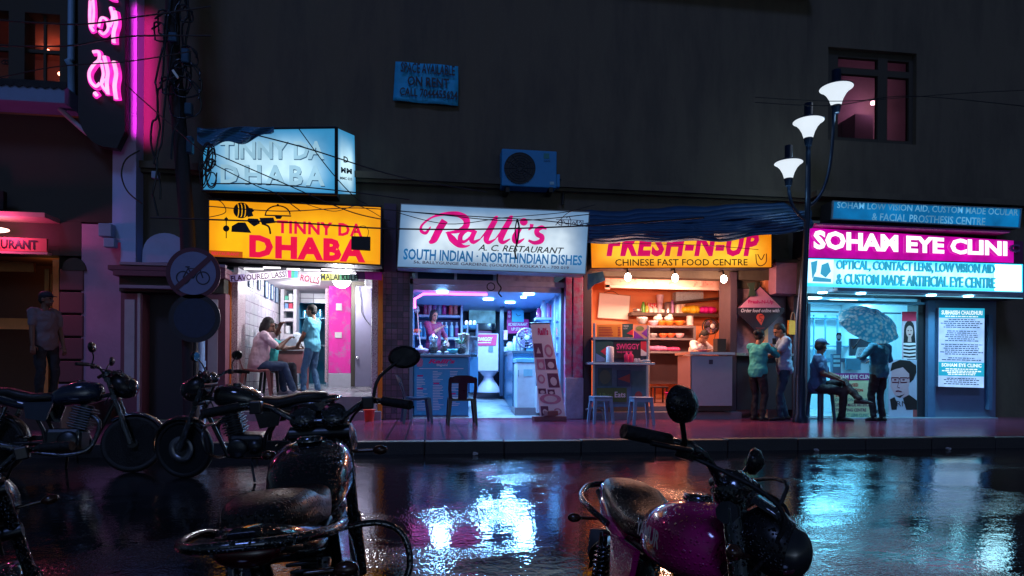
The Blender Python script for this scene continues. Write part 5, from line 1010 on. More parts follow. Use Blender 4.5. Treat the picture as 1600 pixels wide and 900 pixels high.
# rack with bowls
t = thing('rack', 'grey metal rack with orange bowls behind the counter', 'rack', at(1050, 600, 13.6)); RK = M('rack_grey', (.3, .27, .32), .4, .4)
for y in (509, 528, 549): bpx(MB(), 1013, y, 1086, y+3, 13.5, .35).build('shelf', RK, t)
for x in (1012, 1084): bpx(MB(), x, 509, x+3, 620, 13.48, .05).build('upright', RK, t)
bpx(MB(), 1015, 512, 1084, 600, 13.9, .03).build('back_panel', M('rack_back', (.12, .08, .1), .6), t)
def bowl(px, py, Y, r, h, c, lab, grp=None):
    mb = MB(); p = at(px, py, Y); mb.lathe([(r*.6, 0), (r, h*.7), (r, h), (r*.9, h), (r*.5, h*.3)], p, n=16); single(mb, 'bowl', lab, 'bowl', M('bowl_%s' % '_'.join('%d' % int(v*100) for v in c), c, .35), grp)
OC = (.85, .22, .03)
for px, c, lab in ((1021, (.75, .5, .7), 'lilac bowl on the rack top'), (1033, OC, 'orange bowl on the rack top beside the lilac one'), (1046, OC, 'orange bowl in the middle of the rack top'), (1062, OC, 'orange bowl at the right of the rack top')): bowl(px, 508.6, 13.6, .115, .1, c, lab)
for px, lab in ((1028, 'left crumpled white bag on the bowls of the rack top'), (1045, 'right crumpled white bag on the bowls of the rack top')):
    mb = MB(); p = at(px, 498, 13.6); mb.ell(p, (.11, .09, .07), 10, 7); mb.ell(p+Vector((.03, 0, .06)), (.06, .05, .05), 8, 6); single(mb, 'plastic_bag', lab, 'bag', M('bag_white', (.75, .7, .72), .4, bump=.8, bscale=14))
mb = MB(); mb.lathe([(.075, 0), (.075, .2), (.08, .21)], at(1078, 508.6, 13.6), n=14); single(mb, 'canister', 'white canister at the right end of the rack top', 'canister', M('canister_white', (.7, .66, .7), .4))
for px, c, lab in ((1020, (.4, .38, .45), 'grey bowl on the second rack shelf'), (1036, (.85, .16, .06), 'left red orange tub on the second rack shelf'), (1048, (.85, .16, .06), 'right red orange tub on the second rack shelf'), (1062, (.75, .5, .6), 'pink bowl on the second rack shelf')): bowl(px, 527.6, 13.6, .1, .09, c, lab)
heap('cloth_heap', 'pink cloth lying along the lowest rack shelf', 'cloth', 1015, 1046, 539, 549, 13.5, M('cloth_pink', (.7, .2, .45), .7)); heap('cloth_heap', 'rose plastic packs beside the pink cloth on the rack', 'packs', 1044, 1066, 541, 549, 13.5, M('packs_rose', (.65, .06, .25), .4))
bowl(1003, 506, 13.3, .12, .14, (.4, .44, .5), 'steel bowl above the menu boards')
table_fan(1112, 510, 13.2, .165, 'black wall fan on the peach wall beside the counter', BLACKMET, base=False)
mb = MB(); mb.tube(bez([at(1118, 520, 13.6), at(1116, 535, 13.6), at(1118, 550, 13.6)], 5), .006, 5); single(mb, 'wire', 'thin wire hanging below the wall fan', 'wire', WIRE)
# display stand in front
t = thing('display_stand', 'steel display stand with menu posters and a steel table top before the noodle shop', 'stand', at(965, 640, 11.8)); YD = 11.85; STEEL = M('stand_steel', (.4, .38, .46), .35, .7)
bpx(MB(), 927, 505, 930, 640, YD, .05).build('upright', STEEL, t); bpx(MB(), 1010, 508, 1013, 640, YD, .05).build('upright', STEEL, t); bpx(MB(), 927, 527, 1013, 531, YD-.02, .4).build('shelf', STEEL, t)
bpx(MB(), 926, 566, 1024, 570, YD-.42, .8, .01).build('table_top', M('steel_top', (.5, .48, .56), .25, .7), t); bpx(MB(), 930, 531.2, 1010, 566, YD+.03, .03).build('back_panel', M('panel_navy', (.06, .08, .16), .5), t); bpx(MB(), 929, 570.5, 1010, 636, YD+.0, .04).build('front_panel', M('panel_bluegrey', (.10, .22, .34), .5, var=.4), t)
def poster(parent, name, px, m, Y, h=.002, t_=.006):
    f = PF(Y, (px[0], px[1]), (px[2], px[1]), (px[2], px[3]), (px[0], px[3])); return f, f.panel(MB(), h=h, t=t_).build(name, m, parent)
f, o = poster(t, 'menu_card', (932, 507, 971, 527), M('menu_orange', (.85, .32, .05), .5, var=.1), YD-.01)
mb = MB(); r3 = random.Random(5)
for k in range(6): y = 511.5+k*2.5; w_ = r3.uniform(15, 23); f.P(mb, [(935, y), (935+w_, y), (935+w_, y+1), (935, y+1)], .01); f.P(mb, [(965, y), (969, y), (969, y+1), (965, y+1)], .01)
mb.build('menu_lines', M('menu_red_ink', (.45, .01, .05), .5), o)
f, o = poster(t, 'leaflet', (972, 506, 989, 527), M('leaflet_dark_green', (.03, .1, .1), .5), YD-.012); mb = MB(); f.P(mb, [(979, 521), (989, 514), (989, 524)], .01); mb.build('red_shape', M('shape_red', (.75, .04, .08), .5), o); mb = MB(); f.T(mb, 'ORDER', 974, 508, 982, 511, h=.01); f.T(mb, 'NOW', 974, 512, 980, 514.5, h=.01); mb.build('lettering', M('poster_white'), o)
f, o = poster(t, 'leaflet', (990, 508, 1011, 529), M('leaflet_peach', (.75, .4, .3), .5), YD-.014); mb = MB(); f.P(mb, [(990, 516), (1006, 529), (990, 529)], .01); f.P(mb, [(1002, 521), (1011, 513), (1011, 527)], .0105); mb.build('violet_shape', M('shape_violet', (.3, .06, .5), .5), o); mb = MB(); f.disc(mb, .45, .25, .3, .18, .0115); mb.build('dish_picture', M('dish_green', (.25, .3, .1), .5, var=.8, scale=60), o)
f, o = poster(t, 'poster', (959, 533, 1002, 560), M('poster_black', (.03, .02, .03), .4), YD-.0); mb = MB(); f.T(mb, 'SWIGGY', 963, 537, 999, 546, bold=.03, h=.01); f.T(mb, 'FOOD DELIVERED', 964, 548.5, 988, 551.5, bold=.02, h=.01); mb.build('lettering', M('swoop_pink', (.85, .06, .3), .5), o)
f, o = poster(t, 'poster', (1001, 533, 1010, 556), M('shape_red'), YD-.004); mb = MB(); f.P(mb, [(1001, 545), (1010, 551), (1010, 556), (1001, 556)], .01); mb.build('white_shape', M('poster_white'), o)
f, o = poster(t, 'poster', (931, 532, 958, 565), M('leaflet_dark_green'), YD+.0); mb = MB(); f.P(mb, [(938, 549), (950, 540), (958, 546), (947, 556)], .01); mb.build('red_shape', M('shape_red'), o); mb = MB(); f.P(mb, [(931, 552), (945, 560), (945, 565), (931, 565)], .011); mb.build('blue_shape', M('shape_blue', (.15, .25, .5), .5), o)
f, o = poster(t, 'poster', (932, 606, 979, 628), M('poster_green_dark', (.08, .14, .04), .5), YD-.03, t_=.01); mb = MB(); f.T(mb, 'Eats', 960, 612, 977, 621, bold=.02, h=.016); mb.build('lettering', M('poster_white'), o); mb = MB(); f.T(mb, 'Uber', 937, 614, 956, 621.5, bold=.0, h=.016); mb.build('faded_lettering', M('eats_green', (.3, .45, .1), .5), o)
f, o = poster(t, 'poster', (934, 575, 956, 603), M('poster_teal_ring', (.05, .14, .16), .5, var=.6, scale=14), YD-.004); mb = MB(); f.disc(mb, .5, .5, .4, .4, .01, 20); mb.build('ring', M('ring_grey_green', (.12, .2, .14), .5), o)
f, o = poster(t, 'poster', (964, 578, 985, 604), M('poster_navy', (.04, .08, .2), .5), YD-.005); mb = MB(); f.P(mb, [(965, 592), (984, 584), (984, 598)], .01); mb.build('red_shape', M('dull_red_shape', (.35, .08, .08), .5), o)
f, o = poster(t, 'poster', (987, 580, 1008, 634), M('poster_petrol', (.05, .18, .26), .5, var=.4), YD-.004); mb = MB(); f.disc(mb, .5, .72, .28, .14, .01); mb.build('pink_spot', M('dull_red_shape'), o)
zt_ = Z(566, 975, YD-.42)
for px, prof, c, nm, lab, dy in ((953, [(.075, 0), (.075, .28), (.055, .29), (.02, .3)], (.78, .74, .8), 'canister', 'white cylindrical canister on the steel table top', .1), (979, [(.045, 0), (.05, .14), (.02, .17), (.012, .21)], (.8, .03, .16), 'sauce_bottle', 'left red sauce bottle on the steel table top', .1), (985.5, [(.045, 0), (.05, .14), (.02, .17), (.012, .21)], (.8, .03, .16), 'sauce_bottle', 'right red sauce bottle on the steel table top', .12), (993, [(.03, 0), (.03, .06), (.02, .08)], (.7, .7, .75), 'shaker', 'left small shaker beside the sauce bottles', .1), (998, [(.03, 0), (.03, .06), (.02, .08)], (.65, .6, .7), 'shaker', 'right small shaker beside the sauce bottles', .1)):
    Yp = YD-.42+dy+.1; mb = MB(); mb.lathe(prof, (X(px, Yp, 566), Yp, zt_+.001), n=14); single(mb, nm, lab, nm.replace('_', ' '), M('table_item_'+nm+str(int(c[0]*100)), c, .3))
single(MB().box((X(1003, YD-.3), YD-.35, zt_+.001), (X(1015, YD-.3), YD-.15, zt_+.05), .012), 'tray', 'low white tray at the right end of the steel table top', 'tray', M('jar_tone_3'))
# metal counter
t = thing('counter', 'lilac grey sheet metal counter with a small square mark in front of the cook', 'counter', at(1105, 636, 11.8)); YC = 11.75; SM = M('sheet_metal_lilac', (.34, .33, .44), .38, .35, var=.2, scale=3, bump=.06, bscale=4)
bpx(MB(), 1079, 556, 1144, 634, YC, .03).build('front_panel', SM, t); mb = MB(); mb.slab([at(1078.8, 556, YC), at(1078.8, 634, YC), at(1059, 630, YC+.75), at(1059, 556, YC+.75)], (.02, 0, 0)); mb.build('side_panel', M('side_metal_lilac', (.4, .34, .42), .4, .4), t)
mb = MB(); zc = Z(550, 1100, YC); q = [(X(1077, YC), YC-.04), (X(1147, YC), YC-.04), (X(1147, YC), YC+.8), (X(1056, YC+.75), YC+.8)]; mb.slab([(a, b, zc-.05) for a, b in q], (0, 0, .05)); mb.build('counter_top', M('steel_top'), t)
bpx(MB(), 1080, 634.5, 1143, 642, YC+.02, .5).build('base', DARKER, t); mb = MB(); bpx(mb, 1108, 562, 1114, 569, YC-.008, .006); mb.build('square_mark', M('mark_dark', (.06, .04, .08), .5), t)
single(bpx(MB(), 1121, 529, 1135, 549.7, YC+.3, .2, .01), 'box', 'small black box standing on the lilac metal counter', 'box', INK)
mb = MB(); p = at(1098, 549, YC+.2); mb.lathe([(.05, 0), (.09, .02), (.1, .05)], (p.x, p.y, zc+.001), n=14); single(mb, 'plate', 'pink plate on the metal counter before the cook', 'plate', M('plate_pink', (.7, .15, .25), .4))
t = thing('bucket', 'magenta plastic bucket on the floor of the noodle shop', 'bucket', at(1049, 632, 12.5)); p = at(1049, 631, 12.6); MB().lathe([(.095, 0), (.13, .24), (.14, .24), (.14, .26), (.12, .25)], (p.x, p.y, zf3+.003), n=18).build('body', M('bucket_magenta', (.7, .02, .35), .35), t); MB().tube(bez([(p.x-.13, p.y, zf3+.24), (p.x-.08, p.y-.1, zf3+.16), (p.x+.08, p.y-.1, zf3+.16), (p.x+.13, p.y, zf3+.24)], 5), .005, 5).build('handle', GREYMET, t)
t = thing('stool', 'low dark wooden stool inside the noodle shop behind the bucket', 'stool', at(1030, 620, 13)); p = at(1030, 612, 13); MB().box((p.x-.16, p.y-.12, .78), (p.x+.16, p.y+.16, .82), .01).build('seat', WOODD, t)
for dx in (-.13, .13):
    for dy in (-.09, .13): MB().cyl((p.x+dx, p.y+dy, .47), (p.x+dx, p.y+dy, .779), .018, 8).build('leg', WOODD, t)
# wall right of the noodle shop with the diamond sign
sw = thing('side_wall', 'grimy pinkish wall between the noodle shop and the eye clinic', 'wall', (X(1195), YF, PZ))
mb = MB(); bpx(mb, 1151.5, 452, 1239.5, 655, YF+.25, .2); mb.build('plaster', M('grimy_pink_plaster', (.42, .26, .30), .8, var=.4, scale=4, col2=(.2, .12, .17), cmask=(.5, .7), bump=.3), sw); mb = MB(); bpx(mb, 1151.5, 330, 1239.5, 451.5, YF+.2, .2); mb.build('upper_wall', DARKWALL, sw)
single(bpx(MB(), 1151, 552, 1240, 556, YF-.1, .35), 'ledge', 'narrow steel ledge along the pinkish wall at counter height', 'ledge', M('steel_top'))
single(bpx(MB(), 1151.5, 557, 1239, 640, YF-.02, .1), 'cabinet', 'dark cabinet under the steel ledge behind the two standing people', 'cabinet', M('cabinet_dark', (.03, .025, .035), .5))
t = thing('sign', 'diamond shaped black and pink food ordering sign on the pinkish wall', 'sign', at(1188, 485, YF-.0)); yd = YF-.02
f = Face(at(1148, 446, yd), at(1227, 446, yd), at(1227, 524, yd), at(1148, 524, yd))
mb = MB(); mb.slab([f(.5, 0), f(0, .5), f(.5, 1), f(1, .5)], -f.n*.03); mb.build('board', M('diamond_black', (.03, .02, .03), .4), t); mb = MB(); f.poly(mb, [(.5, .03), (.08, .445), (.92, .445)], .004); mb.build('pink_top', M('diamond_pink', (.75, .30, .42), .45), t); mb = MB(); f.text(mb, 'Fresh-N-Up', .26, .29, .76, .385, bold=.03, h=.009); mb.build('name_lettering', M('diamond_crimson', (.7, .01, .16), .5), t)
mb = MB(); f.text(mb, 'Order food online with', .12, .465, .88, .54, bold=.02, shear=.2, h=.006); mb.build('white_lettering', M('poster_white'), t); mb = MB(); f.poly(mb, [(.5+.08*sin(a), .64-.075*cos(a)) for a in [pi*i/10-pi*.62 for i in range(13)]] + [(.52, .8), (.46, .72)], .006); mb.build('pin_mark', M('pin_orange_red', (.85, .1, .05), .4), t); mb = MB(); mb.ribbon([(.55, .6), (.48, .61), (.49, .66), (.54, .68), (.51, .73)], .018, lambda u, v, e: f(u, v, .009+e)); f.text(mb, 'SWIGGY', .41, .84, .59, .868, bold=.01, h=.006); mb.build('pin_swirl', M('pin_dark_swirl', (.35, .05, .04), .4), t)
mb = MB(); q = [(1168, 443), (1180, 441), (1178, 450), (1182, 462), (1170, 463), (1172, 452)]; mb.slab([at(*c, yd-.04) for c in q], (0, .03, 0)); single(mb, 'rag', 'dark green rag hung over the top of the diamond sign', 'rag', M('rag_green', (.04, .08, .05), .8, bump=.5))
t = thing('wall_box', 'mauve pink metal box hanging on the wall above the tote bag', 'box', at(1232, 435, YF-.2)); bpx(MB(), 1212, 410, 1252, 459, YF-.25, .4, .015).build('casing', M('box_mauve', (.42, .2, .28), .5, var=.3), t); bpx(MB(), 1212, 405, 1252, 409.5, YF-.27, .44).build('lid', DARKER, t)
mb = MB(); p = f(.97, .8, .02); f2 = PF(yd-.05, (1233, 500), (1244, 501), (1243, 523), (1232, 522)); t = thing('bag', 'orange yellow tote bag hanging on the wall behind the man in the pale tee', 'bag', f2(.5, 1)); mb = MB(); mb.slab([f2(0, 0), f2(0, .9), f2(.1, 1), f2(.9, 1), f2(1, .9), f2(1, 0)], -f2.n*.06); mb.build('body', M('bag_orange', (.8, .3, .02), .6, bump=.4, bscale=12), t); mb = MB(); mb.tube(bez([f2(.2, 0), f2(.35, -.5), f2(.65, -.5), f2(.8, 0)], 6), .012, 6); mb.build('handle', M('bag_strap', (.25, .1, .05), .6), t)
# ================================================================== eye clinic
s4 = thing('clinic', 'bright cyan lit eye clinic shopfront with a glass front under the magenta sign', 'clinic', (X(1400), YF+.1, PZ))
xa, xb = X(1263), X(1434); zt4, YB4 = 2.82, 14.6
CLW = M('clinic_white', (.66, .76, .8), .5, var=.1)
room(s4, xa, xb, YF+.02, YB4, PZ+.03, PZ+.05, zt4, CLW, M('clinic_floor', (.5, .55, .6), .25), M('clinic_ceiling', (.6, .72, .8), .6))
lamp('clinic_tube_light', (X(1300), YF+1.2, zt4-.05), 'AREA', 66, (.15, .68, 1), 1.6, rot=(0, 0, -1), parent=s4, sy=.25); lamp('clinic_tube_light', (X(1390), YF+1.6, zt4-.05), 'AREA', 50, (.15, .68, 1), 1.2, rot=(0, 0, -1), parent=s4, sy=.25)
mb = MB(); mb.box((X(1270), YF+1.1, zt4-.04), (X(1335), YF+1.3, zt4-.005)); mb.box((X(1370), YF+1.5, zt4-.04), (X(1415), YF+1.7, zt4-.005)); mb.build('ceiling_panel', glow('clinic_panel_glow', (.5, .9, 1), 5), s4)
mb = MB(); bpx(mb, 1434, 474, 1450, 655, YF-.03, .3); mb.build('door_post', M('post_black_blue', (.015, .02, .03), .4), s4); mb = MB(); bpx(mb, 1260, 470, 1450, 474, YF-.05, .2); bpx(mb, 1262, 474.2, 1266, 655, YF-.03, .1); bpx(mb, 1266.2, 487, 1408, 489, YF+.0, .05); mb.build('shopfront_frame', M('front_frame_blue', (.12, .3, .42), .4, .5), s4)
mb = MB(); mb.quad(at(1266, 489, YF+.03), at(1408, 489, YF+.03), at(1408, 655, YF+.03), at(1266, 655, YF+.03)); mb.build('shop_window', GLASS, s4)
mb = MB(); bpx(mb, 1450.2, 467, 1556, 655, YF-.04, .3); mb.build('side_wall', M('clinic_wall_blue', (.13, .22, .34), .6, var=.2, scale=3), s4); mb = MB(); bpx(mb, 1450.2, 470, 1462, 655, YF-.12, .079); bpx(mb, 1545, 492, 1551, 640, YF-.14, .09); mb.build('wall_trim', M('trim_blue', (.08, .2, .36), .5), s4)
mb = MB(); bpx(mb, 1256, 653, 1560, 658, YF-.3, .32, .01); mb.build('threshold', M('threshold_blue', (.2, .3, .38), .35), s4)
t = thing('wall_shelf', 'clinic shelving of white panels with thin posts at the back of the room', 'shelving', at(1300, 530, 14.4)); mb = MB()
for x in (1272, 1290, 1309, 1331, 1352): bpx(mb, x, 492, x+1, 560, 14.3, .05)
mb.build('upright', M('shelf_line_blue', (.12, .3, .42), .4), t)
for y in (496, 540): bpx(MB(), 1266, y, 1352, y+1.5, 14.28, .25).build('shelf', M('shelf_line_blue'), t)
# desk and monitor
t = thing('desk', 'white clinic desk with a dark top inside the window', 'desk', at(1350, 600, 13.2)); bpx(MB(), 1300, 560, 1405, 566, 13.0, .6).build('desk_top', M('desk_dark', (.05, .12, .2), .3), t); bpx(MB(), 1304, 566.2, 1404, 640, 13.04, .5).build('front_panel', CLW, t); bpx(MB(), 1322, 560, 1345, 578, 12.95, .045).build('drawer', M('drawer_teal', (.05, .28, .4), .4), t)
t = thing('monitor', 'black computer monitor on the clinic desk', 'monitor', at(1347, 558, 13.2)); bpx(MB(), 1328, 529, 1362, 556, 13.2, .05, .008).build('screen', M('monitor_dark', (.015, .04, .07), .25), t); bpx(MB(), 1340, 556, 1350, 560, 13.22, .04).build('stand', BLACKMET, t)
t = thing('desk_calendar', 'white desk card with four eye drawings in front of the monitor', 'card', at(1347, 556, 13.05)); f = PF(13.02, (1340, 543), (1354, 542), (1352, 558), (1336, 558)); f.panel(MB(), t=.01).build('card', M('card_white', (.75, .8, .82), .6), t); mb = MB()
for u in (.33, .72):
    for v in (.3, .72): mb.ribbon([(u+.11*cos(a), v+.1*sin(a)) for a in [2*pi*i/10 for i in range(11)]], .04, lambda a, b, e: f(a, b, .013+e))
mb.build('eye_drawing', M('shelf_line_blue'), t)
t = thing('poster', 'dark bearded man cut out poster standing on the clinic counter', 'poster', at(1310, 560, 12.8)); f = PF(12.8, (1305, 520), (1316, 520), (1314, 557), (1306, 557)); mb = MB(); f.disc(mb, .5, .17, .42, .17, .002); mb.build('face', M('poster_skin_blue', (.5, .55, .62), .5), t); mb = MB(); f.poly(mb, [(.1, .14), (.2, 0), (.8, 0), (.92, .14), (.5, .07)], .004); f.poly(mb, [(.2, .22), (.5, .27), (.8, .22), (.68, .34), (.35, .34)], .0045); mb.build('hair', INK, t); mb = MB(); mb.slab([f(.1, .36), f(.1, 1), f(.95, 1), f(.95, .36)], f.n*.01); mb.build('panel', M('panel_teal_blue', (.04, .2, .34), .4), t)
t = thing('leaflet_holder', 'dark leaflet holder with white labels at the left of the clinic desk', 'leaflet holder', at(1307, 575, 12.75)); bpx(MB(), 1301, 553, 1314, 583, 12.7, .08).build('case', M('desk_dark'), t); mb = MB()
for y in (555, 562, 569): bpx(mb, 1302.5, y, 1312.5, y+4, 12.69, .008)
mb.build('label_strip', M('sticker_cyan'), t)
# standing notice of the clinic
t = thing('notice_board', 'pale yellow standing notice with a purple heading in front of the clinic window', 'notice', at(1336, 655, YF-.1)); yb = YF-.08
f = PF(yb, (1296, 583), (1368, 583), (1367, 654), (1300, 654)); f.panel(MB(), t=.01).build('board', M('notice_pale_yellow', (.55, .66, .42), .5, var=.12), t); mb = MB(); f.panel(mb, 0, 0, 1, .155, h=.011, t=.003); mb.build('heading', M('heading_purple', (.22, .02, .2), .5), t)
mb = MB(); f.T(mb, 'SOHAM EYE CLINIC', 1290+9, 585.5, 1366, 592, bold=.03, h=.016); mb.build('heading_lettering', M('poster_white'), t)
mb = MB()
for s_, x1, y in (('COMPUTERISED', 1341, 599), ('EYE EXAMINATION', 1349, 607)): f.T(mb, s_, 1301, y, x1, y+5, bold=.03, h=.013)
f.T(mb, 'SCAN', 1305, 615, 1321, 620, bold=.03, h=.013); mb.build('red_lettering', M('notice_red', (.5, .02, .03), .5), t)
mb = MB(); f.T(mb, 'LOW VISION AID CLINIC', 1302, 622, 1364, 627, bold=.02, h=.013); f.T(mb, 'CONTACT LENS CLINIC', 1303, 646, 1361, 651, bold=.02, h=.013); mb.build('teal_lettering', M('notice_teal', (.02, .22, .25), .5), t)
mb = MB(); f.T(mb, 'CUSTOM MADE ARTIFICIAL', 1302, 630, 1366, 635, bold=.02, h=.013); f.T(mb, 'EYE FITTING CENTRE', 1303, 638, 1356, 643, bold=.02, h=.013); mb.build('plum_lettering', M('notice_plum', (.14, .01, .1), .5), t)
# posters of two faces on the right of the window
t = thing('poster', 'tall poster of a smiling woman in a striped top beside the dark clinic post', 'poster', at(1421, 520, YF-.03)); yp = YF-.035
f = PF(yp, (1409, 487), (1431, 487), (1431, 561), (1409, 561)); f.panel(MB(), t=.01).build('sheet', M('poster_sheet_lilac', (.6, .5, .62), .5), t); mb = MB(); f.panel(mb, 0, 0, 1, .2, h=.011, t=.002); mb.build('red_top', M('poster_red_top', (.75, .04, .12), .5), t)
mb = MB(); f.poly(mb, [(.5+.36*cos(a), .36+.17*sin(a)) for a in [pi+pi*i/8 for i in range(9)]] + [(.95, .66), (.7, .66), (.3, .66), (.08, .7)], .0125); mb.build('hair', INK, t); mb = MB(); f.disc(mb, .52, .42, .25, .125, .0145); f.poly(mb, [(.42, .52), (.62, .52), (.66, .64), (.38, .64)], .0142); mb.build('face', M('poster_skin', (.62, .4, .38), .5), t)
mb = MB(); f.disc(mb, .42, .4, .05, .012, .0155); f.disc(mb, .62, .4, .05, .012, .0155); f.poly(mb, [(.42, .47), (.62, .47), (.57, .495), (.47, .495)], .0156); mb.build('features', M('poster_feature', (.12, .02, .04), .5), t); mb = MB(); f.panel(mb, .08, .66, .95, 1, h=.0125, t=.002); mb.build('top', M('poster_white'), t)
for k in range(4): mb = MB(); f.poly(mb, [(.08, .70+k*.075), (.5, .715+k*.075), (.95, .70+k*.075), (.95, .735+k*.075), (.5, .75+k*.075), (.08, .735+k*.075)], .0158); mb.build('stripe', INK, t)
t = thing('poster', 'big poster of a man with spectacles and dark quiff below the smiling woman poster', 'poster', at(1412, 650, YF-.03)); f = PF(yp, (1388, 562), (1432, 562), (1432, 653), (1388, 653)); f.panel(MB(), t=.01).build('sheet', M('poster_sheet_blue', (.42, .5, .64), .5), t)
SKN = M('poster_skin_mauve', (.5, .36, .42), .5, var=.15, scale=6)
mb = MB(); f.poly(mb, [(.1, .2), (.2, .12), (.6, .14), (.74, .26), (.72, .45), (.58, .58), (.38, .66), (.2, .6), (.06, .46)], .0125); f.poly(mb, [(.56, .5), (.7, .48), (.72, .62), (.4, .66)], .0124); mb.build('face', SKN, t)
mb = MB(); f.poly(mb, [(.05, .2), (.12, .06), (.4, .0), (.75, .02), (.97, .1), (.98, .22), (.88, .34), (.74, .4), (.72, .24), (.5, .13), (.25, .16)], .0145); f.poly(mb, [(.25, .62), (.4, .655), (.58, .58), (.5, .6), (.38, .62)], .0146); mb.build('hair', INK, t)
mb = MB(); ft = lambda a, b, e: f(a, b, .016+e)
for cx in (.22, .52): mb.ribbon([(cx+d0*.13, .345+d1*.05) for d0, d1 in ((-1, -.7), (1, -.7), (.9, .9), (-.8, .9), (-1, -.7))], .02, ft)
mb.ribbon([(.35, .33), (.39, .33)], .02, ft); mb.ribbon([(.65, .32), (.76, .3)], .02, ft); f.disc(mb, .22, .345, .05, .014, .0165); f.disc(mb, .52, .345, .05, .014, .0165); mb.ribbon([(.36, .36), (.3, .47), (.38, .485)], .02, ft); mb.ribbon([(.24, .545), (.33, .535), (.45, .55)], .022, ft); mb.build('spectacles', M('poster_feature'), t)
mb = MB(); f.poly(mb, [(.5, .66), (.72, .6), (1, .7), (1, .86), (.62, .86)], .0135); f.poly(mb, [(.04, .68), (.2, .64), (.3, .74), (.28, .86), (.1, .86)], .0136); mb.build('jacket', INK, t); mb = MB(); f.text(mb, 'ERM', .12, .71, .66, .8, bold=.0, h=.0165); mb.build('lettering', INK, t); mb = MB(); f.panel(mb, .86, .86, 1, 1, h=.011, t=.003); mb.build('red_corner', M('dull_red_shape'), t)
# lit notice on the side wall
t = thing('light_box', 'tall backlit notice crowded with small print on the blue clinic wall', 'light box', at(1502, 545, YF-.15)); yn = YF-.2
f = PF(yn, (1467, 481), (1538, 482), (1537, 606), (1466, 604)); mb = MB(); mb.slab([f(0, 0, -.002), f(0, 1, -.002), f(1, 1, -.002), f(1, 0, -.002)], -f.n*.12); mb.build('casing', M('casing_blue', (.05, .12, .22), .4), t)
f.panel(MB(), t=.004).build('lit_face', glow('notice_white_glow', (.34, .58, 1), 1.15, noise=.2, scale=4), t); mb = MB(); f.panel(mb, 0, 0, 1, .125, h=.005, t=.003); mb.build('cyan_band', glow('notice_cyan_glow', (.02, .45, .72), .9), t); f.panel(MB(), 0, .685, 1, .86, h=.005, t=.003).build('cyan_band', glow('notice_cyan_glow', (.02, .45, .72), .9), t)
mb = MB(); f.text(mb, 'SUBHASISH CHAUDHURI', .05, .03, .95, .085, bold=.03, h=.0095); f.text(mb, 'SOHAM EYE CLINIC', .06, .7, .94, .745, bold=.03, h=.0095); r3 = random.Random(9)
def line(v, hh, w0=.55, w1=.95):
    w_ = r3.uniform(w0, w1); u = .5-w_/2
    while u < .5+w_/2: l_ = min(r3.uniform(.03, .1), .5+w_/2-u); f.poly(mb, [(u, v), (u+l_, v), (u+l_, v+hh), (u, v+hh)], .0092); u += l_+.015
line(.1, .012)
for v in (.765, .79, .81, .832): line(v, .013)
mb.build('white_lettering', glow('notice_white_print', (.8, .95, 1), 1.2), t); mb = MB()
for k, v in enumerate([.14+.0243*i for i in range(22)] + [.885, .905, .93, .955, .98]):
    if k % 7 == 5: continue
    line(v, .011)
mb.build('fine_print', M('print_navy', (.03, .08, .2), .5), t)
# ------------------------------------------------------------------ street lamps: three bowls on curved arms of one post
YP = 10.9
LPB = M('lamp_post_blue', (.012, .028, .06), .35, .5)
base = Vector((at(1250, 652, YP).x, YP, PZ))
t = thing('street_lamp', 'tall street lamp post carrying three glowing white bowls at stepped heights', 'street lamp', base)
top = at(1263, 218, YP); m1 = at(1256, 440, YP)
mb = MB(); mb.tube([base, base+Vector((0, 0, .9)), m1, at(1262, 330, YP), top], [.075, .075, .06, .05, .04], 12); mb.lathe([(.13, 0), (.13, .1), (.09, .16), (.09, .8), (.076, .86)], base, n=16); mb.build('pole', LPB, t)
mb = MB(); mb.tube(bez([at(1264, 322, YP), at(1274, 314, YP), at(1286, 296, YP), at(1296, 262, YP), at(1301, 215, YP), at(1303, 168, YP)], 6), .03, 8); mb.build('arm', LPB, t)
mb = MB(); mb.tube(bez([at(1260, 345, YP), at(1248, 335, YP), at(1238, 320, YP), at(1233, 300, YP), at(1232, 280, YP)], 6), .03, 8); mb.build('arm', LPB, t)
BOWL = glow('bowl_white_glow', (.80, .90, 1), .95, noise=.05)
for px, pr, pb, pc, rw in ((1306.5, 138, 165, 127, 27.5), (1263, 190, 216, 179, 25.5), (1232, 255, 279, 245, 23.5)):
    c = at(px, pb, YP); R = rw/1000*(YP/cos(TH))*.95; h = at(px, pr, YP).z - c.z; hc = at(px, pc, YP).z - c.z + .2
    o = MB().lathe([(R*.30, 0), (R*.33, h*.12), (R*.42, h*.38), (R*.6, h*.68), (R*.82, h*.9), (R, h), (R*.98, h*1.02), (0.001, h*1.03)], c, n=28).build('bowl', BOWL, t)
    MB().lathe([(R*.99, h*1.035), (R*1.02, h*1.06), (R*.7, h*1.2), (R*.3, h*1.26), (R*.28, h*1.26), (R*.28, hc), (.001, hc+.01)], c, n=28).build('cap', LPB, o); MB().lathe([(R*.2, -.14), (R*.31, -.02), (R*.31, -.001)], c, n=16).build('collar', LPB, o)
    lamp('bowl_light', c + Vector((0, -.02, -.2)), 'POINT', 5, (.45, .75, 1), .15, parent=t)
# second slim post holding the tarpaulin
mb = MB(); b0 = Vector((at(1243, 655, YF-1.0).x, YF-1.0, PZ)); mb.tube([b0, at(1246, 500, YF-1.0), at(1262, 345, YF-1.0)], .035, 10); single(mb, 'tent_pole', 'slim blue pole holding up the right end of the tarpaulin', 'pole', M('pole_blue', (.05, .12, .25), .4, .4))
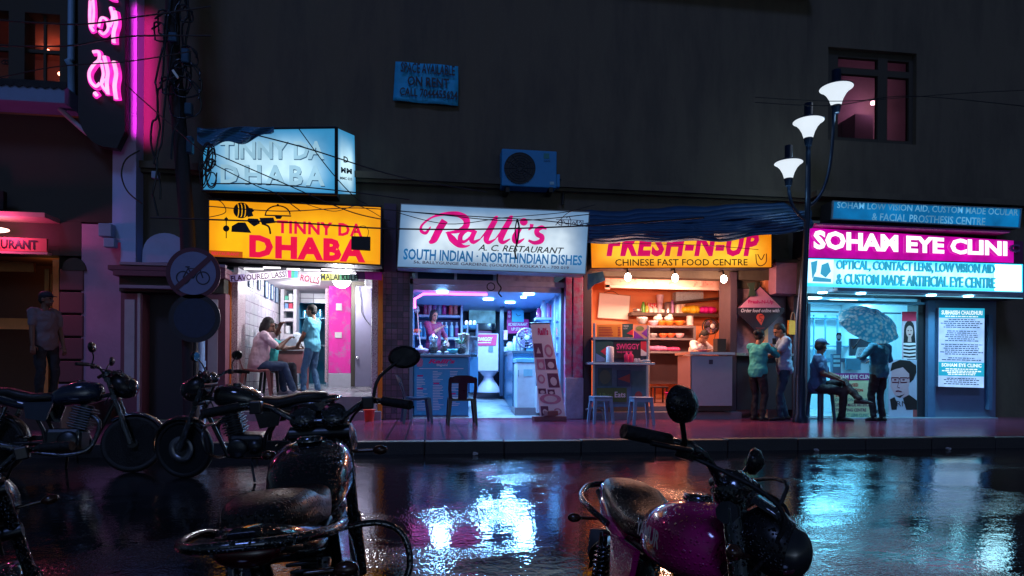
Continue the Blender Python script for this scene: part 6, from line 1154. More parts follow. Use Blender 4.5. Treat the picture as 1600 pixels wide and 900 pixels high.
# air conditioner
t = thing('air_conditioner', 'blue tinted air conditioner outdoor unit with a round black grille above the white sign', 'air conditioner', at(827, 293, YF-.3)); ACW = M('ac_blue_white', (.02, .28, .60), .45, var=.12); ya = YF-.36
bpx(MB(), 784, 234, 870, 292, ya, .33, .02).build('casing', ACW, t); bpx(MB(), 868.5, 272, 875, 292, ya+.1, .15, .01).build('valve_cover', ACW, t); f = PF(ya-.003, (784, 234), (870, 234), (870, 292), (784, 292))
mb = MB(); f.disc(mb, .325, .5, .28, .42, .004, 32); mb.build('fan_opening', INK, t); mb = MB()
for k in range(1, 7): mb.tube([f(.325+.28*k/6*cos(2*pi*i/32), .5+.42*k/6*sin(2*pi*i/32), .012) for i in range(33)], .005, 4)
for k in range(12): a = 2*pi*k/12; mb.tube([f(.325+.04*cos(a), .5+.06*sin(a), .012), f(.325+.28*cos(a), .5+.42*sin(a), .012)], .005, 4)
mb.build('grille', M('grille_dark', (.015, .03, .05), .5), t); mb = MB(); f.panel(mb, .87, .86, .95, .94, h=.002, t=.003); mb.build('label', M('sticker_cyan'), t); mb = MB(); f.panel(mb, .76, .1, .86, .24, h=.002, t=.003); mb.build('badge', M('badge_green', (.02, .25, .25), .4), t); mb = MB(); f.text(mb, 'INVERTER', .76, .29, .88, .33, h=.005); mb.build('lettering', INK, t)
mb = MB(); bpx(mb, 790, 292.5, 796, 300, ya, .34); bpx(mb, 858, 292.5, 864, 300, ya, .34); mb.build('bracket', BLACKMET, t); mb = MB(); mb.tube(bez([at(874, 280, YF-.1), at(880, 290, YF-.05), at(879, 320, YF-.04)], 5), .025, 6); mb.build('pipe', WIRE, t)
# road sign on its own post
t = thing('road_sign', 'round no cycling sign with a slashed bicycle in front of the gateway', 'road sign', Vector((at(302, 650, 11.1).x, 11.1, PZ))); ys = 11.1; c = at(302, 427, ys); R = 38/1000*ys/cos(TH)*1.0
RIM = M('sign_rim_plum', (.10, .025, .05), .5)
mb = MB(); mb.cyl(c, c+Vector((0, .02, 0)), R, 40); mb.build('plate', RIM, t); mb = MB(); mb.cyl(c+Vector((0, -.005, 0)), c+Vector((0, -.001, 0)), R*.83, 40); mb.build('field', M('sign_field_blue', (.20, .24, .42), .5, var=.15), t)
def rf(u, v, h=0): return c + Vector((u*R, -.009-h, v*R))
mb = MB(); mb.ribbon([(-.62, -.60), (.6, .6)], .2, lambda a, b, e: rf(a, b, .004)); mb.build('slash', RIM, t); mb = MB()
for cx in (-.36, .36): mb.ribbon([(cx+.24*cos(a), -.18+.24*sin(a)) for a in [2*pi*i/20 for i in range(21)]], .05, lambda a, b, e: rf(a, b, e))
for q in ([(-.36, -.18), (-.18, .18), (.22, .18), (.02, -.18), (-.36, -.18)], [(.02, -.18), (-.2, .22)], [(.36, -.18), (.2, .3), (.3, .36), (.36, .3)], [(-.28, .24), (-.12, .24)]): mb.ribbon(q, .05, lambda a, b, e: rf(a, b, .001+e))
mb.build('bicycle_symbol', M('sign_ink_navy', (.02, .02, .05), .5), t); c2_ = at(304, 497, ys); R2 = 36/1000*ys/cos(TH); mb = MB(); mb.cyl(c2_, c2_+Vector((0, .02, 0)), R2, 40); mb.build('lower_plate', M('sign_back_dark', (.025, .025, .035), .45), t); mb = MB(); mb.cyl(c2_+Vector((0, -.005, 0)), c2_+Vector((0, -.001, 0)), R2*.8, 40); mb.build('lower_field', M('sign_field_navy', (.02, .035, .08), .5, var=.5, scale=12), t)
mb = MB(); mb.cyl((c.x+.02, ys+.05, PZ), (c.x+.02, ys+.05, c.z+.3), .03, 10); mb.build('pole', BLACKMET, t)
# utility pole with its nest of cables
xu = at(270, 100, 11.35).x; yu = 11.35; ub = at(300, 600, 11.35).x
t = thing('utility_pole', 'dark utility pole wrapped in cables beside the pale blue board', 'utility pole', (xu, yu, PZ)); mb = MB(); mb.tube([(ub, yu, PZ), (ub+(xu-ub)*.25, yu, 3.4), (xu, yu, 6.5), (xu-.1, yu, 12)], [.13, .12, .11, .1], 12); mb.build('pole', M('pole_concrete', (.02, .02, .024), .8), t)
rw = random.Random(21); CB = M('cable_sheen', (.02, .03, .045), .2, .2)
for k in range(7):
    mb = MB(); a0 = rw.uniform(0, 6.28); z0 = rw.uniform(3.5, 5.5); p = []
    for i in range(26): z = z0 + i*.2; p.append((xu + (.2+.05*sin(i*1.3+k))*cos(a0+i*.12*(1 if k % 2 else -1)) , yu + .2*sin(a0+i*.12) - .05, z + .08*sin(i*2.1+k)))
    mb.tube(bez(p, 3), .016, 5); mb.build('cable', CB, t)
for k in range(9):
    mb = MB(); cx = xu + rw.uniform(-.35, .35); cz = rw.uniform(5.2, 8.0); r = rw.uniform(.1, .28); p = [(cx + r*cos(i*.7)*(1+.2*sin(i)), yu-.22+.05*sin(i*1.7), cz + r*1.3*sin(i*.7)) for i in range(14)]
    mb.tube(bez(p, 4), .014, 5); mb.build('cable_coil', CB, t)
for k, (px, py, w, h) in enumerate(((282, 75, 13, 22), (287, 160, 12, 18), (262, 50, 14, 14), (290, 212, 10, 26))):
    mb = MB(); mb.box(Vector(at(px, py+h, yu-.3)), Vector(at(px+w, py, yu-.3)) + Vector((0, .12, 0)), .02); mb.build('junction_box', M('junction_box_blue', (.03, .09, .16), .3, .3), t)
mb = MB(); mb.slab([at(268, 110, yu-.34), at(271, 108, yu-.34), at(279, 120, yu-.34), at(277, 123, yu-.34)], (0, .02, 0)); mb.build('metal_tag', M('tag_white', (.8, .85, .9), .3), t)
mb = MB(); bpx(mb, 236, 267, 247, 278, yu-.1, .1, .01); single(mb, 'meter_box', 'tiny pale blue box fixed on the wall left of the utility pole', 'meter box', M('meter_box_blue'))
# tangle of cable loops by the left end of the pale board
rw = random.Random(4); k = 0
for i in range(11):
    cx, cy = 322 + rw.uniform(-6, 10), 262 + rw.uniform(-22, 30); rx, ry = rw.uniform(3, 9), rw.uniform(9, 24); tl_ = rw.uniform(-.5, .5); mb = MB()
    p = [at(cx + rx*cos(a)*cos(tl_) - ry*sin(a)*sin(tl_), cy + rx*cos(a)*sin(tl_) + ry*sin(a)*cos(tl_), YF-.95-.02*i) for a in [2*pi*j/12 for j in range(12+i % 3)]]
    mb.tube(bez(p, 3), rw.uniform(.008, .016), 5); tag(single(mb, 'cable_loop', 'tangled black cable loops hanging at the left end of the pale blue board', 'cable', WIRE), None, None, 'cable loops by the pale board')
# overhead wires: every span is a thing of its own
def wire(pts, r, lab, Y=None, grp=None):
    mb = MB(); P = [at(x, y, (Y if not isinstance(Y, (list, tuple)) else Y[i])) for i, (x, y) in enumerate(pts)]
    mb.tube(bez(P, 8), r, 5); return tag(single(mb, 'overhead_wire', lab, 'wire', WIRE), None, None, grp)
YW = 10.4
wire([(376, 205), (480, 232), (620, 275), (760, 300)], .011, 'black wire slanting down across the letters of the pale blue board', YW)
wire([(320, 233), (440, 285), (545, 330), (610, 345)], .009, 'black wire running from the cable tangle down over the pale board corner', YW)
wire([(466, 200), (512, 262), (552, 306), (575, 320)], .008, 'thin wire falling steeply over the right end of the pale board', YW)
wire([(325, 252), (400, 290), (430, 302), (470, 330)], .008, 'thin wire crossing the lower left of the pale board', YW)
wire([(330, 287), (420, 288), (530, 298), (640, 312)], .010, 'black wire running along the bottom edge of the pale board', YW)
wire([(235, 340), (322, 343), (460, 348), (600, 357), (760, 358), (930, 352), (1100, 340)], .013, 'long thick wire crossing the yellow and white signs at mid height', YW-.2)
wire([(322, 322), (440, 330), (560, 325), (680, 335), (800, 345), (921, 335)], .008, 'thin wire wandering over the tops of the yellow and white signs', YW)
wire([(324, 340), (352, 332), (345, 315), (325, 312)], .007, 'thin wire bending round the left edge of the yellow sign', YF-.9)
wire([(470, 316), (520, 330), (560, 322), (597, 340)], .006, 'hair thin wire dipping over the upper right of the yellow sign', YF-.9)
wire([(620, 332), (700, 350), (790, 340), (880, 332), (921, 322)], .007, 'thin wire dipping under the script letters of the white sign', YF-.95)
wire([(626, 330), (720, 337), (850, 345), (918, 354)], .009, 'black wire sloping down to the right end of the white sign', YF-1.0)
wire([(868, 352), (884, 335), (900, 328), (930, 320)], .006, 'thin wire rising past the Bengali word', YF-.95)
wire([(-20, 30), (120, 38), (218, 26), (330, 10)], .012, 'black wire crossing the neon letters high at the left', 10.2)
wire([(-20, 70), (100, 72), (200, 57), (330, 56)], .012, 'black wire crossing below the upper neon letter', 10.2)
wire([(-20, 125), (90, 104), (200, 96), (300, 80)], .009, 'thin wire slanting across the board above the lower neon letter', 10.2)
wire([(195, 130), (218, 152), (290, 215), (330, 250)], .009, 'thin wire slanting from the pink pilaster to the cable tangle', 10.2)
wire([(218, 235), (196, 250), (190, 275), (200, 300), (222, 318)], .012, 'cable bowing out over the blue part of the pilaster', 11.3)
wire([(1180, 160), (1300, 165), (1420, 150), (1620, 168)], .008, 'thin wire passing across the lit upstairs window', 10.2)
wire([(1180, 152), (1320, 158), (1500, 146), (1620, 140)], .007, 'thinner wire just above the other one across the lit window', 10.2)
wire([(940, 380), (1090, 383), (1185, 390)], .006, 'hair thin wire under the tarpaulin edge', YF-.75)
t = thing('cable_hook', 'hanging loop of black cable under the white sign beside the transom window', 'cable', at(778, 445, YF-.3)); mb = MB(); mb.tube(bez([at(767+6*sin(a), 448+6*cos(a), YF-.3) for a in [2*pi*i/9 for i in range(10)]], 3), .01, 5); mb.build('loop', WIRE, t); mb = MB(); mb.tube(bez([at(778, 425, YF-.3), at(777, 440, YF-.3), at(783, 450, YF-.3), at(779, 458, YF-.3), at(784, 464, YF-.3)], 4), .014, 5); mb.build('hook', WIRE, t)
mb = MB(); mb.slab([at(919, 428, YF-.5), at(942, 424, YF-.5), at(946, 438, YF-.5), at(930, 444, YF-.5), at(919, 453, YF-.5)], (0, .05, 0)); single(mb, 'cloth', 'blue and plum cloth hung at the left end of the noodle shop', 'cloth', M('cloth_petrol', (.02, .12, .2), .7, bump=.5, bscale=8))
# ------------------------------------------------------------------ plastic chairs and stools on the pavement
def plastic_chair(label, loc, rz, m, s=1.0):
    t = thing('plastic_chair', label, 'chair', loc); mt = Matrix.Translation(loc) @ Matrix.Rotation(rz, 4, 'Z') @ Matrix.Scale(s, 4)
    def put(mb, nm): mb.v = [mt @ v for v in mb.v]; return mb.build(nm, m, t)
    # seat looks towards +y; back at -y
    mb = MB(); rings = []
    for y, w, z in ((-.2, .19, .43), (-.19, .2, .44), (.0, .22, .425), (.18, .23, .44), (.22, .225, .425)): rings.append([Vector((x*w, y, z + .012*(abs(x)**2))) for x in (-1, -.6, 0, .6, 1)] + [Vector((x*w, y, z-.03)) for x in (1, .6, 0, -.6, -1)])
    mb.loft(rings); put(mb, 'seat')
    for sx in (-1, 1):
        for sy in (-1, 1):
            mb = MB(); a, b = Vector((sx*.2, sy*.19, .43)), Vector((sx*.235, sy*.24, 0)); mb.loft([[c + Vector((dx*w, dy*w, 0)) for dx, dy in ((-1, -1), (1, -1), (1, 1), (-1, 1))] for c, w in ((a, .032), (b, .02))], smooth=False); put(mb, 'leg')
    def bk(x, z): return Vector((x, -.2 - .11*((z-.44)/.4) - .05*(1-(x/.22)**2)*((z-.44)/.4), z))
    mb = MB()
    def strip(p, w, th=.012):
        l = [bk(x-w(x, z) if callable(w) else x-w, z) for x, z in p]; r = [bk(x+w, z) for x, z in p]; k = len(p)
        mb.add(l + r + [v+Vector((0, -th, 0)) for v in l] + [v+Vector((0, -th, 0)) for v in r], [(i, i+1, k+i+1, k+i) for i in range(k-1)] + [(2*k+i, 3*k+i, 3*k+i+1, 2*k+i+1) for i in range(k-1)] + [(i, 2*k+i, 2*k+i+1, i+1) for i in range(k-1)] + [(k+i, k+i+1, 3*k+i+1, 3*k+i) for i in range(k-1)] + [(0, k, 3*k, 2*k), (k-1, 3*k-1, 4*k-1, 2*k-1)])
    strip([(-.2, .42), (-.215, .6), (-.21, .76), (-.19, .8)], .028); strip([(.2, .42), (.215, .6), (.21, .76), (.19, .8)], .028); strip([(0, .42), (0, .6), (0, .74)], .075)
    k = 9; top = [(-.2+.4*i/(k-1)) for i in range(k)]; hi = [.83-.05*(x/.2)**4 for x in top]
    a = [bk(x, h) for x, h in zip(top, hi)]; b = [bk(x, .70+.0*x) for x in top]; o = Vector((0, -.014, 0))
    mb.add(a+b+[v+o for v in a]+[v+o for v in b], [(i, i+1, k+i+1, k+i) for i in range(k-1)] + [(2*k+i, 3*k+i, 3*k+i+1, 2*k+i+1) for i in range(k-1)] + [(i, 2*k+i, 2*k+i+1, i+1) for i in range(k-1)] + [(k+i, k+i+1, 3*k+i+1, 3*k+i) for i in range(k-1)]); put(mb, 'backrest'); return t
BP = M('black_plastic', (.014, .016, .02), .3); BLP = M('navy_plastic', (.02, .07, .14), .3)
p = atz(722, 664, PZ); plastic_chair('black plastic chair with its back to the street before the menu counter', (p.x, p.y+.2, PZ), .02, BP)
p = atz(655, 662, PZ); plastic_chair('dark blue plastic chair seen from the side left of the black one', (p.x-.05, p.y+.25, PZ), -1.45, BLP)
def stool(label, loc, m, rz=0, sc=1.0):
    t = thing('plastic_stool', label, 'stool', loc, None); mt = Matrix.Translation(loc) @ Matrix.Rotation(rz, 4, 'Z') @ Matrix.Diagonal((1, 1, sc, 1))
    def put(mb, nm): mb.v = [mt @ v for v in mb.v]; return mb.build(nm, m, t)
    put(MB().box((-.17, -.17, .44), (.17, .17, .475), .012), 'seat')
    mb = MB()
    for q in (((-.165, -.165, .39), (.165, -.155, .439)), ((-.165, .155, .39), (.165, .165, .439)), ((-.165, -.154, .39), (-.155, .154, .439)), ((.155, -.154, .39), (.165, .154, .439))): mb.box(*q)
    put(mb, 'apron')
    for sx in (-1, 1):
        for sy in (-1, 1): mb = MB(); mb.loft([[Vector((sx*x+dx*w, sy*x+dy*w, z)) for dx, dy in ((-1, -1), (1, -1), (1, 1), (-1, 1))] for x, z, w in ((.14, .389, .026), (.175, 0, .02))], smooth=False); put(mb, 'leg')
    return t
SB = M('stool_blue_grey', (.16, .27, .42), .35)
p = atz(942, 662, PZ); stool('blue grey plastic stool left of the two in front of the poster stand', (p.x, p.y+.15, PZ), SB, .05)
p = atz(1006, 664, PZ); stool('blue grey plastic stool right of the two before the noodle shop', (p.x, p.y+.15, PZ), SB, -.04)
p = at(1282, 652, 11.55); stool('dark plastic stool under the seated man with the cap', (p.x, 11.55, PZ), M('stool_dark_blue', (.05, .1, .16), .35), .1, 1.3)
# ------------------------------------------------------------------ people: one continuous remeshed body each, clothes and hair as children
PENDING = []
def remesh(mb, name, m, parent, vox, smooth=4, wrinkle=0, post=None):
    o = mb.build(name + '_raw', m, parent); r = o.modifiers.new('r', 'REMESH'); r.mode = 'VOXEL'; r.voxel_size = vox; r.use_smooth_shade = True
    if smooth: s = o.modifiers.new('s', 'SMOOTH'); s.factor = .5; s.iterations = smooth
    PENDING.append((o, name, m, parent, wrinkle, post)); return o
def flush_people():
    bpy.context.view_layer.update(); dg = bpy.context.evaluated_depsgraph_get()
    res = []
    for o, name, m, parent, wr, post in PENDING:
        me = bpy.data.meshes.new_from_object(o.evaluated_get(dg)); res.append(me)
    for (o, name, m, parent, wr, post), me in zip(PENDING, res):
        me.materials.clear(); [me.materials.append(x) for x in (m if isinstance(m, list) else [m])]
        if wr:
            ns = [v.normal.copy() for v in me.vertices]
            for v, n in zip(me.vertices, ns):
                q = v.co * 9; d = mnoise.noise(q + Vector((0, 0, 3))) + .5*mnoise.noise(v.co*21); v.co += n * d * wr
        if post: post(me)
        old = o.data; o.modifiers.clear(); o.data = me; o.name = name; me.name = name; bpy.data.meshes.remove(old)
    PENDING.clear()
def ik(a, b, l1, l2, pole):
    """joint between a and b bending towards pole"""
    d = b - a; L_ = d.length
    if L_ > (l1+l2)*.999: b = a + d.normalized()*(l1+l2)*.999; d = b - a; L_ = d.length
    x = (l1*l1 - l2*l2 + L_*L_)/(2*L_); h = sqrt(max(0, l1*l1 - x*x)); n = d.normalized(); p = Vector(pole); p = (p - n*p.dot(n))
    if p.length < 1e-4: p = n.orthogonal()
    return a + n*x + p.normalized()*h, b
SKIN = M('skin_brown', (.30, .14, .085), .5, var=.1); SKIN2 = M('skin_dark_brown', (.16, .075, .05), .5, var=.1); EYE = M('eye_dark', (.015, .01, .01), .3); LIP = M('lip_brown', (.22, .07, .06), .5)
HAIR = M('hair_black', (.008, .007, .007), .65, bump=.5, bscale=90)
def limb(mb, pts, rs, n=14):
    k = len(pts); P = []; R_ = []
    for i in range(k-1):
        for j in range(4): t = j/4; P.append(Vector(pts[i])*(1-t) + Vector(pts[i+1])*t); R_.append(rs[i]*(1-t) + rs[i+1]*t)
    P.append(Vector(pts[-1])); R_.append(rs[-1]); mb.tube(P, R_, n)
    for p, r in ((pts[0], rs[0]), (pts[-1], rs[-1])) : mb.ell(p, (r, r, r), 12, 8)
    for p, r in zip(pts[1:-1], rs[1:-1]): mb.ell(p, (r*1.02,)*3, 12, 8)
def person(label, loc, rz, sc=1.0, pelvis=(0, 0, .965), lean=(0, 0, 1), chest_yaw=0, head=(0, 0), hands=None, hpole=None, feet=None, kpole=None, shirt=((.5, .5, .5), .5), pants=(.02, .03, .06), skin=None, hair='short', shoe=(.02, .02, .02), sleeve=.62, cap=None, curl=(.5, .5), belly=1.0, female=False, tuck=.1, barefeet=False):
    skin = skin or SKIN; mt = Matrix.Translation(loc) @ Matrix.Rotation(rz, 4, 'Z') @ Matrix.Scale(sc, 4)
    V = Vector; pel = V(pelvis); up = V(lean).normalized(); fw0 = V((sin(-chest_yaw)*-1, cos(chest_yaw), 0)); rt = fw0.cross(up).normalized(); fw = up.cross(rt).normalized()
    T = lambda x, y, z: pel + rt*x + fw*y + up*z
    sh = {1: T(.175, -.01, .45), -1: T(-.175, -.01, .45)}; nk = T(0, -.005, .50)
    hy, hp = head; hf = (Matrix.Rotation(hy, 3, 'Z') @ V((fw.x, fw.y, 0)).normalized()); hr = hf.cross(V((0, 0, 1))).normalized(); hf = (Matrix.Rotation(hp, 3, hr) @ hf).normalized(); hu = hr.cross(hf).normalized()
    hc = nk + up*.06 + hu*.10 + hf*.025
    H = lambda x, y, z: hc + hr*x + hf*y + hu*z
    hands = hands or {1: (.24, .06, .88), -1: (-.24, .06, .88)}; hpole = hpole or {1: (.5, -1, -.2), -1: (-.5, -1, -.2)}
    feet = feet or {1: (.10, 0, .08), -1: (-.10, .03, .08)}; kpole = kpole or {1: (.1, 1, 0), -1: (-.1, 1, 0)}
    b = MB()
    def torso(mb, k, z0, z1, extra=0):
        prof = [(-.14, .13, .10), (-.06, .165, .118), (.02, .168, .12), (.12, .15*(1+.15*(belly-1)), .108*belly), (.24, .16, .116*(1+.3*(belly-1))), (.34, .172, .115), (.42, .175, .10), (.47, .12, .08), (.505, .062, .06)]
        rings = []
        for z, w, d in prof:
            if z < z0 or z > z1: continue
            if female and z > .3: w *= .9
            rings.append([T(cos(2*pi*i/20)*(w*k+extra), sin(2*pi*i/20)*(d*k+extra) + (.012 if .08 < z < .3 else 0)*belly, z) for i in range(20)])
        mb.loft(rings)
    torso(b, .86, -.2, .6)
    limb(b, [nk - up*.05, nk + up*.03, hc - hu*.06 - hf*.01], [.062, .055, .055])
    # head: cranium, jaw, nose, ears
    rot = Matrix((hr, hf, hu)).transposed()
    b.ell(H(0, -.008, .025), (.074, .094, .092), 18, 12, rot); b.ell(H(0, .012, -.045), (.058, .074, .066), 16, 10, rot); b.ell(H(0, .05, -.085), (.03, .03, .025), 10, 8, rot)
    limb(b, [H(0, .085, .015), H(0, .105, -.028)], [.010, .0165], 8); b.ell(H(0, .087, -.062), (.026, .014, .013), 10, 6, rot); b.ell(H(0, .08, .03), (.05, .018, .012), 10, 6, rot)
    for s in (1, -1): b.ell(H(s*.076, -.005, -.01), (.012, .022, .034), 10, 8, rot)
    el = {}; wr = {}
    for s in (1, -1):
        e, w = ik(sh[s], V(hands[s]), .285, .25, hpole[s]); el[s], wr[s] = e, w
        limb(b, [sh[s], sh[s]*.5+e*.5, e, e*.55+w*.45, w], [.052, .046, .040, .038, .026])
        d = (w - e).normalized(); side = d.cross(V((0, 0, 1))); side = side.normalized() if side.length > .1 else rt.copy(); nrm = side.cross(d).normalized(); c = curl[0 if s == 1 else 1]
        pc = w + d*.045
        b.loft([[w + d*z + side*cos(2*pi*i/12)*a + nrm*sin(2*pi*i/12)*t for i in range(12)] for z, a, t in ((-.01, .026, .02), (.03, .036, .016), (.085, .042, .014), (.095, .036, .011))])
        for k, (o, ln) in enumerate(((-.031, .068), (-.0105, .078), (.0105, .073), (.031, .056))):
            p = w + d*.088 + side*o; q = [p - d*.02, p]; a = .15
            for j in range(3): a += c*(.75 if j else .5); p = p + (d*cos(a) - nrm*sin(a))*ln*(.45, .32, .25)[j]; q.append(p)
            b.tube(q, [.0095, .0095, .009, .0085, .0075], 8); b.ell(p, (.0075,)*3, 8, 6)
        p = w + d*.02 + side*(-.03)*s; q = [p, p + (d*.6 - side*s*.8).normalized()*.035 - nrm*.008, p + (d*.85 - side*s*.5).normalized()*.065 - nrm*.022*c*2]; b.tube(q, [.013, .011, .009], 8); b.ell(q[-1], (.009,)*3, 8, 6)
    kn = {}; an = {}
    for s in (1, -1):
        hip = T(s*.088, 0, -.05); k_, a_ = ik(hip, V(feet[s]), .43, .42, kpole[s]); kn[s], an[s] = (hip, k_), a_
        limb(b, [hip, hip*.5+k_*.5, k_, k_*.65+a_*.35, a_], [.078, .064, .047, .046, .033])
        fd = V((kpole[s][0]*.5, max(.25, abs(kpole[s][1])), 0)).normalized() if True else fw
        if barefeet: limb(b, [a_ - fd*.04 - V((0, 0, .035)), a_ + fd*.10 - V((0, 0, .05)), a_ + fd*.15 - V((0, 0, .055))], [.034, .03, .02])
    b.v = [mt @ v for v in b.v]
    root = bpy.data.objects.new('person', bpy.data.meshes.new('person')); COL.objects.link(root); root.location = loc; tag(root, label, 'person')
    eyes = [mt @ H(s*.03, .085, .008) - V(loc) for s in (1, -1)]; mouth = mt @ H(0, .098, -.062) - V(loc); zl = .011*sc
    def post(me):
        for p in me.polygons:
            c = p.center
            if min((c-eyes[0]).length, (c-eyes[1]).length) < .0145*sc: p.material_index = 1
            elif (c-mouth).length < .022*sc and abs((c-mouth).dot(hu)) < .008*sc: p.material_index = 2
    o = b.build('body_raw', skin, None, origin=loc); r = o.modifiers.new('r', 'REMESH'); r.mode = 'VOXEL'; r.voxel_size = .0075; r.use_smooth_shade = True; s_ = o.modifiers.new('s', 'SMOOTH'); s_.iterations = 2
    PENDING.append((o, 'person', [skin, EYE, LIP], None, 0, post))
    for k_, v_ in (('label', label), ('category', 'person')): o[k_] = v_
    bpy.data.objects.remove(root); root = o
    def sub(mb, name, m, vox=.011, wrk=.006): mb.v = [mt @ v for v in mb.v]; return remesh(mb, name, m, root, vox*sc, 3, wrk)
    if not isinstance(shirt[0], tuple): shirt = (shirt, .7)
    sm = M('shirt_%s' % '_'.join('%d' % int(c*100) for c in shirt[0]), shirt[0], .8, var=.12, scale=20); pm = M('trousers_%s' % '_'.join('%d' % int(c*100) for c in pants), pants, .8, var=.3, scale=15)
    mb = MB(); torso(mb, 1.06, -.16 if tuck else -.05, .48, .012)
    for s in (1, -1):
        e, w = el[s], wr[s]
        if sleeve <= 1: p = sh[s] + (e - sh[s])*sleeve; limb(mb, [sh[s]-rt*s*.06+up*.012, sh[s]+up*.004, sh[s]*.5+p*.5, p], [.07, .073, .067, .064])
        else: p = e + (w - e)*(sleeve-1); limb(mb, [sh[s]-rt*s*.06+up*.012, sh[s]+up*.004, sh[s]*.5+e*.5, e, p], [.068, .07, .06, .054, .044])
    mb.loft([[nk + up*z - rt*0 + rt*cos(2*pi*i/16)*r_ + fw*sin(2*pi*i/16)*r_ for i in range(16)] for z, r_ in ((-.07, .085), (-.005, .068))])   # collar
    sub(mb, 'shirt', sm, .011, .016)
    mb = MB(); torso(mb, 1.05, -.2, .03, .004)
    for s in (1, -1): hip, k_ = kn[s]; a_ = an[s]; limb(mb, [hip, hip*.5+k_*.5, k_, k_*.5+a_*.5, a_ + (k_-a_).normalized()*.01], [.096, .083, .066, .062, .056])
    sub(mb, 'trousers', pm, .012, .015)
    if not barefeet:
        for s in (1, -1):
            a_ = an[s]; fd = V((kpole[s][0]*.35, max(.3, abs(kpole[s][1])), 0)).normalized(); sd_ = fd.cross(V((0, 0, 1))); mb = MB()
            mb.loft([[mt @ (a_ + fd*y + sd_*cos(2*pi*i/14)*w + V((0, 0, -.08 + h*.5 + sin(2*pi*i/14)*h*.5))) for i in range(14)] for y, w, h in ((-.08, .022, .06), (-.06, .036, .085), (0, .04, .10), (.06, .042, .075), (.12, .048, .06), (.165, .04, .045), (.185, .018, .03))]); mb.build('shoe', M('shoe_%d' % int(shoe[0]*100), shoe, .4), root)
    if hair:
        mb = MB(); mb.ell(H(0, -.022, .045), (.084, .098, .09), 18, 12, rot); mb.ell(H(0, -.05, .0), (.078, .065, .085), 16, 10, rot)
        if hair == 'quiff': mb.ell(H(0, .055, .105), (.06, .04, .03), 12, 8, rot)
        if hair == 'long': mb.ell(H(0, -.06, -.05), (.088, .066, .12), 14, 10, rot); mb.ell(H(.06, -.02, -.02), (.03, .06, .1), 12, 8, rot); mb.ell(H(-.06, -.02, -.02), (.03, .06, .1), 12, 8, rot)
        if hair == 'bun': mb.ell(H(0, -.13, .05), (.045, .045, .045), 12, 8, rot)
        sub(mb, 'hair', HAIR, .009, .006)
    if cap:
        mb = MB(); mb.ell(H(0, -.012, .065), (.088, .104, .075), 16, 10, rot); mb.loft([[H(cos(2*pi*i/14)*w, y, z + sin(2*pi*i/14)*.007) for i in range(14)] for y, w, z in ((.05, .075, .06), (.10, .07, .055), (.15, .05, .045), (.165, .02, .042))]); sub(mb, 'cap', M('cap_%d' % int(cap[2]*100), cap, .7), .009, 0)
    return root, (lambda x, y, z: mt @ V((x, y, z))), {s: mt @ (wr[s]) for s in (1, -1)}, mt @ hc
def P(px, py, Y): p = at(px, py, Y); return p
RZ = lambda deg: radians(deg)
# facing: rz = 0 looks away from the camera (+Y), 180 looks at the camera, -90 looks to the right of the picture
def floor1(Y): return zf1 + (Y-YF-.02)/(16-YF-.02)*(zb1-zf1)
# man in the restaurant doorway on the steps
single(MB().box((XL0, 10.1, PZ-.02), (X(96, 10.1), YL-.02, .58), .015), 'entrance_step', 'dark raised step before the red lit restaurant entrance', 'step', M('entrance_step_dark', (.06, .035, .035), .5))
person('man in a pale checked shirt standing in the red lit restaurant doorway', (X(70, 10.7), 10.7, .58), RZ(-120), .97, hands={1: (.24, .1, .84), -1: (-.22, .12, .85)}, shirt=((.17, .14, .17), .7), pants=(.015, .015, .02), skin=SKIN2, cap=(.015, .015, .03), head=(RZ(20), 0))
# first shop
Y = 12.45; x = X(401, Y); plastic_chair('maroon brown plastic chair carrying the seated person in the sweet shop', (x, Y, floor1(Y)), RZ(-80), M('maroon_plastic', (.28, .08, .07), .35), 1.08)
r, L_, W_, hc_ = person('seated person in a pale pink tee with a raised hand on the maroon chair', (x+.05, Y, floor1(Y)), RZ(-68), 1.13, pelvis=(0, -.04, .53), lean=(0, .22, 1), head=(RZ(-12), RZ(-22)), hands={1: (.12, .42, .92), -1: (-.10, .34, 1.16)}, hpole={1: (.6, -.3, -1), -1: (-.9, .2, -.5)}, feet={1: (.12, .52, .08), -1: (-.10, .40, .08)}, kpole={1: (.1, .6, 1), -1: (-.1, .6, 1)}, shirt=((.72, .52, .56), .7), pants=(.02, .045, .10), hair='long', shoe=(.3, .25, .28), belly=1.25, sleeve=.75, skin=SKIN2)
Y = 13.15; r, L_, W_, hc_ = person('person in a turquoise top half hidden behind the seated person in pink', (X(424, Y), Y, floor1(Y)), RZ(-80), 1.05, pelvis=(0, -.04, .52), lean=(0, .12, 1), head=(0, RZ(-10)), hands={1: (.14, .44, .86), -1: (-.1, .5, .84)}, feet={1: (.12, .42, .08), -1: (-.1, .42, .08)}, kpole={1: (.1, .6, 1), -1: (-.1, .6, 1)}, shirt=((.05, .42, .42), .7), pants=(.02, .02, .03), skin=SKIN2)
p = (X(424, Y), Y, floor1(Y)); stool('dark stool under the person in turquoise', (p[0], p[1]-.02, p[2]), BP, 0, 1.02)
Y = 12.75; person('man in a sky blue short sleeved shirt and jeans standing in the sweet shop', (X(488, Y), Y, floor1(Y)), RZ(68), .985, lean=(0, .0, 1), head=(RZ(10), RZ(-4)), hands={1: (.06, .26, 1.05), -1: (-.08, .24, 1.0)}, hpole={1: (1, -.8, -.4), -1: (-1, -.8, -.4)}, feet={1: (.13, -.06, .08), -1: (-.12, .12, .08)}, shirt=((.10, .42, .56), .7), pants=(.05, .13, .24), hair='short', belly=1.12, skin=SKIN, shoe=(.03, .02, .02))
